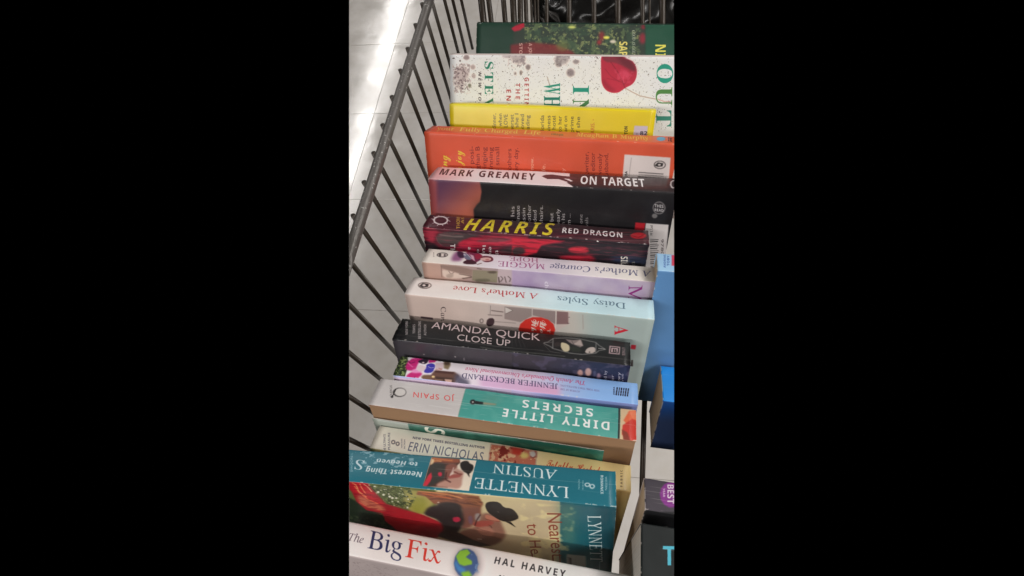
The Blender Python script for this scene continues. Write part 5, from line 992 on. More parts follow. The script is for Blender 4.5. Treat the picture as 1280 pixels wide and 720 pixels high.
        ('Tc','W','R',(95.5,-25.5),(96.1,-35.7),(111.2,-25.2),(20,132,112)),
        ('Tc','H','R',(96.1,-37.2),(96.7,-48.3),(111.9,-36.8),(16,112,96)),
        ('Tc','I','R',(123.8,-27.2),(124.4,-35.1),(139.2,-26.9),(20,132,112)),
        ('Tc','N','R',(124.7,-39.5),(125.6,-52.7),(140.2,-39.1),(60,110,64)),
        ('Tc','O','R',(200.5,-7.1),(202.5,-23.6),(214.8,-7.0),(30,146,122)),
        ('Tc','U','R',(202.2,-27.1),(204.3,-43.4),(216.8,-26.8),(72,124,60)),
        ('Tc','T','R',(204.8,-47.7),(206.6,-62.2),(218.8,-47.3),(50,130,110)),
        ('Lc',[(205.0,-37.6),(211.2,-39.6),(217.0,-39.5)],0.4,(150,60,60),0.15),
    ]),
    dict(name='paperback_book', label='bright yellow paperback with dark blurb text between white and orange books', m=[[0.999975, 0.000548, 0.007118, -0.14772], [-0.004885, 0.779527, 0.626349, 0.35389], [-0.005205, -0.626368, 0.77951, 0.60657], [0, 0, 0, 1]], L=192.0, T=22.5, W=129.0, H=60, base=(228, 206, 24), near='back_cover', worn=0.1, r=1.8, gc=1.05, ops=[
        ('Gc',[(-5.0,6.3),(105.3,9.5),(108.0,-32.7),(-6.6,-37.9)],(60.9,2.6),(238,222,70),(61.3,-12.9),(226,204,22),2),  # highlight at the top edge painted in as paler yellow
        ('Tc','after dinner,','S',(46.0,-32.6),(45.7,-7.8),(42.3,-32.7),(70,66,30)),
        ('Tc','some when','S',(51.9,-32.3),(51.5,-7.6),(48.3,-32.5),(70,66,30)),
        ('Tc','that I LOVE','S',(57.4,-32.1),(56.9,-8.1),(53.8,-32.2),(70,66,30)),
        ('Tc','Somerset','S',(63.3,-30.3),(62.7,-7.9),(59.7,-30.5),(70,66,30)),
        ('Tc','and she I','S',(68.0,-31.6),(67.3,-7.0),(64.4,-31.7),(70,66,30)),
        ('Tc','beloved','S',(73.3,-28.4),(72.6,-7.5),(69.8,-28.6),(70,66,30)),
        ('Tc','is reading','S',(78.8,-31.1),(77.9,-8.1),(75.3,-31.3),(70,66,30)),
        ('Tc','in Florida','S',(92.7,-30.5),(91.5,-7.6),(89.1,-30.7),(70,66,30)),
        ('Tc','business','S',(98.7,-28.8),(97.5,-7.7),(95.2,-28.9),(70,66,30)),
        ('Tc','a hotel','S',(103.3,-24.2),(102.4,-7.9),(99.9,-24.4),(70,66,30)),
        ('Tc','to her','S',(108.8,-21.8),(107.9,-7.7),(105.4,-22.0),(70,66,30)),
        ('Tc','want on','S',(114.3,-25.2),(113.1,-7.5),(110.9,-25.4),(70,66,30)),
        ('Tc','a prime','S',(120.4,-26.4),(119.0,-7.7),(117.0,-26.5),(70,66,30)),
        ('Tc','if she','S',(126.1,-23.3),(124.9,-7.8),(122.7,-23.4),(70,66,30)),
        ('Tc','OF PARIS. -','S',(140.2,-31.3),(138.2,-9.4),(136.8,-31.4),(190,90,30)),
        ('Pc',[(174.6,-13.6),(186.6,-13.5),(186.8,-25.6),(174.6,-25.5)],(206,196,206),0.2,1),
        ('Tc','TON','B',(169.5,-21.5),(168.6,-14.5),(166.6,-21.6),(28,26,28)),
        ('Tc','- 82','B',(177.0,-21.8),(187.0,-21.4),(176.6,-18.4),(60,52,60)),
    ]),
    dict(name='hardback_book', label='orange book with yellow handwritten title on its spine and white barcode box', m=[[0.999944, 0.001473, 0.010504, -0.15781], [-0.006812, 0.848262, 0.529532, 0.30465], [-0.00813, -0.529574, 0.848225, 0.61778], [0, 0, 0, 1]], L=218.9, T=27.5, W=140.0, H=70, base=(216, 86, 56), near='back_cover', gc=1.1, hard=True, r=1.7, arch=0.3, worn=0.05, coat=0.35, ops=[
        ('Gs',[(-18.8,48.0),(225.1,46.0),(217.3,-26.0),(6.2,-21.8)],(2.1,15.6),(226,92,64),(207.6,3.1),(226,98,62),0.2),
        ('Ts','your','T1',(9.0,8.6),(25.5,8.8),(4.1,23.4),(240,206,110)),
        ('Ts','Fully','T1',(29.9,8.7),(49.8,9.0),(25.7,23.4),(240,206,110)),
        ('Ts','Charged','T1',(53.5,8.8),(83.9,8.9),(50.1,23.4),(240,206,110)),
        ('Ts','Life','T1',(88.2,8.8),(103.7,9.3),(85.8,23.2),(240,206,110)),
        ('Ts','a radical guide','B',(112.8,9.6),(123.4,8.8),(111.9,17.6),(90,80,60)),
        ('Ts','Meaghan B Murphy','T1',(134.4,9.3),(195.7,9.1),(133.4,23.4),(244,206,100)),
        ('Ps',[(209.6,14.9),(208.9,11.5),(207.7,8.7),(206.1,6.9),(204.5,6.6),(203.2,7.7),(202.3,10.1),(202.2,13.4),(202.8,16.8),(204.0,19.8),(205.7,21.6),(207.3,22.0),(208.7,20.7),(209.5,18.2)],(80,160,200),0.2,1),
        ('Ts','lt','B',(211.2,6.7),(214.3,5.9),(212.5,21.4),(60,20,24)),
        ('Tc','changing','C',(17.6,-58.6),(20.1,-19.9),(10.4,-59.1),(240,206,60)),
        ('Tc','your joy','C',(32.3,-47.5),(33.9,-14.9),(25.3,-47.9),(240,206,60)),
        ('Tc','and stay posi-','S',(43.5,-56.8),(45.1,-10.7),(39.6,-57.1),(120,34,30)),
        ('Tc','with Meaghan B','S',(49.2,-58.7),(50.6,-10.5),(45.3,-59.0),(120,34,30)),
        ('Tc','for bringing','S',(56.0,-49.0),(56.8,-10.8),(52.1,-49.2),(120,34,30)),
        ('Tc','by Spinning','S',(62.0,-48.6),(62.6,-10.6),(58.2,-48.8),(120,34,30)),
        ('Tc','reels small','S',(68.1,-45.1),(68.4,-10.3),(64.3,-45.4),(120,34,30)),
        ('Tc','yes to others','S',(79.3,-50.5),(79.2,-11.1),(75.6,-50.7),(120,34,30)),
        ('Tc','every day.','S',(85.5,-36.5),(85.2,-10.1),(81.8,-36.8),(120,34,30)),
        ('Tc',"it's right now.",'S',(100.1,-49.0),(99.2,-17.7),(96.7,-49.3),(246,176,150)),
        ('Tc','one life.','S',(110.6,-45.3),(109.7,-22.8),(107.2,-45.5),(246,176,150)),
        ('Tc','today','S',(128.0,-41.2),(127.1,-25.3),(124.8,-41.4),(240,150,130)),
        ('Tc','of her,writer,','S',(149.4,-45.7),(146.4,-10.4),(145.8,-45.9),(120,34,30)),
        ('Tc','and the editor','S',(155.3,-48.2),(151.8,-10.7),(151.7,-48.5),(120,34,30)),
        ('Tc','previously','S',(160.2,-37.6),(157.6,-11.1),(156.7,-37.8),(120,34,30)),
        ('Tc','her husband,','S',(166.5,-44.5),(163.0,-10.8),(163.0,-44.7),(120,34,30)),
        ('Pc',[(176.6,-10.8),(214.4,-11.4),(217.8,-48.2),(178.0,-48.1)],(222,208,204),0.2,1),
        ('Lc',[(182.6,-13.2),(182.6,-29.1)],0.2,(60,50,50),0.15),
        ('Pc',[(211.5,-17.6),(211.3,-19.2),(210.1,-20.5),(208.3,-21.3),(206.1,-21.4),(204.0,-20.8),(202.5,-19.7),(201.8,-18.2),(202.0,-16.7),(203.2,-15.4),(205.0,-14.6),(207.2,-14.5),(209.2,-15.0),(210.8,-16.2)],(50,42,42),0.15,1),
        ('Pc',[(210.9,-17.7),(210.7,-19.0),(209.7,-20.1),(208.1,-20.8),(206.1,-20.9),(204.3,-20.4),(203.0,-19.4),(202.4,-18.2),(202.6,-16.9),(203.6,-15.8),(205.2,-15.1),(207.1,-15.0),(208.9,-15.5),(210.3,-16.4)],(226,212,208),0.15,1),
        ('Pc',[(202.5,-18.8),(204.7,-16.0),(209.3,-16.4),(209.1,-19.1),(205.3,-19.7)],(44,38,38),0.15,1),
        ('Pc',[(207.6,-17.9),(207.5,-18.2),(207.2,-18.5),(206.7,-18.7),(206.2,-18.7),(205.6,-18.6),(205.2,-18.4),(205.0,-18.0),(205.1,-17.7),(205.4,-17.4),(205.9,-17.2),(206.5,-17.1),(207.0,-17.3),(207.4,-17.5)],(226,212,208),0.15,1),
        ('Lc',[(190.2,-25.4),(210.8,-25.6)],0.5,(28,26,28),0.15),
        ('Lc',[(190.4,-27.2),(211.1,-27.3)],0.3,(28,26,28),0.15),
        ('Lc',[(190.0,-29.3),(211.4,-29.4)],0.7,(28,26,28),0.15),
        ('Lc',[(190.4,-32.1),(211.2,-32.2)],0.4,(28,26,28),0.15),
        ('Tc','USA','B',(181.4,-30.5),(180.7,-25.0),(179.4,-30.7),(28,26,28)),
    ]),
    dict(name='paperback_book', label='black thriller paperback with white band on spine reading ON TARGET', m=[[0.999986, -0.004071, 0.003323, -0.14273], [0.00201, 0.880493, 0.474055, 0.25415], [-0.004856, -0.474042, 0.880489, 0.61476], [0, 0, 0, 1]], L=203.2, T=30.6, W=126.0, H=70, base=(34, 30, 32), gc=0.95, near='back_cover', worn=0.3, r=1.6, coat=0.35, bump=0.4, ops=[
        ('Gs',[(-18.8,44.6),(126.2,35.8),(128.9,-10.2),(1.7,-15.3)],(-1.1,9.9),(226,170,172),(42.2,12.2),(244,222,222),0.2),
        ('Ps',[(116.8,32.5),(215.4,37.1),(209.5,-13.9),(128.9,-10.2),(121.9,0.4),(116.2,6.5),(121.1,10.8),(118.2,13.9)],(52,44,46),0.25,1),
        ('Ps',[(94.5,16.9),(97.3,21.1),(102.6,22.8),(110.9,21.2),(120.4,20.7),(124.7,16.7),(119.5,15.0),(112.8,15.0),(120.0,8.8),(118.8,6.9),(109.1,12.6),(99.9,11.3)],(74,50,56),0.2,1),
        ('Ts','MARK GREANEY','I3',(6.4,10.0),(91.2,8.2),(3.4,24.7),(44,28,34)),
        ('Ts','ON TARGET','B1',(127.3,6.4),(179.1,7.1),(126.9,24.0),(244,236,236)),
        ('Ps',[(184.2,27.1),(193.2,26.6),(191.4,10.6),(182.7,11.0)],(70,60,62),0.5,1),
        ('Ps',[(203.7,15.7),(203.0,12.0),(202.1,8.9),(200.9,7.1),(199.8,7.0),(199.0,8.4),(198.5,11.3),(198.6,15.0),(199.2,18.8),(200.2,22.0),(201.4,23.9),(202.5,24.1),(203.4,22.5),(203.8,19.5)],(200,190,190),0.2,1),
        ('Ps',[(203.7,15.7),(203.2,12.7),(202.4,10.3),(201.6,8.8),(200.7,8.7),(200.1,9.9),(199.8,12.2),(199.9,15.2),(200.3,18.3),(201.1,20.8),(202.0,22.3),(202.8,22.4),(203.5,21.1),(203.8,18.7)],(52,44,46),0.2,1),
        ('Gc',[(-2.0,0.8),(48.6,0.8),(41.8,-35.4),(-7.2,-42.9)],(6.6,-4.4),(104,62,92),(32.6,-33.8),(196,104,82),0.4),
        ('Pc',[(-2.0,0.8),(7.7,-0.8),(1.6,-58.4),(-9.2,-59.3)],(196,90,84),1.5,0.7),
        ('Pc',[(44.6,3.4),(46.0,-9.2),(44.2,-18.0),(41.2,-21.1),(38.1,-25.8),(37.5,-47.5),(222.7,-63.3),(210.4,4.0)],(30,27,30),0.5,1),
        ('Pc',[(105.8,-21.2),(102.7,-27.2),(93.3,-32.5),(79.4,-36.1),(63.8,-37.3),(49.6,-35.7),(39.9,-31.6),(36.7,-25.9),(40.5,-19.8),(50.5,-14.6),(64.4,-11.3),(79.5,-10.3),(93.0,-12.0),(102.3,-15.8)],(44,36,38),4,0.5),
        ('Tc','fly by his','S',(73.6,-52.5),(73.9,-20.4),(70.4,-52.8),(190,180,180)),
        ('Tc','eliminate','S',(78.2,-45.8),(78.4,-19.4),(75.1,-46.1),(196,188,188)),
        ('Tc','assassin','S',(83.2,-45.5),(83.2,-21.3),(80.1,-45.7),(196,188,188)),
        ('Tc','being other','S',(88.2,-49.8),(87.9,-18.1),(85.0,-50.0),(196,188,188)),
        ('Tc','more dead','S',(93.1,-47.8),(92.7,-22.8),(90.0,-48.0),(196,188,188)),
        ('Tc','crosshairs.','S',(98.7,-47.4),(98.0,-18.1),(95.6,-47.6),(196,188,188)),
        ('Tc','him - but','S',(107.7,-46.6),(106.9,-24.1),(104.6,-46.9),(196,188,188)),
        ('Tc','is nearly','S',(113.0,-41.6),(112.1,-20.1),(110.0,-41.8),(196,188,188)),
        ('Tc','from his','S',(117.5,-42.8),(116.6,-24.1),(114.5,-43.0),(196,188,188)),
        ('Tc','them ...','S',(122.3,-42.4),(121.3,-23.8),(119.3,-42.6),(196,188,188)),
        ('Tc','of one','S',(132.2,-38.6),(131.2,-23.8),(129.4,-38.8),(160,152,152)),
        ('Tc','rivals','S',(136.9,-38.2),(136.0,-26.4),(134.1,-38.4),(150,144,144)),
        ('Pc',[(196.2,-13.7),(196.0,-16.1),(195.0,-18.1),(193.2,-19.3),(191.0,-19.5),(188.8,-18.6),(187.2,-16.7),(186.3,-14.4),(186.5,-11.9),(187.6,-10.0),(189.4,-8.8),(191.5,-8.6),(193.6,-9.6),(195.3,-11.4)],(150,146,146),0.2,1),
        ('Pc',[(195.5,-13.7),(195.4,-15.8),(194.5,-17.6),(192.9,-18.7),(191.0,-18.8),(189.1,-18.0),(187.7,-16.4),(186.9,-14.3),(187.1,-12.2),(188.0,-10.5),(189.6,-9.4),(191.5,-9.3),(193.3,-10.1),(194.8,-11.7)],(54,48,50),0.2,1),
        ('Tc','THIS','B',(187.8,-13.6),(194.6,-13.8),(187.4,-11.1),(210,206,206)),
        ('Tc','READ','B',(188.3,-17.0),(195.2,-17.2),(187.9,-14.7),(210,206,206)),
        ('Pc',[(191.1,-21.0),(191.0,-22.0),(190.5,-22.7),(189.7,-23.2),(188.7,-23.3),(187.8,-22.9),(187.1,-22.2),(186.7,-21.3),(186.8,-20.4),(187.3,-19.6),(188.1,-19.2),(189.1,-19.1),(190.0,-19.5),(190.7,-20.1)],(120,116,116),0.2,1),
        ('Pc',[(174.6,-28.0),(182.6,-28.1),(182.5,-34.7),(174.8,-34.5)],(190,30,44),0.2,1),
        ('Pc',[(182.9,-28.1),(201.0,-28.2),(205.2,-77.1),(184.9,-77.5)],(214,206,204),0.2,1),
        ('Tc','M L Ltd','S',(189.8,-38.5),(188.6,-29.8),(187.9,-38.7),(28,26,28)),
        ('Lc',[(188.5,-42.4),(195.2,-42.3)],0.5,(28,26,28),0.1),
        ('Lc',[(188.7,-44.1),(195.0,-44.0)],0.9,(28,26,28),0.1),
        ('Lc',[(189.0,-45.8),(194.7,-45.8)],0.35,(28,26,28),0.1),
        ('Lc',[(189.2,-47.6),(196.0,-47.4)],0.7,(28,26,28),0.1),
        ('Lc',[(189.4,-49.3),(195.8,-49.2)],0.5,(28,26,28),0.1),
        ('Lc',[(189.7,-51.0),(195.5,-51.0)],0.9,(28,26,28),0.1),
        ('Lc',[(189.9,-52.8),(196.8,-52.7)],0.35,(28,26,28),0.1),
        ('Lc',[(190.2,-54.6),(196.6,-54.5)],0.7,(28,26,28),0.1),
        ('Lc',[(190.4,-56.3),(196.3,-56.3)],0.5,(28,26,28),0.1),
        ('Lc',[(190.7,-58.1),(197.6,-58.0)],0.9,(28,26,28),0.1),
        ('Lc',[(191.0,-59.9),(197.4,-59.8)],0.35,(28,26,28),0.1),
        ('Lc',[(191.2,-61.7),(197.1,-61.6)],0.7,(28,26,28),0.1),
        ('Lc',[(191.5,-63.5),(198.4,-63.3)],0.5,(28,26,28),0.1),
        ('Lc',[(191.7,-65.3),(198.2,-65.2)],0.9,(28,26,28),0.1),
        ('Lc',[(192.0,-67.1),(197.9,-67.1)],0.35,(28,26,28),0.1),
        ('Lc',[(192.3,-69.0),(199.3,-68.8)],0.7,(28,26,28),0.1),
        ('Tc','9780751','S',(197.1,-41.7),(201.0,-66.9),(199.1,-41.5),(70,60,60)),
        ('Tc','www.reading co uk','S',(208.2,-56.8),(203.7,-29.4),(207.0,-56.9),(120,114,114)),
    ]),
    dict(name='paperback_book', label='dark red and black paperback with yellow HARRIS and RED DRAGON on spine', m=[[0.999942, -0.005478, 0.009324, -0.14166], [0.000791, 0.896932, 0.442168, 0.2141], [-0.010786, -0.442135, 0.896884, 0.60119], [0, 0, 0, 1]], L=184.0, T=23.1, W=111.0, H=60, base=(40, 24, 30), worn=0.6, r=1.2, coat=0.35, paper='grey', ops=[
        ('Gs',[(-16.9,32.7),(197.4,35.0),(193.7,-15.8),(2.0,-21.3)],(-0.2,5.2),(74,24,36),(73.9,10.8),(66,34,42),0.2),
        ('Ps',[(71.7,23.2),(196.9,28.1),(195.6,10.8),(74.4,8.1)],(52,34,38),2,1),
        ('Ps',[(18.5,13.7),(18.9,10.2),(18.0,7.2),(15.9,5.3),(13.1,4.9),(10.1,6.0),(7.4,8.4),(5.7,11.8),(5.2,15.4),(6.1,18.5),(8.3,20.5),(11.2,20.9),(14.2,19.7),(16.9,17.1)],(226,216,216),0.2,1),
        ('Ps',[(17.1,13.5),(17.4,10.9),(16.6,8.7),(14.9,7.3),(12.7,7.0),(10.4,7.8),(8.4,9.6),(7.1,12.0),(6.8,14.6),(7.6,16.9),(9.3,18.3),(11.5,18.7),(13.9,17.8),(15.9,16.0)],(66,26,36),0.25,1),
        ('Ls',[(17.9,13.6),(20.8,12.1)],0.5,(226,216,216),0.1),
        ('Ls',[(17.9,9.3),(20.1,7.2)],0.5,(226,216,216),0.1),
        ('Ls',[(15.8,6.5),(16.5,3.8)],0.5,(226,216,216),0.1),
        ('Ls',[(12.4,6.0),(11.8,3.1)],0.5,(226,216,216),0.1),
        ('Ls',[(8.8,8.0),(6.6,6.1)],0.5,(226,216,216),0.1),
        ('Ls',[(6.4,11.9),(3.1,14.4)],0.5,(226,216,216),0.1),
        ('Ls',[(6.2,16.3),(3.9,18.5)],0.5,(226,216,216),0.1),
        ('Ls',[(8.4,19.2),(7.6,22.1)],0.5,(226,216,216),0.1),
        ('Ls',[(11.9,19.7),(12.9,22.9)],0.5,(226,216,216),0.1),
        ('Ls',[(15.5,17.6),(17.8,19.6)],0.5,(226,216,216),0.1),
        ('Ts','THOM','B',(32.0,1.7),(26.4,22.2),(29.0,1.3),(190,150,60)),
        ('Ts','AS','B',(33.1,10.2),(29.8,22.8),(30.8,9.9),(190,150,60)),
        ('Ts','HARRIS','I4',(34.9,0.8),(109.3,2.0),(34.0,20.4),(226,204,52)),
        ('Ts','RED DRAGON','B2',(115.6,6.6),(163.4,6.9),(115.5,14.9),(236,226,226)),
        ('Ps',[(182.2,12.6),(181.5,10.3),(179.7,8.2),(177.2,6.9),(174.4,6.5),(172.0,7.1),(170.3,8.6),(169.7,10.7),(170.4,13.1),(172.2,15.1),(174.7,16.5),(177.5,17.0),(180.0,16.3),(181.7,14.8)],(176,30,40),0.4,1),
        ('Ls',[(171.0,10.9),(175.9,8.4),(181.1,15.0)],0.5,(90,14,24),0.2),
        ('Ls',[(76.0,-1.0),(114.5,1.0),(183.6,2.7)],0.6,(110,70,74),0.4),
        ('Pc',[(-0.4,0.6),(19.6,-0.1),(89.2,0.3),(89.3,-21.8),(-3.7,-24.1)],(96,26,42),0.4,1),
        ('Pc',[(2.7,-0.2),(9.2,-0.0),(12.9,-0.9),(13.8,-2.8),(13.0,-4.6),(10.7,-6.4),(9.5,-8.7),(9.5,-11.5),(8.3,-14.1),(5.9,-16.3),(3.0,-17.0),(-0.2,-16.1),(-1.5,-11.7),(-0.9,-4.0)],(158,44,62),1,1),
        ('Pc',[(-0.5,-12.6),(2.7,-13.1),(6.6,-14.6),(11.1,-17.1),(12.4,-20.3),(10.5,-24.2),(6.2,-26.5),(-0.7,-27.2),(-3.6,-23.6),(-2.6,-16.1)],(34,22,28),1,1),
        ('Pc',[(12.9,-6.0),(18.2,-3.6),(25.1,-2.2),(33.7,-1.9),(40.7,-2.3),(46.3,-3.3),(47.6,-4.4),(44.8,-5.4),(41.1,-7.1),(36.7,-9.5),(32.9,-11.9),(29.8,-14.2),(25.7,-16.0),(20.5,-17.3),(16.4,-17.2),(13.7,-15.8),(11.7,-13.2),(10.7,-9.2)],(66,54,54),0.6,1),
        ('Pc',[(24.2,-1.0),(33.4,-0.4),(44.0,-0.4),(55.9,-1.0),(59.3,-1.8),(54.4,-3.0),(49.1,-3.7),(43.4,-3.8),(38.5,-3.4),(34.3,-2.6),(29.1,-2.0),(22.7,-1.5)],(50,34,40),0.5,1),
        ('Lc',[(14.0,-6.1),(26.1,-7.1),(34.8,-6.3)],0.9,(130,112,110),0.4),
        ('Lc',[(37.9,-1.7),(42.0,-4.5),(51.8,-4.8)],0.8,(104,88,88),0.4),
        ('Lc',[(10.9,-8.0),(11.8,-12.7),(15.0,-16.5)],0.5,(120,70,76),0.3),
        ('Pc',[(34.5,-9.7),(40.4,-7.2),(47.9,-5.4),(57.1,-4.2),(68.6,-3.1),(82.4,-2.1),(89.2,-2.6),(89.2,-4.8),(85.8,-7.1),(78.9,-9.7),(69.4,-12.0),(57.4,-13.9),(47.7,-15.4),(40.5,-16.4),(34.7,-16.6),(30.4,-15.7),(29.1,-14.2),(30.7,-12.1)],(184,34,58),0.8,1),
        ('Pc',[(47.0,-8.8),(54.9,-6.5),(63.9,-5.2),(73.9,-4.7),(76.3,-5.4),(71.1,-7.5),(64.3,-9.3),(55.8,-10.8),(49.4,-11.2),(45.2,-10.4)],(110,66,70),0.7,0.8),
        ('Lc',[(37.2,-12.1),(54.4,-10.5),(75.4,-8.7)],0.9,(206,50,74),0.4),
        ('Lc',[(47.1,-13.6),(68.4,-10.1),(87.8,-2.1)],0.6,(150,24,44),0.3),
        ('Pc',[(31.5,-16.1),(38.0,-15.9),(42.6,-16.7),(45.4,-18.4),(44.2,-20.1),(39.1,-21.6),(34.1,-22.3),(29.4,-22.1),(27.3,-20.5),(27.9,-17.6)],(160,30,60),0.6,1),
        ('Pc',[(63.6,-18.0),(68.7,-14.7),(75.7,-12.0),(84.7,-10.0),(89.2,-11.0),(89.2,-14.9),(87.2,-17.8),(83.0,-19.4),(76.0,-20.0),(66.1,-19.8)],(60,44,46),1,1),
        ('Pc',[(75.8,-3.7),(100.9,-2.7),(119.4,-2.3),(115.4,-5.0),(100.0,-8.8),(95.9,-16.5),(86.3,-19.9),(75.5,-19.7)],(196,34,54),0.6,1),
        ('Pc',[(78.0,-12.9),(82.9,-11.8),(85.8,-12.8),(86.9,-15.8),(85.5,-18.1),(81.8,-19.7),(78.8,-20.3),(76.6,-19.9),(75.6,-18.1),(75.6,-15.0)],(62,48,50),0.8,1),
        ('Pc',[(102.6,-8.7),(109.8,-5.9),(117.4,-3.8),(125.5,-2.2),(134.0,-1.4),(143.0,-1.5),(148.3,-4.2),(149.8,-9.7),(147.7,-14.3),(141.9,-17.9),(134.3,-19.9),(125.0,-20.2),(116.6,-19.1),(109.1,-16.8),(103.8,-14.2),(100.6,-11.4)],(42,26,32),1.2,1),
        ('Pc',[(123.8,-8.4),(127.8,-7.0),(131.9,-6.6),(136.0,-7.3),(138.1,-8.7),(138.3,-10.8),(135.8,-12.2),(130.8,-13.0),(126.7,-13.1),(123.5,-12.5),(121.9,-11.4),(121.8,-9.9)],(204,40,58),0.8,1),
        ('Pc',[(115.5,-17.7),(122.7,-15.8),(130.9,-14.5),(140.1,-14.0),(145.3,-15.3),(146.6,-18.5),(140.6,-20.5),(127.1,-21.2),(118.2,-20.8),(114.0,-19.4)],(170,32,50),1,1),
        ('Pc',[(137.6,-1.8),(183.5,1.1),(185.8,-21.2),(145.4,-22.8)],(32,28,36),1.6,1),
        ('Pc',[(162.0,-12.9),(176.3,-12.1),(183.7,-13.8),(184.4,-18.0),(178.4,-20.1),(165.8,-20.1),(158.3,-18.4),(155.9,-15.0)],(40,50,74),2,1),
        ('Nc',[(-1.3,-0.3),(183.5,3.7),(188.5,-29.4),(-6.2,-37.4)],(200,60,84),(1.6,8),0.7,4,0.25),
        ('Nc',[(-1.3,-0.3),(183.5,3.7),(188.5,-29.4),(-6.2,-37.4)],(24,16,22),(1.6,9),0.5,4,0.38),
        ('Ns',[(-9.6,24.4),(185.4,26.3),(184.1,0.4),(3.7,-14.6)],(110,50,58),(1.0,9),0.7,2,0.4),
        ('Ls',[(76.4,-3.3),(97.0,-2.2),(131.5,-1.0),(183.9,5.0)],0.5,(130,90,92),0.3),
        ('Ls',[(111.0,1.0),(147.1,10.6),(170.4,16.3)],0.7,(120,40,50),0.5),
        ('Lc',[(143.6,-0.3),(145.1,-0.7)],0.6,(224,214,210),0.1),
        ('Lc',[(158.5,0.3),(161.5,-0.1)],0.6,(224,214,210),0.1),
        ('Tc','TH','B',(22.9,-14.3),(22.1,-23.1),(27.1,-14.0),(206,196,196)),
        ('Tc','a','B',(38.1,-16.1),(37.9,-18.5),(40.8,-15.8),(200,190,190)),
        ('Tc','lur','B',(50.6,-13.4),(50.0,-25.3),(53.3,-13.1),(196,186,186)),
        ('Tc','ence','B',(56.0,-14.4),(55.4,-27.9),(58.7,-14.2),(196,186,186)),
        ('Tc','the','B',(61.4,-17.1),(61.0,-27.4),(64.1,-16.8),(196,186,186)),
        ('Tc','of','B',(45.6,-17.7),(45.2,-24.1),(47.9,-17.5),(180,170,170)),
        ('Tc','SILENCE','B',(163.7,-13.4),(166.3,-35.8),(169.0,-12.9),(206,200,190)),
        ('Tc','the','B',(172.9,-17.1),(174.2,-27.0),(175.4,-16.8),(120,120,120)),
        ('Lc',[(170.2,-15.1),(170.9,-25.8)],0.3,(150,140,110),0.15),
    ]),
    dict(name='paperback_book', label="lavender paperback with a woman in red on spine, titled A Mother's Courage", m=[[0.999942, -0.006134, 0.008832, -0.1357], [0.002017, 0.913763, 0.406243, 0.18314], [-0.010563, -0.406202, 0.913722, 0.59695], [0, 0, 0, 1]], L=185.0, T=19.9, W=111.0, H=60, base=(206, 192, 206), worn=0.3, r=1.2, ops=[
        ('Gs',[(-15.4,31.0),(195.0,30.9),(191.9,-10.8),(-0.0,-13.8)],(5.8,9.4),(238,228,218),(72.5,9.8),(220,210,220),0.2),
        ('Gs',[(68.8,30.4),(195.0,30.9),(191.9,-10.8),(75.6,-8.1)],(78.8,10.8),(212,200,214),(181.5,7.4),(236,228,220),2),
        ('Ps',[(18.7,11.9),(18.7,10.3),(17.7,9.0),(16.1,8.1),(14.1,7.8),(12.1,8.2),(10.4,9.1),(9.5,10.5),(9.5,12.1),(10.5,13.4),(12.1,14.4),(14.2,14.7),(16.2,14.3),(17.8,13.3)],(64,56,56),0.15,1),
        ('Ps',[(17.9,11.7),(17.9,10.6),(17.1,9.6),(15.7,8.9),(14.0,8.7),(12.3,8.9),(11.0,9.6),(10.3,10.7),(10.4,11.8),(11.2,12.8),(12.6,13.5),(14.3,13.7),(15.9,13.5),(17.2,12.8)],(228,214,206),0.15,1),
        ('Ps',[(13.1,11.1),(13.3,9.9),(13.4,8.9),(13.1,8.3),(12.7,8.3),(12.2,8.7),(11.7,9.6),(11.2,10.8),(11.0,12.0),(10.9,13.0),(11.2,13.5),(11.6,13.6),(12.1,13.1),(12.6,12.2)],(64,56,56),0.15,1),
        ('Ps',[(17.0,11.0),(17.2,10.0),(17.3,9.2),(17.1,8.8),(16.7,8.7),(16.3,9.1),(15.8,9.8),(15.5,10.8),(15.3,11.8),(15.2,12.6),(15.4,13.1),(15.8,13.1),(16.2,12.8),(16.7,12.0)],(90,80,80),0.15,1),
        ('Ts','arrow','S',(8.4,7.5),(6.3,14.2),(6.9,7.2),(120,110,106)),
        ('Ps',[(23.2,5.9),(22.8,9.7),(23.0,13.4),(23.7,17.1),(25.4,18.6),(28.0,17.7),(30.2,14.3),(31.7,8.3),(31.2,5.1),(28.7,4.4),(26.4,4.1),(24.4,4.1)],(140,80,124),1.2,0.9),
        ('Ps',[(25.5,19.3),(28.8,18.9),(31.3,16.4),(33.2,11.9),(32.6,9.5),(29.7,9.0),(27.1,11.5),(25.0,16.8)],(60,34,60),0.5,1),
        ('Ps',[(34.0,19.6),(38.7,20.0),(42.3,19.5),(44.7,18.0),(46.3,15.6),(47.1,12.1),(46.7,9.2),(45.3,6.7),(43.7,5.0),(41.9,4.2),(39.4,4.7),(36.3,6.5),(34.0,8.8),(32.6,11.5),(31.8,14.5),(31.7,17.8)],(116,40,72),0.3,1),
        ('Ps',[(42.1,18.1),(44.6,17.6),(46.3,16.2),(47.2,13.9),(46.6,11.8),(44.7,9.8),(43.0,9.8),(41.5,11.9),(40.8,14.3),(40.8,17.0)],(150,38,66),0.3,1),
        ('Ps',[(30.9,16.6),(32.1,17.4),(34.5,15.6),(37.9,11.4),(39.2,8.4),(38.3,6.5),(36.5,6.8),(33.8,9.3),(31.9,12.0),(30.9,14.8)],(112,112,134),0.3,1),
        ('Ls',[(32.0,17.7),(39.6,9.3)],0.6,(206,200,214),0.2),
        ('Ls',[(35.0,16.9),(40.0,10.5)],0.5,(196,190,206),0.2),
        ('Ls',[(31.3,15.2),(33.2,13.1)],1,(214,206,216),0.2),
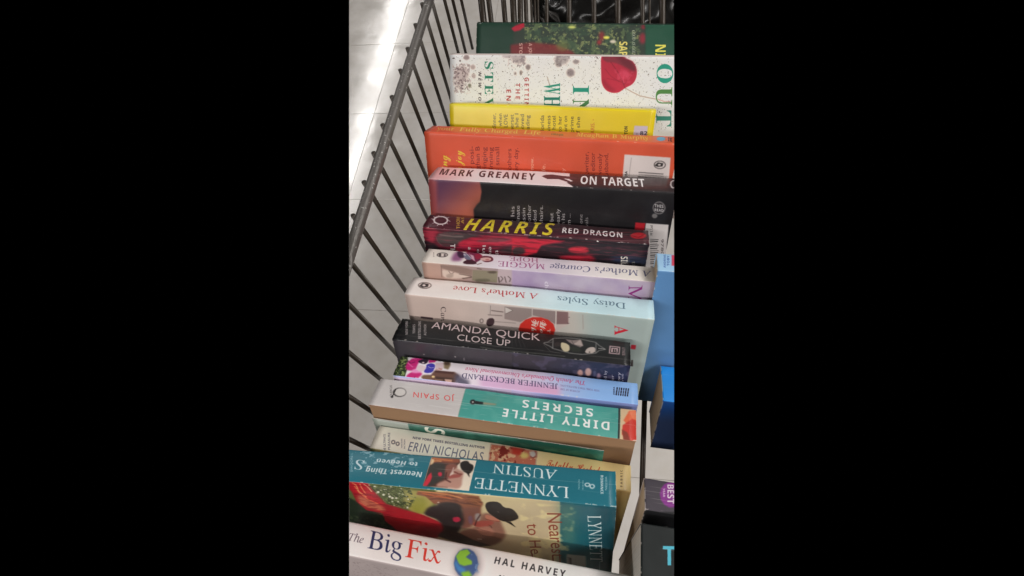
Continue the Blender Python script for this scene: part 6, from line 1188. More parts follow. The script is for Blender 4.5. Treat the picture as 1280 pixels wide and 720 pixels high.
        ('Ps',[(36.6,16.0),(39.8,14.0),(43.2,5.8),(39.6,9.3)],(206,170,184),0.2,1),
        ('Ps',[(34.1,5.3),(36.1,7.4),(39.0,7.8),(42.6,6.6),(44.5,5.1),(44.6,3.4),(42.1,2.4),(37.2,1.9),(34.4,2.4),(33.5,3.7)],(66,28,40),0.25,1),
        ('Ls',[(45.2,2.7),(48.7,4.9)],0.8,(110,80,80),0.2),
        ('Ps',[(47.6,15.2),(51.2,15.8),(53.9,15.3),(55.8,13.7),(56.7,11.9),(56.8,9.9),(55.8,8.3),(53.5,7.0),(51.3,6.8),(49.1,7.7),(47.4,9.9),(46.3,13.2)],(96,28,44),0.25,1),
        ('Ps',[(47.4,12.5),(50.1,13.4),(52.3,13.6),(54.2,13.0),(55.1,11.9),(55.1,10.3),(54.0,9.1),(51.8,8.4),(49.6,8.3),(47.5,8.8),(46.3,9.8),(46.2,11.3)],(220,178,172),0.25,1),
        ('Ps',[(50.8,11.2),(52.4,11.8),(53.4,11.6),(53.8,10.3),(53.3,9.5),(51.9,9.1),(50.9,9.4),(50.4,10.3)],(190,120,120),0.2,1),
        ('Ts','HOPE','U',(92.7,18.2),(69.0,18.0),(93.6,11.6),(150,84,120)),
        ('Ts','MAGGIE','U',(98.8,10.3),(61.3,9.8),(99.6,3.7),(150,70,120)),
        ('Ts',"A Mother's Courage",'U',(181.2,13.1),(103.2,11.0),(180.8,5.8),(84,84,120)),
        ('Gc',[(-4.5,1.5),(74.2,0.1),(73.6,-26.7),(-9.0,-27.8)],(0.6,-10.0),(184,150,136),(74.0,-10.1),(150,132,134),0.3),
        ('Pc',[(15.6,-0.7),(31.1,-0.7),(42.3,-3.6),(41.2,-9.4),(31.8,-8.8),(22.4,-6.5),(16.5,-4.7)],(140,116,106),0.4,1),
        ('Pc',[(17.8,-5.8),(20.4,-6.3),(24.3,-7.1),(29.3,-8.2),(33.9,-9.2),(38.3,-9.9),(39.2,-10.8),(36.7,-11.9),(32.7,-13.0),(27.2,-14.0),(22.3,-14.3),(18.2,-14.0),(16.2,-11.7),(16.3,-7.5)],(206,186,174),0.4,1),
        ('Lc',[(16.2,-1.5),(15.4,-13.8)],0.5,(110,84,76),0.3),
        ('Lc',[(21.8,-6.6),(23.5,-9.7),(26.4,-7.7)],0.6,(120,96,88),0.3),
        ('Pc',[(21.6,-9.7),(24.8,-8.9),(25.9,-9.8),(24.9,-12.4),(23.1,-13.7),(20.3,-13.8),(19.2,-12.9),(19.7,-11.0)],(170,150,138),0.5,1),
        ('Lc',[(30.4,-8.9),(41.1,-10.2)],0.6,(90,70,60),0.3),
        ('Lc',[(32.7,-13.2),(41.1,-11.0)],0.8,(84,64,54),0.3),
        ('Pc',[(42.3,-3.6),(62.9,-3.0),(61.7,-14.5),(40.8,-14.4)],(132,124,104),0.3,1),
        ('Pc',[(46.7,-12.1),(52.8,-11.4),(55.8,-11.9),(55.7,-13.6),(52.6,-14.7),(46.5,-15.4),(43.5,-14.9),(43.6,-13.2)],(104,98,82),0.6,1),
        ('Lc',[(45.8,-1.6),(49.7,-2.0)],1,(90,70,66),0.3),
        ('Pc',[(55.7,-3.7),(60.1,-3.0),(61.9,-3.4),(61.1,-4.9),(59.3,-5.7),(56.3,-5.7),(54.5,-5.2),(53.9,-4.4)],(84,72,62),0.4,1),
        ('Pc',[(63.0,0.2),(74.7,-0.2),(74.4,-14.8),(61.7,-14.5)],(178,160,164),0.3,1),
        ('Lc',[(63.0,-8.7),(63.4,-14.4)],1,(74,60,56),0.2),
        ('Lc',[(64.7,-7.7),(66.6,-9.9),(64.4,-13.4)],0.8,(90,76,76),0.2),
        ('Lc',[(68.0,-7.7),(69.1,-13.7)],0.8,(84,70,68),0.2),
        ('Lc',[(70.6,-7.0),(72.9,-9.2),(71.8,-12.6)],0.8,(90,76,76),0.2),
        ('Gc',[(74.3,2.5),(189.4,2.6),(194.6,-28.3),(73.6,-26.7)],(80.5,-5.4),(168,148,176),(136.7,-3.2),(178,160,178),0.6),
        ('Nc',[(74.3,2.5),(189.4,2.6),(194.6,-28.3),(73.6,-26.7)],(196,186,198),22,0.5,9,0.6),
        ('Nc',[(74.3,2.5),(189.4,2.6),(194.6,-28.3),(73.6,-26.7)],(148,124,166),20,0.6,9,0.5),
        ('Tc','chance','S',(100.3,-8.8),(100.7,-30.2),(103.4,-8.5),(226,216,226)),
        ('Tc','Mother','U',(164.7,-5.5),(169.9,-67.3),(174.7,-4.3),(130,30,110)),
    ]),
    dict(name='paperback_book', label="thick white and pale blue paperback titled A Mother's Love, red circle on cover", m=[[0.999974, 0.003904, 0.006137, -0.14354], [-0.006049, 0.914924, 0.403582, 0.15455], [-0.004039, -0.403608, 0.914923, 0.59418], [0, 0, 0, 1]], L=191.6, T=23.1, W=129.0, H=80, base=(200, 200, 192), worn=0.2, r=1.4, coat=0.2, ops=[
        ('Gs',[(-19.7,32.2),(202.8,28.9),(200.5,-7.8),(-2.1,-12.7)],(32.0,12.6),(244,232,227),(146.0,10.4),(196,224,230),0.2),
        ('Ps',[(17.9,13.5),(18.0,11.6),(17.0,10.0),(15.1,8.8),(12.7,8.4),(10.2,8.9),(8.2,10.1),(7.0,11.9),(6.9,13.8),(7.9,15.5),(9.9,16.7),(12.3,17.0),(14.8,16.5),(16.8,15.3)],(80,66,62),0.15,1),
        ('Ps',[(17.4,13.5),(17.4,11.9),(16.4,10.5),(14.7,9.6),(12.5,9.2),(10.4,9.6),(8.6,10.6),(7.6,12.0),(7.6,13.5),(8.5,14.9),(10.3,15.9),(12.5,16.2),(14.6,15.9),(16.4,14.9)],(238,218,212),0.15,1),
        ('Ps',[(8.3,11.0),(9.5,15.4),(15.0,15.2),(15.7,11.1),(11.6,9.4)],(64,54,54),0.15,1),
        ('Ps',[(13.1,12.8),(13.2,12.2),(13.0,11.7),(12.6,11.4),(12.0,11.3),(11.4,11.5),(10.9,11.9),(10.6,12.4),(10.5,13.0),(10.7,13.5),(11.1,13.8),(11.7,13.9),(12.3,13.8),(12.8,13.4)],(238,218,212),0.1,1),
        ('Ts',"A Mother's Love",'U',(104.4,15.4),(35.7,15.6),(105.3,8.6),(186,50,54)),
        ('Ts','Daisy Styles','U',(170.9,14.9),(119.4,15.3),(171.0,8.0),(84,112,128)),
        ('Gc',[(-6.9,1.1),(134.8,-0.6),(138.9,-71.0),(-17.9,-58.4)],(7.4,-13.7),(208,186,176),(123.1,-6.2),(196,184,178),0.3),
        ('Gc',[(122.8,1.8),(200.6,2.3),(212.7,-87.2),(125.6,-73.5)],(130.5,-9.2),(190,184,176),(150.0,-6.4),(166,180,176),0.6),
        ('Pc',[(67.9,-1.5),(80.4,-0.9),(101.7,-1.3),(130.6,-0.6),(130.4,-13.5),(119.3,-23.0),(66.4,-27.4)],(196,180,174),0.3,1),
        ('Pc',[(80.4,-2.0),(101.7,-1.3),(101.7,-8.8),(92.5,-16.8),(79.9,-15.2)],(152,136,132),0.3,1),
        ('Pc',[(102.1,-1.5),(119.6,-1.2),(119.9,-15.0),(110.8,-9.8),(102.1,-8.2)],(146,128,126),0.3,1),
        ('Pc',[(120.4,-1.1),(129.0,-1.0),(129.6,-13.6),(120.7,-14.9)],(134,104,104),0.3,1),
        ('Lc',[(119.9,-1.0),(120.2,-20.6)],0.5,(220,208,200),0.1),
        ('Lc',[(101.9,-1.3),(101.7,-8.8)],0.4,(210,196,190),0.1),
        ('Lc',[(69.7,-7.8),(79.3,-8.1)],0.9,(110,94,90),0.2),
        ('Lc',[(66.8,-12.6),(78.3,-12.1)],0.8,(126,110,106),0.2),
        ('Pc',[(80.8,-2.5),(86.9,-5.4),(80.9,-9.5)],(206,196,190),0.2,1),
        ('Lc',[(80.8,-2.5),(86.9,-5.4),(80.9,-10.1)],0.4,(110,96,92),0.1),
        ('Lc',[(72.1,-19.1),(89.1,-18.4)],0.5,(130,116,112),0.15),
        ('Lc',[(69.5,-2.4),(68.6,-12.3)],0.3,(120,106,100),0.1),
        ('Pc',[(62.9,-19.6),(62.7,-20.8),(62.2,-21.8),(61.4,-22.4),(60.7,-22.5),(60.0,-22.1),(59.6,-21.2),(59.5,-20.1),(59.8,-19.0),(60.3,-18.0),(61.0,-17.4),(61.8,-17.3),(62.4,-17.7),(62.8,-18.5)],(110,96,92),0.2,1),
        ('Pc',[(62.3,-19.7),(62.1,-20.5),(61.8,-21.1),(61.4,-21.5),(60.9,-21.6),(60.5,-21.3),(60.2,-20.8),(60.2,-20.0),(60.3,-19.3),(60.7,-18.6),(61.1,-18.2),(61.6,-18.2),(62.0,-18.4),(62.2,-19.0)],(196,180,174),0.2,1),
        ('Pc',[(67.6,-16.2),(70.4,-15.5),(71.7,-16.9),(71.6,-20.3),(70.5,-22.9),(68.4,-24.6),(66.7,-25.1),(65.2,-24.1),(64.9,-21.9),(65.8,-18.3)],(66,48,52),0.25,1),
        ('Lc',[(129.3,-6.6),(130.5,-6.5)],0.5,(70,50,54),0.1),
        ('Lc',[(128.8,-12.7),(130.4,-12.7)],0.5,(70,50,54),0.1),
        ('Lc',[(139.8,-2.5),(141.2,-17.5)],0.5,(160,148,142),0.3),
        ('Pc',[(119.9,-20.8),(118.7,-26.9),(114.7,-32.4),(108.9,-36.1),(102.3,-37.1),(96.3,-35.3),(92.2,-30.9),(90.8,-25.1),(92.4,-18.9),(96.5,-13.6),(102.2,-10.2),(108.6,-9.4),(114.3,-11.1),(118.3,-15.1)],(206,50,42),0.3,1),
        ('Tc','Who','C',(103.6,-12.2),(113.6,-15.8),(101.1,-17.6),(240,200,190)),
        ('Tc','Wh','C',(101.1,-12.6),(101.1,-25.3),(105.4,-11.9),(240,206,196)),
        ('Tc','Wo','C',(107.9,-12.4),(108.1,-26.0),(112.2,-11.8),(240,206,196)),
        ('Tc','T','B',(113.7,-20.8),(113.7,-25.1),(116.1,-20.5),(236,180,170)),
        ('Tc','Can a','U',(28.6,-10.0),(25.8,-32.9),(32.7,-9.4),(70,56,58)),
        ('Pc',[(10.2,-22.3),(20.3,-22.6),(20.0,-24.9),(9.8,-24.5)],(96,76,80),0.2,1),
        ('Tc','A','R',(164.0,-10.1),(165.0,-19.9),(173.8,-8.7),(200,44,60)),
        ('Pc',[(178.5,-28.0),(182.1,-27.9),(182.1,-32.6),(178.5,-32.4)],(196,44,60),0.3,1),
        ('Pc',[(180.6,-44.5),(181.8,-44.3),(182.7,-51.5),(180.9,-51.8)],(60,50,50),0.2,1),
    ]),
    dict(name='paperback_book', label='black paperback with AMANDA QUICK CLOSE UP in pale capitals on spine', m=[[0.999959, -0.005205, 0.007444, -0.14643], [0.001994, 0.925346, 0.379118, 0.11884], [-0.008862, -0.379088, 0.925318, 0.58667], [0, 0, 0, 1]], L=179.7, T=23.7, W=106.0, H=60, base=(34, 34, 37), gs=0.7, gc=1.0, near='back_cover', worn=0.5, r=1.2, paper='grey', ops=[
        ('Ps',[(-17.9,28.4),(187.1,31.0),(186.1,-4.8),(-4.3,-5.9)],(34,34,36),0.2,1),
        ('Ns',[(-2.1,23.0),(10.8,24.9),(12.7,9.6),(0.9,7.9)],(70,78,70),2,0.55,0.8,0.6),
        ('Ts','NEW YORK','B',(10.8,5.8),(5.6,20.4),(8.8,5.5),(196,186,186)),
        ('Ts','TIMES','B',(16.1,7.5),(12.6,17.7),(14.2,7.2),(196,186,186)),
        ('Ts','BESTSELLING','B',(22.1,3.1),(15.9,21.9),(20.0,2.8),(200,190,190)),
        ('Ts','AUTHOR','B',(25.3,7.1),(21.5,19.0),(23.3,6.8),(196,186,186)),
        ('Ts','AMANDA QUICK','S',(26.6,15.2),(112.8,14.2),(25.6,22.7),(240,214,216)),
        ('Ts','CLOSE UP','S',(50.0,5.6),(91.3,5.7),(49.0,11.8),(238,216,216)),
        ('Ls',[(91.4,13.4),(92.7,6.0)],0.25,(96,90,92),0.15),
        ('Ls',[(93.9,13.4),(96.1,6.0)],0.25,(96,90,92),0.15),
        ('Ls',[(96.4,13.5),(99.4,6.1)],0.25,(96,90,92),0.15),
        ('Ls',[(98.8,13.5),(102.7,6.1)],0.25,(96,90,92),0.15),
        ('Ls',[(115.5,12.4),(118.9,14.0),(122.4,18.7),(133.5,20.7),(143.2,20.6),(154.0,18.6),(156.9,15.5),(161.6,12.3)],0.7,(150,148,146),0.15),
        ('Ls',[(115.5,12.1),(120.2,10.0),(123.6,7.8),(135.6,5.3),(144.9,5.2),(154.5,7.6),(157.0,10.7),(161.6,12.3)],0.7,(150,148,146),0.15),
        ('Ls',[(122.1,18.1),(123.0,7.7)],0.7,(150,148,146),0.15),
        ('Ls',[(154.4,18.4),(154.5,7.6)],0.7,(140,138,136),0.15),
        ('Ls',[(156.2,12.7),(160.9,12.6)],0.5,(190,186,184),0.1),
        ('Ls',[(115.8,13.2),(120.6,13.4),(122.0,14.7)],0.4,(120,118,118),0.1),
        ('Ps',[(128.9,15.0),(130.7,15.0),(132.6,14.3),(134.5,13.0),(135.4,10.9),(135.5,8.3),(134.5,6.6),(132.6,6.1),(131.0,6.6),(129.7,8.3),(128.7,10.6),(128.3,13.6)],(226,212,176),0.3,1),
        ('Ps',[(124.1,14.2),(126.4,15.1),(127.9,14.5),(128.5,12.4),(127.6,10.9),(125.3,10.0),(123.9,10.6),(123.3,12.7)],(56,50,50),0.3,1),
        ('Ps',[(131.3,18.9),(136.9,18.6),(143.2,20.1),(145.2,13.8),(142.9,11.8),(136.4,14.6),(133.9,16.5)],(150,134,132),0.25,1),
        ('Ps',[(138.0,14.3),(142.4,20.0),(144.8,13.7)],(196,178,172),0.2,1),
        ('Ls',[(136.2,17.9),(138.0,14.3),(142.9,12.3)],0.4,(90,84,84),0.1),
        ('Ps',[(137.3,12.0),(141.1,11.5),(143.4,10.2),(144.4,8.2),(142.7,7.1),(138.4,6.7),(136.1,7.9),(135.6,10.8)],(46,50,44),0.4,1),
        ('Ps',[(146.7,7.7),(147.4,10.2),(148.6,12.0),(150.5,13.1),(152.2,13.4),(153.5,13.1),(154.2,11.6),(154.1,8.9),(152.2,7.3),(148.3,6.7)],(214,198,190),0.2,1),
        ('Ps',[(150.5,8.2),(150.5,7.9),(150.3,7.6),(150.2,7.5),(150.0,7.5),(149.8,7.6),(149.6,7.8),(149.6,8.0),(149.6,8.3),(149.7,8.5),(149.9,8.7),(150.1,8.7),(150.3,8.6),(150.4,8.4)],(60,50,50),0.15,1),
        ('Ls',[(116.1,10.5),(121.6,4.8),(129.5,3.9)],0.3,(90,88,88),0.1),
        ('Ls',[(69.0,1.9),(81.4,1.0),(107.0,1.6),(132.8,1.8)],0.35,(150,150,140),0.15),
        ('Ps',[(164.3,16.7),(172.2,16.7),(171.7,8.7),(163.9,8.6)],(206,176,180),0.15,1),
        ('Ps',[(165.2,15.7),(171.4,15.6),(171.0,9.6),(164.8,9.7)],(36,34,36),0.1,1),
        ('Ps',[(165.8,14.8),(170.5,14.7),(170.2,10.5),(165.5,10.4)],(206,176,180),0.1,1),
        ('Ts','B','B',(166.8,10.6),(169.7,10.6),(166.7,13.8),(36,34,36)),
        ('Ts','BERKLEY','B',(175.7,8.8),(175.7,16.8),(173.4,8.4),(176,150,154)),
        ('Gc',[(-6.9,-1.2),(93.9,4.0),(92.7,-36.7),(-16.5,-46.7)],(3.8,-14.0),(72,68,74),(93.5,-8.3),(64,60,66),0.3),
        ('Gc',[(93.9,4.0),(185.9,2.9),(191.4,-37.2),(92.7,-36.7)],(99.6,-7.3),(62,58,66),(182.1,-10.8),(40,42,70),1),
        ('Nc',[(93.8,0.5),(185.9,2.9),(191.4,-37.2),(92.7,-36.7)],(84,78,100),8,0.62,2.5,0.7),
        ('Pc',[(146.7,-13.6),(146.6,-15.2),(146.2,-16.5),(145.4,-17.4),(144.5,-17.5),(143.6,-17.0),(142.9,-15.8),(142.6,-14.3),(142.8,-12.7),(143.3,-11.4),(144.0,-10.5),(144.9,-10.4),(145.8,-10.9),(146.4,-12.1)],(206,160,150),0.6,1),
        ('Pc',[(152.8,-11.6),(152.7,-13.6),(152.2,-15.2),(151.3,-16.3),(150.2,-16.5),(149.3,-15.8),(148.5,-14.3),(148.1,-12.4),(148.2,-10.4),(148.8,-8.8),(149.6,-7.8),(150.7,-7.6),(151.6,-8.3),(152.4,-9.7)],(214,170,160),0.6,1),
        ('Pc',[(159.8,-14.9),(159.7,-16.5),(159.5,-17.8),(158.9,-18.6),(158.3,-18.7),(157.7,-18.1),(157.1,-16.9),(156.9,-15.4),(156.9,-13.8),(157.2,-12.5),(157.7,-11.7),(158.3,-11.6),(159.0,-12.2),(159.5,-13.3)],(160,130,150),0.6,1),
        ('Pc',[(156.4,-12.8),(156.4,-14.3),(156.2,-15.6),(155.7,-16.4),(155.2,-16.5),(154.7,-15.9),(154.3,-14.7),(154.1,-13.2),(154.0,-11.6),(154.3,-10.3),(154.7,-9.6),(155.2,-9.5),(155.7,-10.1),(156.1,-11.2)],(90,90,120),0.6,1),
        ('Tc','loved by','S',(165.1,-25.0),(163.5,-7.9),(163.0,-25.4),(206,200,210)),
        ('Tc','her','S',(170.1,-22.2),(169.0,-11.4),(168.1,-22.6),(190,184,196)),
        ('Tc','story','S',(174.9,-23.2),(173.2,-8.0),(172.9,-23.5),(206,200,210)),
        ('Tc','is true','S',(177.4,-24.6),(175.6,-9.3),(175.6,-24.9),(190,184,196)),
        ('Pc',[(49.6,-12.0),(49.5,-12.3),(49.3,-12.6),(49.0,-12.7),(48.7,-12.8),(48.5,-12.7),(48.3,-12.5),(48.3,-12.2),(48.4,-11.9),(48.6,-11.7),(48.9,-11.5),(49.2,-11.5),(49.4,-11.5),(49.6,-11.7)],(190,180,180),0.2,1),
        ('Pc',[(56.2,-13.7),(56.1,-14.5),(55.9,-15.2),(55.7,-15.5),(55.5,-15.6),(55.4,-15.2),(55.4,-14.6),(55.4,-13.8),(55.5,-13.0),(55.7,-12.3),(55.9,-11.9),(56.1,-11.9),(56.2,-12.2),(56.2,-12.9)],(150,140,146),0.2,1),
        ('Pc',[(24.3,-13.4),(24.2,-13.7),(23.9,-14.0),(23.7,-14.2),(23.4,-14.2),(23.1,-14.1),(23.0,-13.9),(22.9,-13.6),(23.0,-13.3),(23.3,-13.1),(23.5,-12.9),(23.8,-12.9),(24.1,-12.9),(24.2,-13.1)],(170,160,160),0.2,1),
    ]),
    dict(name='paperback_book', label='pale lavender blue paperback with pink flowers and zebra stripe logo on spine', m=[[0.999937, -0.008696, 0.007153, -0.14022], [0.005426, 0.928753, 0.37066, 0.09234], [-0.009866, -0.370598, 0.928741, 0.58131], [0, 0, 0, 1]], L=180.3, T=19.4, W=106.0, H=50, base=(170, 176, 216), worn=0.3, r=1.2, ops=[
        ('Gs',[(-17.0,25.4),(86.3,27.7),(92.0,-5.6),(-4.1,-7.4)],(39.4,12.9),(236,226,232),(88.9,12.3),(226,210,228),0.2),
        ('Gs',[(86.3,27.7),(188.1,26.9),(186.8,-5.0),(92.0,-5.6)],(91.9,12.8),(222,204,224),(159.4,9.4),(140,182,236),0.5),
        ('Gs',[(65.3,8.9),(125.1,7.2),(126.2,-4.0),(68.5,-5.5)],(96.0,5.9),(220,180,214),(103.2,-3.2),(218,170,206),2),
        ('Ps',[(-1.8,20.9),(4.6,20.3),(9.0,9.4),(9.5,-2.2),(0.1,-2.2),(-2.6,11.5)],(56,70,42),0.3,1),
        ('Ns',[(-1.8,20.9),(4.6,20.3),(9.0,9.4),(9.5,-2.2),(0.1,-2.2),(-2.6,11.5)],(140,160,96),1.6,0.5,0.5,0.9),
        ('Ns',[(-1.8,20.9),(4.6,20.3),(9.0,9.4),(9.5,-2.2),(0.1,-2.2),(-2.6,11.5)],(28,38,26),2,0.6,0.5,0.8),
        ('Ls',[(-0.4,14.1),(-1.4,20.6),(6.5,20.2)],0.35,(206,206,196),0.1),
        ('Ps',[(6.8,11.4),(7.6,14.5),(8.6,16.8),(10.0,18.1),(12.1,19.2),(14.8,20.0),(16.8,19.7),(17.8,18.3),(17.6,16.7),(16.0,15.0),(15.5,12.6),(15.8,9.7),(15.5,7.6),(14.4,6.3),(12.6,5.7),(9.9,5.7),(8.0,6.7),(7.0,8.8)],(196,36,116),0.4,1),
        ('Ps',[(12.3,3.8),(14.5,5.2),(17.3,5.6),(20.8,5.0),(21.9,3.8),(20.8,1.8),(19.4,-0.0),(17.6,-1.7),(15.0,-2.3),(11.6,-1.7),(10.2,-0.3),(10.9,2.0)],(200,40,118),0.4,1),
        ('Ps',[(22.0,19.7),(29.1,20.0),(27.7,16.7),(23.3,15.3)],(196,44,120),0.3,1),
        ('Ps',[(14.9,7.7),(17.1,7.3),(19.1,6.9),(21.0,6.6),(20.9,5.9),(19.0,4.7),(16.7,4.1),(14.0,4.1),(12.9,5.0),(13.5,6.9)],(240,150,200),0.4,1),
        ('Ls',[(6.4,15.1),(9.7,12.5),(12.7,14.5)],0.7,(120,20,80),0.2),
        ('Ls',[(7.2,12.9),(12.7,9.2)],0.6,(240,120,180),0.2),
        ('Ls',[(17.2,1.1),(16.5,-1.9)],0.7,(110,20,70),0.2),
        ('Ls',[(8.6,17.7),(12.3,17.5),(14.9,19.0)],0.5,(240,110,180),0.2),
        ('Ps',[(15.1,16.4),(17.0,18.2),(19.1,19.3),(21.4,19.6),(22.4,18.2),(22.2,15.1),(20.9,13.6),(18.4,13.6),(16.5,14.1),(15.0,15.0)],(44,30,50),0.3,1),
        ('Ps',[(20.1,15.0),(20.1,14.7),(19.9,14.4),(19.5,14.2),(19.1,14.1),(18.7,14.2),(18.3,14.4),(18.1,14.7),(18.1,15.1),(18.3,15.4),(18.6,15.6),(19.1,15.7),(19.5,15.6),(19.9,15.3)],(226,206,210),0.2,1),
        ('Ps',[(17.2,11.9),(19.6,11.9),(21.5,11.5),(22.9,10.8),(23.3,9.6),(22.7,7.8),(21.5,6.6),(19.6,6.0),(17.9,6.3),(16.5,7.5),(15.8,9.1),(15.9,11.0)],(222,200,206),0.3,1),
        ('Ps',[(23.1,14.1),(25.2,15.2),(26.9,15.2),(28.4,14.3),(29.2,13.1),(29.4,11.7),(29.3,9.8),(29.1,7.6),(28.0,6.1),(25.8,5.4),(24.1,5.3),(22.7,5.9),(22.3,7.1),(22.9,9.0),(22.9,10.9),(22.3,12.7)],(66,60,170),0.3,1),
        ('Ls',[(23.9,11.6),(26.6,10.6),(28.7,11.4)],0.35,(206,196,230),0.1),
        ('Ps',[(28.5,16.0),(34.9,17.7),(35.9,11.1),(30.4,9.6)],(214,190,196),0.2,1),
        ('Ps',[(34.5,19.2),(38.9,19.5),(40.6,15.5),(40.1,11.0),(36.3,11.9)],(136,116,90),0.5,1),
        ('Ps',[(35.4,18.7),(37.3,19.1),(38.8,18.6),(39.9,17.0),(39.3,15.9),(37.1,15.2),(35.6,15.7),(34.8,17.5)],(86,66,56),0.4,1),
        ('Ls',[(30.3,9.9),(32.8,9.6),(35.4,10.7),(32.3,11.3)],0.4,(170,80,60),0.15),
        ('Ps',[(30.1,8.8),(45.7,9.6),(50.0,6.6),(47.7,-2.2),(24.1,-2.2),(25.4,3.0),(28.6,4.2)],(110,78,68),0.4,1),
        ('Ps',[(30.7,8.9),(45.2,9.4),(45.2,7.4),(30.7,6.7)],(86,56,52),0.3,1),
        ('Ps',[(23.1,3.4),(26.7,3.9),(28.9,3.0),(29.7,0.6),(28.4,-0.8),(25.0,-1.3),(22.8,-0.4),(21.8,1.9)],(122,92,72),0.6,1),
        ('Ps',[(32.3,3.3),(46.1,3.9),(47.2,-2.3),(33.8,-1.5)],(74,54,48),0.5,1),
        ('Ps',[(39.6,2.2),(45.4,2.4),(45.9,-1.8),(41.9,-1.7)],(206,166,150),0.25,1),
        ('Ps',[(29.9,3.7),(31.0,3.8),(31.7,3.5),(32.0,2.6),(31.5,2.1),(30.4,2.0),(29.7,2.3),(29.5,3.2)],(240,210,150),0.25,1),
        ('Ls',[(32.5,0.8),(38.8,1.0)],0.5,(190,150,120),0.2),
        ('Ls',[(31.2,-0.8),(40.6,-1.2)],0.9,(50,34,36),0.3),
        ('Ps',[(47.4,8.6),(50.9,6.6),(54.2,4.9),(57.4,3.6),(59.0,1.7),(59.0,-0.7),(56.3,-2.0),(51.0,-2.1),(47.7,0.8),(46.4,6.6)],(88,84,104),1.2,0.9),
        ('Ts',"The Amish Quiltmaker's Unconventional Niece",'V',(142.6,14.8),(52.6,15.4),(142.8,11.0),(196,50,96)),
        ('Ts','JENNIFER BECKSTRAND','U',(123.2,9.4),(51.6,9.5),(123.7,4.7),(50,44,84)),
        ('Ts','NEW YORK TIMES BESTSELLING','U',(153.2,8.5),(125.0,9.0),(153.3,6.9),(110,84,130)),
        ('Ts','AUTHOR OF THE','U',(139.7,5.4),(125.3,5.8),(139.8,3.9),(110,84,130)),
        ('Ls',[(165.9,12.9),(165.1,5.7)],1.0,(24,24,44),0.08),
        ('Ls',[(167.5,12.9),(166.6,5.7)],0.7,(24,24,44),0.08),
        ('Ls',[(169.0,12.9),(168.2,5.7)],1.0,(24,24,44),0.08),
        ('Ls',[(170.6,13.0),(169.8,5.7)],0.8,(24,24,44),0.08),
        ('Ls',[(172.2,13.0),(171.3,5.7)],1.0,(24,24,44),0.08),
        ('Ls',[(173.8,13.0),(172.9,5.8)],0.9,(24,24,44),0.08),
        ('Ls',[(164.5,10.5),(174.0,10.5)],0.35,(150,180,230),0.1),
        ('Ls',[(164.5,7.7),(174.0,7.8)],0.3,(150,180,230),0.1),
        ('Ts','ZEBRA','B',(164.1,5.9),(164.1,13.0),(163.0,5.7),(24,24,44)),
        ('Gc',[(-7.5,-2.2),(91.1,1.9),(90.0,-32.7),(-16.6,-44.6)],(42.7,-2.5),(210,190,212),(91.0,-2.8),(200,176,206),0.3),
        ('Gc',[(91.2,4.6),(186.4,4.0),(191.6,-30.8),(90.0,-32.7)],(96.9,-3.5),(196,176,214),(126.0,-5.4),(122,136,190),0.5),
    ]),
    dict(name='paperback_book', label='grey and teal DIRTY LITTLE SECRETS paperback with yellowed pages and slipped front cover', m=[[0.999997, -0.000278, 0.002317, -0.14966], [-0.000602, 0.928575, 0.371144, 0.06682], [-0.002255, -0.371145, 0.928572, 0.58848], [0, 0, 0, 1]], L=188.4, T=24.9, W=129.0, H=60, base=(150, 110, 84), worn=0.5, r=1.2, paper='tan', open_spine=True, loose=True, coat=0.1, rough=0.5, ops=[
        ('Ps',[(-16.9,31.9),(66.3,29.0),(67.1,-2.4),(-3.1,-6.7)],(204,198,196),0.15,1),
        ('Ps',[(66.1,27.4),(180.3,26.5),(179.4,-6.4),(67.0,-1.8)],(74,158,148),0.15,1),
        ('Ns',[(-15.3,28.2),(189.1,27.9),(187.6,-2.1),(-3.1,-6.7)],(236,236,232),(0.5,30),0.9,1,0.25),
        ('Ns',[(76.4,27.5),(180.3,26.5),(179.4,-6.4),(77.2,-0.2)],(96,172,160),14,0.55,5,0.8),
        ('Ps',[(176.4,27.9),(177.8,28.2),(177.4,-6.7),(176.1,-6.9)],(40,52,52),0.1,1),
        ('Ps',[(177.8,31.6),(191.3,30.2),(190.6,-4.6),(177.4,-6.7)],(222,190,150),0.15,1),
        ('Ps',[(179.8,14.5),(183.6,23.0),(189.5,23.9),(188.8,13.4),(182.5,11.1)],(232,110,70),0.2,1),
        ('Ps',[(179.3,10.6),(185.7,16.7),(189.4,14.7),(189.2,1.1),(182.5,-0.6),(178.8,3.7)],(206,60,48),0.2,1),
        ('Ps',[(178.8,7.4),(182.5,5.5),(184.5,-0.2),(179.9,-0.4)],(140,60,44),0.2,1),
        ('Ps',[(183.6,23.0),(189.6,24.6),(189.4,16.0),(185.7,16.7)],(236,128,90),0.2,1),
        ('Ts','JO SPAIN','S3',(59.9,16.4),(29.2,15.4),(61.2,11.9),(226,70,70)),
        ('Ps',[(24.0,14.4),(24.1,12.5),(23.3,11.0),(21.5,9.9),(19.4,9.6),(17.1,10.0),(15.2,11.2),(14.0,12.8),(13.8,14.6),(14.7,16.3),(16.4,17.4),(18.7,17.7),(21.0,17.2),(22.9,16.0)],(50,46,46),0.15,1),
        ('Ps',[(23.6,14.4),(23.8,12.9),(23.0,11.5),(21.6,10.6),(19.7,10.3),(17.7,10.7),(16.1,11.7),(15.1,13.1),(14.9,14.7),(15.7,16.1),(17.1,17.0),(19.1,17.3),(21.0,16.9),(22.7,15.9)],(212,206,202),0.15,1),
        ('Ls',[(15.3,16.0),(15.0,8.6)],0.7,(40,36,36),0.1),
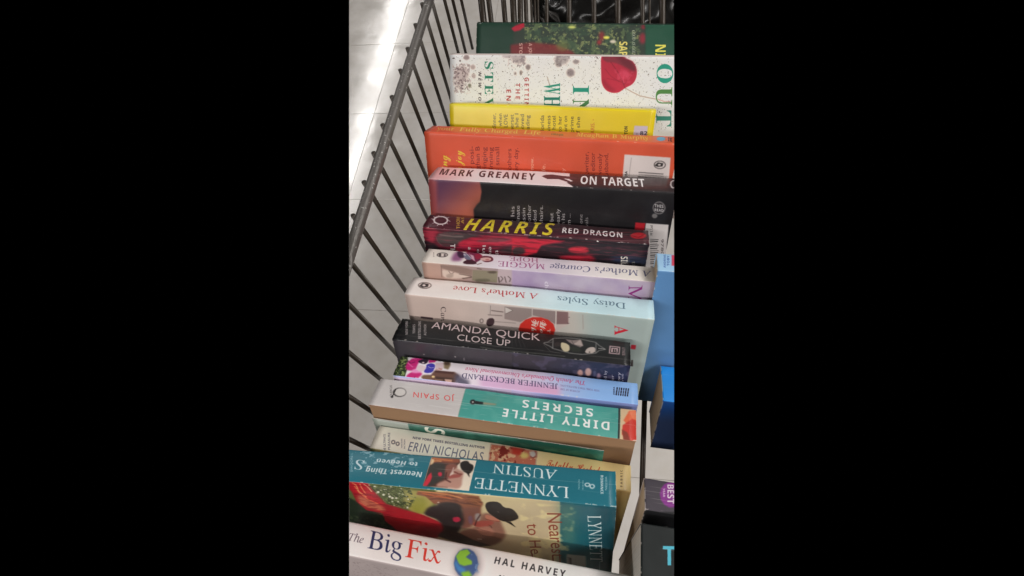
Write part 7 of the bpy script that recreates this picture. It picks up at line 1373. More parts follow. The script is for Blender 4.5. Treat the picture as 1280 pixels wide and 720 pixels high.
        ('Ps',[(15.8,9.1),(15.9,8.8),(15.7,8.4),(15.4,8.2),(15.0,8.2),(14.5,8.3),(14.2,8.5),(14.0,8.8),(13.9,9.2),(14.1,9.5),(14.4,9.7),(14.8,9.8),(15.2,9.7),(15.6,9.5)],(30,28,28),0.15,1),
        ('Ts','QUERCUS','S',(14.8,9.3),(11.0,19.0),(13.2,9.1),(70,64,64)),
        ('Ps',[(76.5,13.5),(76.5,12.6),(76.1,11.7),(75.4,11.2),(74.5,11.1),(73.6,11.3),(72.8,12.0),(72.4,12.9),(72.4,13.9),(72.7,14.7),(73.5,15.2),(74.4,15.4),(75.3,15.1),(76.0,14.4)],(30,30,34),0.25,1),
        ('Ps',[(75.9,14.5),(81.8,14.4),(82.3,12.3),(76.5,11.8)],(34,34,36),0.3,1),
        ('Ps',[(81.8,14.2),(91.1,14.3),(91.4,13.1),(82.3,12.3)],(170,140,110),0.6,0.9),
        ('Ps',[(75.2,13.3),(75.2,13.0),(75.0,12.7),(74.8,12.5),(74.5,12.4),(74.1,12.5),(73.9,12.8),(73.7,13.1),(73.7,13.5),(73.8,13.8),(74.1,14.0),(74.4,14.0),(74.7,13.9),(75.0,13.7)],(196,186,180),0.2,1),
        ('Ps',[(78.7,17.7),(90.9,21.0),(94.2,16.6),(82.9,14.9)],(90,140,128),2.5,0.6),
        ('Ts','SECRETS','B4',(158.9,20.9),(109.3,21.3),(159.3,14.2),(240,240,236)),
        ('Ts','DIRTY LITTLE','B4',(170.5,11.8),(97.2,11.3),(170.6,5.3),(240,240,236)),
    ]),
    dict(name='paperback_book', label='cream to yellow paperback with thin grey ERIN NICHOLAS lettering on spine', m=[[0.999505, -0.001172, 0.031436, -0.14462], [-0.011582, 0.915395, 0.40239, 0.03927], [-0.029248, -0.402555, 0.914928, 0.57693], [0, 0, 0, 1]], L=183.0, T=19.9, W=106.0, H=60, base=(228, 196, 134), worn=0.3, r=1.2, coat=0.2, ops=[
        ('Gs',[(-18.1,24.6),(189.5,27.9),(188.6,-7.3),(-3.9,-7.1)],(53.3,16.3),(242,230,214),(146.2,7.7),(238,210,146),0.2),
        ('Ts','NEW YORK TIMES BESTSELLING AUTHOR','B',(28.0,12.4),(81.2,13.4),(27.6,14.3),(70,70,90)),
        ('Ts','ERIN NICHOLAS','K2',(27.6,2.8),(81.7,3.7),(27.2,9.6),(76,84,110)),
        ('Ts','THE ULTIMATE','S',(12.9,-1.5),(7.1,12.7),(11.4,-1.8),(70,70,90)),
        ('Ts','PLEASURE','S',(15.0,1.5),(9.8,14.6),(13.5,1.2),(70,70,90)),
        ('Ps',[(16.5,7.7),(16.7,6.9),(16.5,6.3),(16.0,5.9),(15.3,5.8),(14.6,6.0),(14.0,6.5),(13.6,7.1),(13.5,7.9),(13.6,8.5),(14.1,8.9),(14.8,9.0),(15.5,8.8),(16.1,8.3)],(60,56,70),0.15,1),
        ('Ps',[(15.9,7.5),(16.0,7.2),(15.9,6.8),(15.6,6.6),(15.2,6.5),(14.8,6.6),(14.4,6.9),(14.2,7.2),(14.1,7.6),(14.3,8.0),(14.5,8.2),(14.9,8.3),(15.3,8.2),(15.7,7.9)],(236,222,206),0.12,1),
        ('Ps',[(20.0,7.0),(20.1,6.2),(20.0,5.6),(19.5,5.2),(18.9,5.1),(18.3,5.3),(17.7,5.8),(17.3,6.5),(17.2,7.2),(17.3,7.8),(17.7,8.2),(18.4,8.3),(19.0,8.1),(19.6,7.6)],(60,56,70),0.15,1),
        ('Ps',[(19.4,6.9),(19.5,6.5),(19.4,6.1),(19.1,5.9),(18.8,5.8),(18.4,5.9),(18.1,6.2),(17.9,6.6),(17.8,7.0),(17.9,7.3),(18.2,7.5),(18.5,7.6),(18.9,7.5),(19.2,7.2)],(236,222,206),0.12,1),
        ('Ts','MORE BOOKS','S',(23.2,4.2),(20.6,11.1),(22.2,4.1),(70,70,90)),
        ('Ts','FICTION','S',(25.4,4.0),(22.9,10.8),(24.4,3.8),(70,70,90)),
        ('Ps',[(84.2,18.6),(118.2,19.5),(119.0,1.6),(86.0,-0.2)],(196,176,160),0.15,1),
        ('Ps',[(84.9,18.0),(117.7,18.7),(118.5,1.5),(86.5,-0.1)],(196,110,86),0.15,1),
        ('Ns',[(84.9,18.0),(117.7,18.7),(118.5,1.5),(86.5,-0.1)],(226,180,140),3.5,0.55,0.8,1),
        ('Ns',[(84.9,18.0),(117.7,18.7),(118.5,1.5),(86.5,-0.1)],(130,40,34),4.5,0.62,0.7,1),
        ('Ps',[(112.7,14.0),(112.6,12.9),(111.8,11.9),(110.5,11.1),(109.1,10.9),(107.7,11.1),(106.6,11.8),(106.1,12.8),(106.2,13.9),(107.0,15.0),(108.3,15.7),(109.8,16.0),(111.2,15.7),(112.2,15.0)],(230,200,120),0.7,1),
        ('Ps',[(117.5,16.1),(117.5,15.0),(117.0,14.1),(116.1,13.4),(115.2,13.2),(114.2,13.6),(113.5,14.3),(113.1,15.3),(113.1,16.5),(113.6,17.4),(114.5,18.1),(115.4,18.3),(116.4,17.9),(117.1,17.2)],(206,196,190),0.5,1),
        ('Ps',[(100.0,18.1),(108.0,18.3),(106.6,12.9),(100.9,13.1)],(190,56,44),0.7,1),
        ('Ts','Totally','C',(125.9,7.7),(144.0,8.5),(125.5,13.2),(206,60,36)),
        ('Ts','Hooked','C',(146.2,8.3),(162.4,8.9),(146.1,13.8),(206,60,36)),
        ('Ts','F A B R I C','B',(177.4,2.3),(177.4,14.6),(176.0,2.0),(110,90,60)),
    ]),
    dict(name='paperback_book', label='teal paperback with a kissing couple, red skirt and black hat on cover', m=[[0.997476, -0.031303, -0.063726, -0.16251], [0.054401, 0.913718, 0.402692, 0.01354], [0.045622, -0.405142, 0.913115, 0.59588], [0, 0, 0, 1]], L=189.6, T=24.1, W=106.0, H=75, base=(30, 84, 96), worn=0.5, r=1.5, coat=0.3, bump=0.5, ops=[
        ('Ps',[(-4.2,29.8),(197.3,29.2),(196.2,-2.1),(10.9,-2.3)],(34,112,128),0.2,1),
        ('Ns',[(10.9,23.3),(59.9,25.1),(61.5,11.0),(17.6,8.1)],(150,186,198),(2.2,2.2),0.72,0.9,0.8),  # pale gloss reflections painted into the spine colour
        ('Ts','to Heaven','I',(60.5,17.7),(31.4,17.8),(61.5,14.6),(206,222,226)),
        ('Ts','Nearest Thing','I',(66.0,10.9),(26.4,10.9),(67.0,7.3),(214,226,228)),
        ('Ts','S','T',(23.5,15.8),(15.8,16.0),(26.4,8.9),(200,218,224)),
        ('Ts','SWOON','S',(18.6,7.0),(13.8,18.0),(17.0,6.9),(170,196,206)),
        ('Ps',[(68.8,22.6),(99.8,22.6),(99.4,1.4),(69.1,1.8)],(232,216,196),0.12,1),
        ('Ps',[(69.2,22.5),(88.2,22.6),(89.3,19.7),(86.8,16.3),(84.3,13.0),(85.5,2.1),(69.1,1.8),(69.3,11.6)],(84,56,48),0.3,1),
        ('Ps',[(69.2,22.5),(88.2,22.6),(89.0,19.9),(82.7,19.1),(76.7,19.4),(71.9,18.5),(69.9,16.8)],(150,80,56),0.5,1),
        ('Ls',[(70.2,21.6),(76.3,21.2),(83.9,21.0)],0.9,(206,120,66),0.2),
        ('Ls',[(70.3,19.1),(72.8,20.0),(76.6,19.9)],0.8,(224,150,90),0.2),
        ('Ps',[(69.1,21.5),(71.3,20.7),(71.5,17.1),(69.6,16.4)],(232,196,150),0.3,1),
        ('Ps',[(70.0,16.3),(71.3,17.8),(73.4,18.6),(76.3,18.6),(78.6,18.0),(80.2,16.8),(81.2,14.8),(81.8,12.0),(81.7,9.8),(81.2,8.0),(80.2,6.6),(78.9,5.7),(77.3,4.4),(75.5,2.7),(73.6,1.9),(71.6,1.9),(70.3,4.3),(69.6,9.2),(69.3,12.6),(69.4,14.6)],(62,58,54),0.5,1),
        ('Ps',[(70.5,9.1),(71.9,11.4),(73.4,8.1),(73.0,4.7),(71.7,2.2),(69.0,2.0)],(206,50,66),0.3,1),
        ('Ps',[(76.8,11.8),(78.1,12.1),(79.0,11.6),(79.6,10.3),(79.3,9.4),(78.1,9.1),(77.2,9.6),(76.5,10.9)],(200,50,72),0.2,1),
        ('Ps',[(81.9,18.3),(84.6,19.0),(86.7,18.6),(88.1,17.2),(88.1,15.7),(86.6,14.0),(85.6,12.7),(85.0,11.8),(84.3,10.3),(83.4,8.3),(82.3,8.6),(81.2,11.3),(80.6,14.0),(80.5,16.6)],(136,84,72),0.5,1),
        ('Ps',[(87.7,15.6),(89.5,15.1),(91.2,14.4),(92.9,13.5),(93.6,12.5),(93.5,11.4),(93.5,10.0),(93.6,8.3),(93.7,6.7),(94.0,5.0),(93.7,3.6),(92.8,2.4),(90.7,1.9),(87.2,2.0),(83.5,2.2),(79.4,2.2),(77.6,2.7),(77.9,3.8),(79.2,5.0),(81.5,6.2),(83.6,7.7),(85.6,9.4),(86.7,11.6),(86.8,14.5)],(186,140,124),0.4,1),
        ('Ps',[(84.7,10.4),(87.1,11.2),(89.5,11.6),(91.8,11.4),(92.4,10.8),(91.4,9.8),(90.0,9.2),(88.0,8.8),(86.4,8.4),(85.1,8.0),(84.2,8.4),(83.7,9.4)],(160,84,76),0.3,1),
        ('Ls',[(82.0,12.4),(82.7,7.3),(86.6,5.8)],0.7,(70,34,34),0.2),
        ('Ls',[(86.7,13.2),(90.3,11.9),(92.8,11.7)],0.8,(110,50,44),0.2),
        ('Ls',[(85.9,16.2),(85.7,12.3),(85.0,10.1)],0.7,(216,180,172),0.2),
        ('Ps',[(89.6,19.8),(90.5,20.8),(91.7,21.5),(93.3,21.8),(94.6,21.4),(95.4,20.3),(96.5,19.6),(97.9,19.2),(98.7,18.3),(99.1,16.9),(99.0,15.5),(98.4,14.3),(97.6,13.3),(96.7,12.7),(95.6,12.7),(94.3,13.2),(93.0,13.9),(91.7,14.9),(90.6,16.3),(89.7,18.2)],(32,28,26),0.2,1),
        ('Ps',[(95.4,12.8),(98.0,13.9),(99.5,15.3),(97.1,12.5),(98.1,10.0)],(32,28,26),0.2,1),
        ('Ts','LYNNETTE','U',(161.1,9.7),(101.6,10.3),(161.5,2.9),(226,236,236)),
        ('Ts','AUSTIN','U',(153.4,20.7),(111.6,21.3),(153.9,14.1),(222,234,234)),
        ('Ts','WESTERN','S',(182.9,19.0),(182.9,10.0),(184.2,19.2),(206,220,222)),
        ('Ts','ROMANCE','B',(180.2,19.6),(180.3,7.2),(181.8,19.8),(226,234,234)),
        ('Ps',[(174.0,12.6),(173.8,12.0),(173.3,11.4),(172.6,11.1),(171.9,11.0),(171.2,11.2),(170.7,11.7),(170.5,12.2),(170.6,12.9),(171.1,13.4),(171.8,13.7),(172.6,13.8),(173.3,13.6),(173.8,13.2)],(214,226,228),0.15,1),
        ('Ps',[(173.3,12.5),(173.2,12.2),(172.9,11.9),(172.5,11.7),(172.0,11.7),(171.6,11.8),(171.3,12.0),(171.2,12.3),(171.2,12.6),(171.5,12.9),(172.0,13.1),(172.4,13.2),(172.9,13.1),(173.2,12.8)],(34,112,128),0.12,1),
        ('Ps',[(176.8,11.8),(176.6,11.1),(176.2,10.5),(175.5,10.1),(174.8,10.1),(174.2,10.3),(173.7,10.8),(173.5,11.5),(173.7,12.2),(174.1,12.8),(174.8,13.1),(175.5,13.2),(176.2,13.0),(176.6,12.5)],(214,226,228),0.15,1),
        ('Ps',[(176.1,11.7),(176.0,11.3),(175.8,11.0),(175.4,10.8),(175.0,10.8),(174.6,10.9),(174.3,11.2),(174.2,11.5),(174.3,11.9),(174.5,12.3),(174.9,12.5),(175.4,12.5),(175.7,12.4),(176.0,12.1)],(34,112,128),0.12,1),
        ('Ts','MORE BOOKS','S',(169.0,15.0),(169.2,8.7),(169.8,15.1),(190,210,214)),
        ('Ts','FICTION','S',(166.5,15.3),(166.7,9.0),(167.5,15.4),(190,210,214)),
        ('Gc',[(14.4,5.3),(156.6,7.0),(152.2,-128.2),(-25.2,-112.0)],(84.2,-10.8),(206,190,142),(122.2,-50.9),(188,170,136),0.2),
        ('Pc',[(8.5,4.4),(78.7,1.7),(72.7,-28.4),(-13.0,-57.0)],(84,96,52),0.8,1),
        ('Pc',[(2.6,-12.3),(19.3,-28.0),(31.9,-42.0),(38.3,-64.0),(26.0,-113.1),(-33.0,-113.9)],(34,44,32),1,1),
        ('Nc',[(-8.6,-44.4),(32.8,-49.8),(32.7,-73.9),(-21.5,-81.1)],(70,80,56),3,0.5,1.5,0.7),
        ('Pc',[(58.0,-1.4),(62.1,-1.7),(67.3,-2.4),(73.7,-3.5),(76.7,-6.2),(76.4,-10.6),(74.5,-15.7),(70.9,-21.5),(67.4,-26.8),(64.2,-31.5),(60.5,-33.5),(56.3,-32.5),(53.6,-29.8),(52.4,-25.3),(52.9,-17.4),(55.0,-6.5)],(168,158,84),1.6,1),
        ('Pc',[(63.2,-10.2),(67.4,-10.6),(69.2,-13.3),(68.7,-18.4),(66.9,-24.1),(63.7,-30.3),(60.6,-32.8),(57.7,-31.6),(56.1,-29.1),(55.7,-25.4),(56.9,-20.1),(59.7,-13.3)],(140,140,52),1.6,0.8),
        ('Nc',[(31.6,-1.0),(62.2,-0.1),(61.9,-12.1),(52.7,-29.9),(38.8,-24.3),(33.1,-12.8)],(52,66,34),2.6,0.4,1,0.9),
        ('Nc',[(31.6,-1.0),(62.2,-0.1),(61.9,-12.1),(52.7,-29.9),(38.8,-24.3),(33.1,-12.8)],(130,140,90),1.5,0.6,0.7,0.7),
        ('Pc',[(32.8,-1.9),(32.5,-2.4),(32.2,-2.9),(31.7,-3.2),(31.3,-3.3),(31.0,-3.1),(30.9,-2.7),(31.0,-2.2),(31.2,-1.6),(31.6,-1.1),(32.0,-0.8),(32.5,-0.8),(32.7,-1.0),(32.9,-1.4)],(226,222,200),0.15,1),
        ('Pc',[(36.9,-2.8),(36.6,-3.4),(36.2,-3.9),(35.8,-4.2),(35.4,-4.2),(35.1,-4.1),(35.0,-3.7),(35.0,-3.1),(35.3,-2.6),(35.7,-2.1),(36.1,-1.8),(36.5,-1.7),(36.8,-1.9),(36.9,-2.3)],(226,222,200),0.15,1),
        ('Pc',[(37.5,-9.8),(37.2,-10.5),(36.8,-11.0),(36.3,-11.4),(35.8,-11.5),(35.5,-11.3),(35.3,-10.8),(35.4,-10.2),(35.7,-9.5),(36.1,-8.9),(36.6,-8.6),(37.1,-8.5),(37.4,-8.7),(37.6,-9.2)],(226,222,200),0.15,1),
        ('Pc',[(40.4,-12.6),(40.1,-13.2),(39.7,-13.8),(39.3,-14.1),(38.8,-14.2),(38.5,-14.0),(38.4,-13.6),(38.4,-13.0),(38.7,-12.3),(39.1,-11.8),(39.6,-11.5),(40.0,-11.4),(40.3,-11.6),(40.5,-12.0)],(226,222,200),0.15,1),
        ('Pc',[(44.3,-10.8),(44.1,-11.2),(43.9,-11.6),(43.6,-11.8),(43.3,-11.9),(43.1,-11.7),(43.0,-11.4),(43.0,-11.0),(43.2,-10.6),(43.5,-10.3),(43.8,-10.0),(44.1,-10.0),(44.3,-10.1),(44.4,-10.4)],(226,222,200),0.15,1),
        ('Pc',[(44.4,-14.1),(44.2,-14.8),(43.7,-15.4),(43.2,-15.8),(42.8,-15.8),(42.4,-15.6),(42.3,-15.2),(42.3,-14.5),(42.6,-13.8),(43.0,-13.3),(43.5,-12.9),(44.0,-12.8),(44.4,-13.0),(44.5,-13.5)],(226,222,200),0.15,1),
        ('Pc',[(45.9,-15.6),(45.7,-16.2),(45.2,-16.8),(44.7,-17.2),(44.3,-17.3),(43.9,-17.1),(43.8,-16.6),(43.8,-15.9),(44.1,-15.3),(44.5,-14.7),(45.0,-14.3),(45.5,-14.2),(45.9,-14.4),(46.0,-14.9)],(226,222,200),0.15,1),
        ('Pc',[(48.7,-15.1),(48.5,-15.6),(48.1,-16.1),(47.7,-16.4),(47.3,-16.4),(47.1,-16.3),(46.9,-15.9),(47.0,-15.4),(47.2,-14.8),(47.6,-14.3),(48.0,-14.0),(48.3,-14.0),(48.6,-14.2),(48.7,-14.5)],(226,222,200),0.15,1),
        ('Pc',[(35.3,-11.3),(35.2,-11.6),(35.0,-11.9),(34.7,-12.1),(34.5,-12.1),(34.3,-12.0),(34.2,-11.8),(34.3,-11.5),(34.4,-11.1),(34.6,-10.9),(34.9,-10.7),(35.1,-10.6),(35.3,-10.7),(35.4,-11.0)],(226,222,200),0.15,1),
        ('Pc',[(48.6,-19.6),(48.4,-20.0),(48.2,-20.4),(47.9,-20.6),(47.6,-20.7),(47.3,-20.6),(47.2,-20.3),(47.3,-19.9),(47.5,-19.4),(47.7,-19.1),(48.0,-18.8),(48.3,-18.8),(48.5,-18.9),(48.6,-19.2)],(226,222,200),0.15,1),
        ('Pc',[(44.3,-20.4),(44.1,-20.8),(43.9,-21.2),(43.5,-21.4),(43.3,-21.5),(43.0,-21.4),(42.9,-21.1),(43.0,-20.7),(43.2,-20.2),(43.4,-19.9),(43.7,-19.6),(44.0,-19.6),(44.3,-19.7),(44.4,-20.0)],(226,222,200),0.15,1),
        ('Pc',[(55.1,-1.9),(55.0,-2.2),(54.8,-2.5),(54.5,-2.7),(54.2,-2.8),(54.0,-2.7),(54.0,-2.4),(54.0,-2.1),(54.1,-1.7),(54.4,-1.4),(54.6,-1.2),(54.9,-1.2),(55.1,-1.3),(55.2,-1.5)],(226,222,200),0.15,1),
        ('Pc',[(48.1,-0.9),(47.9,-1.3),(47.7,-1.6),(47.4,-1.8),(47.2,-1.8),(47.0,-1.7),(46.9,-1.5),(46.9,-1.1),(47.1,-0.8),(47.3,-0.5),(47.6,-0.3),(47.9,-0.2),(48.0,-0.3),(48.1,-0.6)],(226,222,200),0.15,1),
        ('Pc',[(43.7,-5.4),(43.6,-5.7),(43.4,-6.0),(43.2,-6.1),(43.0,-6.2),(42.8,-6.1),(42.8,-5.9),(42.8,-5.6),(42.9,-5.3),(43.1,-5.1),(43.3,-4.9),(43.5,-4.9),(43.7,-5.0),(43.7,-5.2)],(226,222,200),0.15,1),
        ('Pc',[(57.0,-14.7),(56.8,-15.1),(56.6,-15.5),(56.2,-15.7),(56.0,-15.7),(55.7,-15.6),(55.6,-15.3),(55.7,-14.9),(55.8,-14.5),(56.1,-14.1),(56.4,-13.9),(56.7,-13.9),(56.9,-14.0),(57.0,-14.3)],(226,222,200),0.15,1),
        ('Pc',[(53.7,-26.2),(53.5,-26.7),(53.2,-27.2),(52.8,-27.4),(52.5,-27.5),(52.2,-27.3),(52.1,-27.0),(52.2,-26.5),(52.4,-26.0),(52.7,-25.5),(53.0,-25.2),(53.4,-25.1),(53.7,-25.3),(53.8,-25.7)],(226,222,200),0.15,1),
        ('Pc',[(42.5,-5.6),(42.4,-6.0),(42.1,-6.2),(41.9,-6.4),(41.7,-6.5),(41.5,-6.4),(41.4,-6.1),(41.5,-5.8),(41.6,-5.5),(41.8,-5.2),(42.0,-5.0),(42.3,-5.0),(42.4,-5.1),(42.5,-5.3)],(226,222,200),0.15,1),
        ('Pc',[(54.5,-9.0),(54.3,-9.3),(54.2,-9.6),(54.0,-9.7),(53.8,-9.7),(53.6,-9.7),(53.5,-9.5),(53.6,-9.2),(53.7,-8.9),(53.9,-8.6),(54.1,-8.5),(54.3,-8.5),(54.4,-8.5),(54.5,-8.8)],(226,222,200),0.15,1),
        ('Pc',[(39.6,-7.2),(39.4,-7.6),(39.2,-7.8),(39.0,-8.0),(38.7,-8.1),(38.6,-8.0),(38.5,-7.7),(38.5,-7.4),(38.7,-7.1),(38.9,-6.8),(39.1,-6.6),(39.4,-6.6),(39.5,-6.7),(39.6,-6.9)],(226,222,200),0.15,1),
        ('Pc',[(56.5,-10.9),(56.3,-11.2),(56.2,-11.4),(56.0,-11.6),(55.8,-11.6),(55.6,-11.5),(55.5,-11.3),(55.6,-11.0),(55.7,-10.7),(55.9,-10.5),(56.1,-10.3),(56.3,-10.3),(56.4,-10.4),(56.5,-10.6)],(226,222,200),0.15,1),
        ('Pc',[(44.0,-25.7),(43.9,-26.0),(43.7,-26.3),(43.5,-26.4),(43.3,-26.5),(43.1,-26.4),(43.1,-26.2),(43.1,-25.9),(43.2,-25.6),(43.4,-25.3),(43.6,-25.1),(43.8,-25.1),(44.0,-25.2),(44.1,-25.4)],(226,222,200),0.15,1),
        ('Pc',[(52.2,-8.3),(52.1,-8.6),(51.9,-8.9),(51.7,-9.0),(51.5,-9.0),(51.3,-9.0),(51.3,-8.8),(51.3,-8.5),(51.4,-8.2),(51.6,-8.0),(51.8,-7.8),(52.0,-7.8),(52.1,-7.9),(52.2,-8.1)],(226,222,200),0.15,1),
        ('Pc',[(15.9,0.7),(20.0,-0.3),(31.3,0.0),(32.2,-7.4),(37.5,-24.6),(49.0,-29.5),(62.6,-33.9),(77.0,-44.5),(72.8,-56.9),(65.6,-66.5),(38.7,-71.4),(33.6,-56.3),(30.4,-50.5),(31.6,-38.9),(20.2,-36.9),(16.2,-26.2),(16.7,-12.3),(14.6,-7.1)],(150,26,36),0.6,1),
        ('Pc',[(20.0,-0.3),(31.3,0.0),(32.2,-7.4),(37.5,-24.6),(35.8,-28.4),(27.0,-23.0),(20.4,-15.0),(17.4,-12.2)],(184,32,42),1.2,1),
        ('Pc',[(20.4,-17.0),(22.6,-18.3),(25.3,-20.4),(28.7,-23.3),(31.7,-26.3),(34.4,-29.3),(35.4,-32.1),(34.7,-34.6),(32.8,-35.8),(29.6,-35.5),(26.2,-34.6),(22.7,-33.2),(20.1,-30.8),(18.4,-27.6),(18.0,-23.5),(18.9,-18.7)],(196,120,84),1.2,0.8),
        ('Lc',[(21.0,-4.9),(22.1,-13.6),(25.6,-21.0),(32.4,-26.7)],0.8,(230,120,74),0.2),
        ('Lc',[(20.5,-0.7),(22.7,-3.6),(22.1,-11.4),(25.7,-18.6)],1.0,(236,150,96),0.2),
        ('Lc',[(26.0,-0.9),(25.6,-6.3),(26.4,-14.0)],0.8,(232,140,90),0.2),
        ('Lc',[(28.5,-1.0),(30.9,-5.5),(31.8,-10.8)],0.8,(240,190,140),0.2),
        ('Lc',[(17.6,-25.9),(22.3,-32.2),(31.3,-35.3)],0.8,(214,90,70),0.2),
        ('Nc',[(20.0,-0.3),(31.3,0.0),(37.5,-24.6),(71.0,-45.8),(65.9,-65.1),(31.5,-46.5),(16.2,-26.2)],(110,14,26),(1.4,6),0.55,2,0.45),
        ('Pc',[(42.6,-27.1),(50.7,-30.3),(57.6,-33.4),(63.3,-36.5),(67.3,-40.6),(69.4,-45.8),(67.1,-49.1),(60.3,-50.6),(52.3,-49.7),(43.2,-46.6),(38.6,-40.0),(38.5,-30.3)],(168,30,40),2.5,0.7),
        ('Pc',[(61.6,-48.4),(69.8,-47.9),(73.6,-50.0),(73.1,-54.6),(71.0,-59.1),(67.6,-63.6),(62.2,-65.1),(55.2,-63.7),(53.1,-59.3),(56.0,-52.2)],(122,22,36),2.5,0.8),
        ('Pc',[(65.9,-2.6),(86.3,-0.8),(105.7,-1.3),(107.4,-11.2),(104.7,-17.7),(103.7,-25.1),(98.2,-27.5),(91.7,-20.2),(83.8,-14.5),(73.6,-17.6),(69.6,-8.9),(63.5,-7.6)],(140,84,58),0.6,1),
        ('Nc',[(65.9,-2.6),(86.3,-0.8),(105.7,-1.3),(107.4,-11.2),(99.9,-16.2),(84.0,-13.3),(69.6,-8.9)],(80,40,30),(0.9,6),0.5,1,0.6),
        ('Nc',[(65.9,-2.6),(86.3,-0.8),(105.7,-1.3),(103.5,-8.5),(84.9,-8.4),(69.6,-8.9)],(206,130,80),(0.8,7),0.7,1,0.5),
        ('Lc',[(65.7,-3.2),(74.7,-2.8),(85.7,-3.7),(94.5,-6.7)],1.2,(226,150,90),0.5),
        ('Lc',[(67.8,-5.1),(76.3,-7.1),(86.8,-8.1)],1.1,(206,104,56),0.5),
        ('Lc',[(71.5,-12.0),(79.7,-9.4),(91.8,-11.8),(105.2,-14.0)],1,(90,50,40),0.4),
        ('Lc',[(86.1,-1.9),(96.6,-5.2),(105.9,-9.2)],0.9,(110,66,50),0.4),
        ('Lc',[(90.7,-4.0),(101.3,-6.6),(106.1,-12.1)],0.8,(166,104,70),0.4),
        ('Pc',[(91.9,-18.9),(105.0,-15.2),(104.0,-22.6),(104.8,-26.1),(99.6,-36.0),(94.3,-45.0),(87.0,-49.3),(87.8,-35.9)],(118,74,62),1.4,1),
        ('Pc',[(106.2,-23.1),(108.2,-22.1),(110.3,-22.6),(112.6,-24.6),(114.5,-27.3),(116.0,-30.7),(116.8,-33.4),(116.9,-35.3),(117.3,-39.7),(118.0,-46.8),(117.2,-52.7),(114.9,-57.3),(111.8,-61.9),(107.9,-66.4),(103.9,-68.8),(99.7,-69.1),(95.0,-68.4),(89.7,-66.8),(85.4,-64.9),(82.3,-62.8),(81.9,-59.3),(84.0,-54.7),(87.0,-50.9),(90.8,-48.1),(94.3,-45.3),(97.3,-42.7),(99.4,-39.3),(100.7,-35.2),(102.3,-30.7),(104.2,-26.0)],(132,92,76),0.9,1),
        ('Pc',[(108.2,-24.4),(110.6,-25.4),(112.9,-27.1),(115.1,-29.5),(116.1,-31.2),(115.6,-32.2),(113.8,-32.7),(110.6,-32.8),(108.3,-32.0),(106.9,-30.4),(106.4,-28.1),(106.8,-25.3)],(176,110,88),0.3,1),
        ('Pc',[(99.3,-35.4),(104.2,-33.1),(108.1,-32.3),(111.2,-32.9),(111.7,-34.8),(109.4,-37.8),(106.5,-40.4),(102.9,-42.4),(99.9,-43.1),(97.4,-42.3),(96.3,-40.6),(96.7,-37.9)],(150,70,60),0.4,1),
        ('Pc',[(100.9,-42.9),(105.8,-40.5),(108.9,-41.8),(110.2,-46.8),(109.7,-51.0),(107.4,-54.2),(104.3,-54.9),(100.5,-53.0),(98.6,-50.1),(98.5,-46.1)],(160,108,90),0.7,1),
        ('Pc',[(103.0,-56.6),(110.6,-54.9),(114.2,-55.6),(113.8,-58.8),(111.7,-62.4),(107.9,-66.6),(103.2,-69.0),(97.6,-69.6),(95.9,-66.7),(98.1,-60.5)],(96,66,54),1.2,0.9),
        ('Pc',[(64.7,-29.4),(67.4,-24.5),(70.2,-21.6),(73.0,-20.4),(74.9,-18.8),(76.0,-16.8),(78.4,-15.0),(82.2,-13.4),(86.1,-13.0),(90.1,-13.8),(92.0,-16.5),(91.8,-21.3),(91.5,-27.2),(91.0,-34.3),(89.7,-40.4),(87.6,-45.4),(85.7,-49.9),(84.0,-53.7),(81.4,-56.3),(77.6,-57.9),(74.3,-60.0),(71.3,-62.8),(69.2,-63.6),(68.1,-62.5),(69.2,-59.4),(72.6,-54.5),(73.8,-48.7),(73.0,-42.2),(70.5,-37.9),(66.3,-35.5),(64.0,-33.7),(63.5,-32.5)],(40,34,34),1.0,1),
        ('Pc',[(67.2,-63.4),(77.1,-51.4),(84.6,-55.3),(93.0,-63.1),(105.9,-68.7),(97.2,-72.2),(81.9,-71.5)],(44,30,28),0.7,1),
        ('Pc',[(84.7,-32.6),(87.3,-31.7),(88.5,-32.7),(88.5,-35.6),(87.6,-37.7),(86.0,-39.0),(84.6,-39.5),(83.3,-39.1),(82.9,-37.4),(83.2,-34.4)],(176,40,66),0.5,1),
        ('Pc',[(100.9,-24.3),(102.9,-23.6),(103.5,-25.9),(102.6,-31.4),(101.2,-34.2),(99.4,-34.3),(98.9,-31.9),(99.6,-27.0)],(150,140,136),0.4,0.9),
        ('Pc',[(95.7,-28.3),(97.3,-28.6),(97.4,-32.0),(96.1,-38.7),(94.9,-40.9),(94.0,-38.5),(93.9,-35.0),(94.6,-30.4)],(110,80,92),0.5,1),
        ('Lc',[(103.7,-25.1),(100.0,-33.4),(97.5,-41.7)],0.7,(56,30,30),0.2),
        ('Lc',[(106.2,-30.2),(110.4,-31.9),(116.1,-31.9)],0.7,(104,42,36),0.2),
        ('Lc',[(98.3,-44.8),(103.3,-47.0),(107.2,-47.5)],0.5,(96,54,46),0.2),
        ('Lc',[(107.4,-38.2),(108.9,-39.2),(109.1,-42.4)],0.5,(70,30,28),0.2),
        ('Lc',[(96.4,-60.9),(99.8,-60.4)],0.8,(220,196,186),0.2),
        ('Lc',[(100.9,-55.0),(110.3,-54.9)],0.6,(80,50,42),0.2),
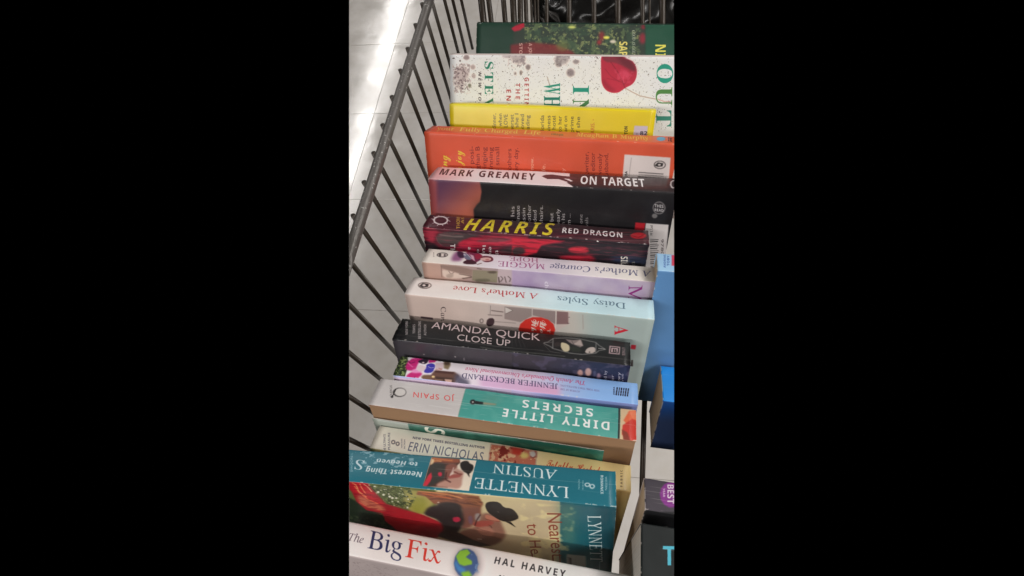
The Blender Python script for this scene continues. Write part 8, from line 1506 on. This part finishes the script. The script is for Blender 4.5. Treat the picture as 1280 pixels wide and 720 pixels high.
        ('Pc',[(108.5,-13.2),(109.2,-10.5),(110.5,-8.5),(112.5,-7.3),(114.7,-6.7),(117.1,-6.8),(118.9,-8.5),(120.0,-11.8),(121.7,-13.3),(123.8,-13.2),(125.6,-14.1),(126.9,-15.9),(128.0,-18.8),(128.9,-22.8),(128.5,-25.8),(126.8,-27.7),(124.9,-29.3),(122.9,-30.7),(120.6,-31.3),(118.1,-31.2),(115.7,-29.8),(113.5,-27.2),(111.6,-24.8),(110.0,-22.6),(108.9,-19.8),(108.5,-16.3)],(24,20,18),0.2,1),
        ('Pc',[(119.4,-31.2),(123.2,-31.1),(126.0,-38.1),(122.3,-33.8)],(24,20,18),0.15,1),
        ('Lc',[(115.8,-18.5),(116.5,-20.1)],0.6,(120,112,104),0.2),
        ('Lc',[(76.3,-15.3),(77.7,-14.4)],0.9,(206,190,176),0.2),
        ('Pc',[(158.8,2.9),(168.3,2.8),(198.4,2.0),(204.9,-111.7),(159.8,-111.2),(154.2,-66.8),(162.5,-30.9)],(22,92,104),4,1),
        ('Pc',[(177.7,1.7),(198.4,2.0),(204.9,-111.7),(179.0,-105.5)],(18,74,86),3,1),
        ('Nc',[(131.5,-5.0),(165.9,-4.2),(159.4,-77.9),(125.7,-74.0)],(222,206,150),9,0.55,4,0.7),
        ('Pc',[(156.3,-2.3),(164.0,-2.7),(163.2,-52.8),(156.7,-54.4)],(96,134,110),4,0.7),
        ('Tc','Nearest','K',(147.6,-15.6),(148.2,-77.6),(156.7,-13.8),(130,52,36)),
        ('Tc','to Heaven','K',(133.5,-31.9),(133.0,-109.1),(141.5,-30.2),(130,52,36)),
        ('Tc','LYNNETTE','U1',(172.6,-13.0),(175.2,-85.1),(180.7,-11.4),(206,220,220)),
        ('Pc',[(158.5,-69.4),(171.6,-68.5),(172.7,-103.2),(156.5,-102.4)],(176,180,176),0.4,1),
        ('Lc',[(159.9,-79.0),(162.8,-75.7),(167.2,-79.6),(168.8,-80.4)],0.9,(34,34,40),0.2),
        ('Lc',[(158.9,-74.2),(161.7,-74.8)],0.4,(34,34,40),0.2),
    ]),
    dict(name='hardback_book', label='white book titled The Big Fix with a small globe, nearest the camera', m=[[0.999941, 0.009959, 0.004246, -0.16511], [-0.010826, 0.919822, 0.392188, -0.02739], [-0.0, -0.392211, 0.919875, 0.57469], [0, 0, 0, 1]], L=212.1, T=20.9, W=152.0, H=40, base=(184, 170, 168), hard=True, r=1.8, arch=0.6, worn=0.1, coat=0.15, rough=0.5, paper='white', ops=[
        ('Ps',[(-1.5,24.2),(220.8,23.1),(219.6,-6.9),(13.7,-4.9)],(240,230,227),0.2,1),
        ('Ts','The','T',(21.2,8.5),(31.8,8.5),(20.3,13.2),(100,84,96)),
        ('Ts','Big','U',(35.9,6.3),(59.9,6.1),(33.5,17.4),(48,50,92)),
        ('Ts','Fix','U',(62.3,5.7),(86.4,5.6),(60.4,16.7),(224,60,48)),
        ('Ps',[(111.7,9.9),(111.9,5.8),(110.4,2.3),(107.6,-0.0),(103.9,-0.7),(100.2,0.4),(97.0,3.1),(95.1,6.9),(94.7,11.1),(96.1,14.8),(99.0,17.2),(102.8,17.9),(106.7,16.7),(109.9,13.8)],(150,136,138),2.2,1),
        ('Ps',[(110.1,10.3),(110.3,6.5),(108.9,3.3),(106.3,1.1),(103.0,0.5),(99.5,1.6),(96.6,4.0),(94.8,7.6),(94.5,11.4),(95.8,14.8),(98.4,17.1),(101.9,17.8),(105.5,16.6),(108.4,13.9)],(70,94,140),0.25,1),
        ('Ps',[(95.0,11.8),(96.6,15.5),(101.0,17.3),(103.7,15.3),(101.3,12.4),(105.9,10.8),(106.4,8.9),(101.6,7.1),(98.4,7.5),(96.8,9.1)],(140,190,60),0.3,1),
        ('Ps',[(95.5,9.9),(98.6,6.6),(103.1,5.5),(103.0,2.2),(98.4,3.7),(95.3,6.9)],(70,130,190),0.4,1),
        ('Ps',[(100.6,3.1),(105.4,4.9),(108.1,2.6),(103.6,-0.0)],(140,190,60),0.4,1),
        ('Ns',[(102.4,16.1),(109.3,14.3),(111.6,5.1),(106.4,5.1)],(104,130,170),3,0.6,0.5,1),
        ('Ts','HAL HARVEY','B5',(120.1,11.9),(165.3,11.8),(120.3,16.1),(50,46,50)),
        ('Ts','JUSTIN GILLIS','B',(123.7,1.8),(173.1,1.9),(123.8,5.9),(50,46,50)),
        ('Nc',[(26.4,-6.5),(60.1,-6.1),(56.5,-25.0),(18.6,-36.9)],(150,134,133),1.4,0.75,0.8,0.6),
    ]),
    dict(name='paperback_book', label='light blue paperback standing upright at the right edge beside the lavender and white books', m=[[1.0, 0.0, 0.0, 0.0473], [0.0, 0.913545, 0.406737, 0.18587], [0.0, -0.406737, 0.913545, 0.60838], [0, 0, 0, 1]], L=50.0, T=23.0, W=146.0, H=100, base=(92, 136, 184), worn=0.2, r=1.2, ops=[
        ('Ps',[(-2.2,41.2),(25.7,44.9),(20.9,-4.0),(-4.3,-7.5)],(164,206,240),0.2,1),
        ('Ts','TOBY','B',(8.6,6.3),(9.6,20.0),(6.9,6.0),(70,100,170)),
        ('Ts','ANDREWS','B',(5.9,3.8),(7.0,20.8),(4.4,3.6),(70,100,170)),
        ('Ps',[(11.4,21.4),(17.6,22.2),(16.3,7.3),(10.3,6.5)],(214,70,96),0.2,1),
    ]),
    dict(name='thin_book', label='thin teal blue book with a white edge, leaning in front of the light blue paperback', m=[[1.0, 0.0, 0.0, 0.05922], [0.0, 0.927184, 0.374607, 0.19098], [0.0, -0.374607, 0.927184, 0.59553], [0, 0, 0, 1]], L=50.0, T=5.0, W=130.0, H=100, base=(70, 152, 206), worn=0.9, r=0.8, arch=0.1, ops=[
        ('Pc',[(-1.0,2.2),(0.3,2.3),(-0.4,-132.3),(-2.6,-132.7)],(190,196,206),0.3,1),
    ]),
    dict(name='paperback_book', label='bright blue book with dark navy cover and beige page ends at the right edge', m=[[1.0, 0.0, 0.0, 0.06385], [0.0, 0.927184, 0.374607, 0.11076], [0.0, -0.374607, 0.927184, 0.53619], [0, 0, 0, 1]], L=50.0, T=37.0, W=66.0, H=60, base=(34, 44, 70), worn=1.0, r=1.2, paper='cream', ops=[
        ('Ps',[(-3.3,42.1),(23.2,46.1),(19.0,-0.1),(-5.3,-3.9)],(30,138,224),0.2,1),
        ('Gc',[(-17.2,-1.4),(17.9,5.7),(30.4,-59.6),(-11.6,-70.3)],(7.1,-0.6),(26,70,136),(11.9,-28.6),(42,56,88),0.3),
    ]),
    dict(name='paperback_book', label='dark grey book with a purple round badge on its spine, right edge', m=[[1.0, 0.0, 0.0, 0.0441], [0.0, 0.927184, 0.374607, 0.02583], [0.0, -0.374607, 0.927184, 0.59553], [0, 0, 0, 1]], L=50.0, T=20.5, W=130.0, H=60, base=(28, 28, 30), worn=1.0, r=1.2, paper='cream', ops=[
        ('Ps',[(-7.3,23.3),(27.6,28.9),(25.2,2.7),(-7.6,-2.7)],(70,64,72),0.2,1),
        ('Ps',[(24.1,13.2),(23.0,9.4),(20.7,6.2),(17.7,4.1),(14.4,3.5),(11.6,4.7),(9.7,7.2),(9.2,10.8),(10.1,14.6),(12.4,18.0),(15.5,20.2),(18.9,20.8),(21.8,19.5),(23.7,16.8)],(136,46,140),0.3,1),
        ('Ts','BEST','B',(14.2,18.1),(13.4,5.6),(18.1,18.7),(236,222,232)),
        ('Ts','YEAR','B',(11.3,15.0),(11.0,9.3),(12.6,15.2),(226,206,226)),
    ]),
    dict(name='hardback_book', label='dark green black book with a cyan letter T, lower right corner', m=[[1.0, 0.0, 0.0, 0.04175], [0.0, 0.984808, 0.173648, -0.01472], [0.0, -0.173648, 0.984808, 0.60303], [0, 0, 0, 1]], L=50.0, T=34.0, W=130.0, H=60, base=(26, 31, 31), worn=0.2, r=1.5, paper='white', ops=[
        ('Ts','THE','B',(12.2,13.1),(36.3,16.3),(12.4,22.9),(84,184,206)),
    ]),
]
roots = {B['name'] + str(i): make_book(B) for i, B in enumerate(BOOKS)}

# the loose front cover of the teal book has slipped down off its hinge
def build_loose_cover():
    root = next(o for o in bpy.data.objects if o.name.startswith('paperback_book') and o.get('loose'))
    N = {'u1': 168.7, 't0': -14.6, 'ug': 28.0, 'us': 41.2, 'ue': 55.8}
    T0, Lc, H = N['t0'], N['u1'], 70
    pr = Print('slipped_cover', Lc, H, 0, (34, 88, 72))
    g = N['ug']
    pr.run([('P', [(-5, 5), (g, 5), (g - 2, -80), (-5, -80)], (146, 152, 142), .3, 1),
            ('N', [(g, 5), (Lc, 5), (Lc, -80), (g, -80)], (54, 120, 100), 12, .6, 3, .6),
            ('T', 'SECRETS', 'B', (N['us'] - 1, -1.5), (N['us'] - 1, -60), (N['us'] + 14, -1.5), (206, 206, 190))])
    pr.a[-2:] = pr.a[-2:] * .6 + 70
    pr.wear(.4)
    m = printed('slipped_cover_print', pr.image(1, 1.2), .45, .2, .3)
    k = .001
    bm = sheet([(-1.1 * k, (T0 - H + H * i / 6) * k, -1, 0) for i in range(7)], Lc * k, .0004,
               lambda x, y, z: (x / k / Lc, (z / k - T0 + H) / H), lambda x, y, z: .0003 * math.sin(x * 40))
    mesh_obj('front_cover', bm, [m, CARD_EDGE], root)
build_loose_cover()
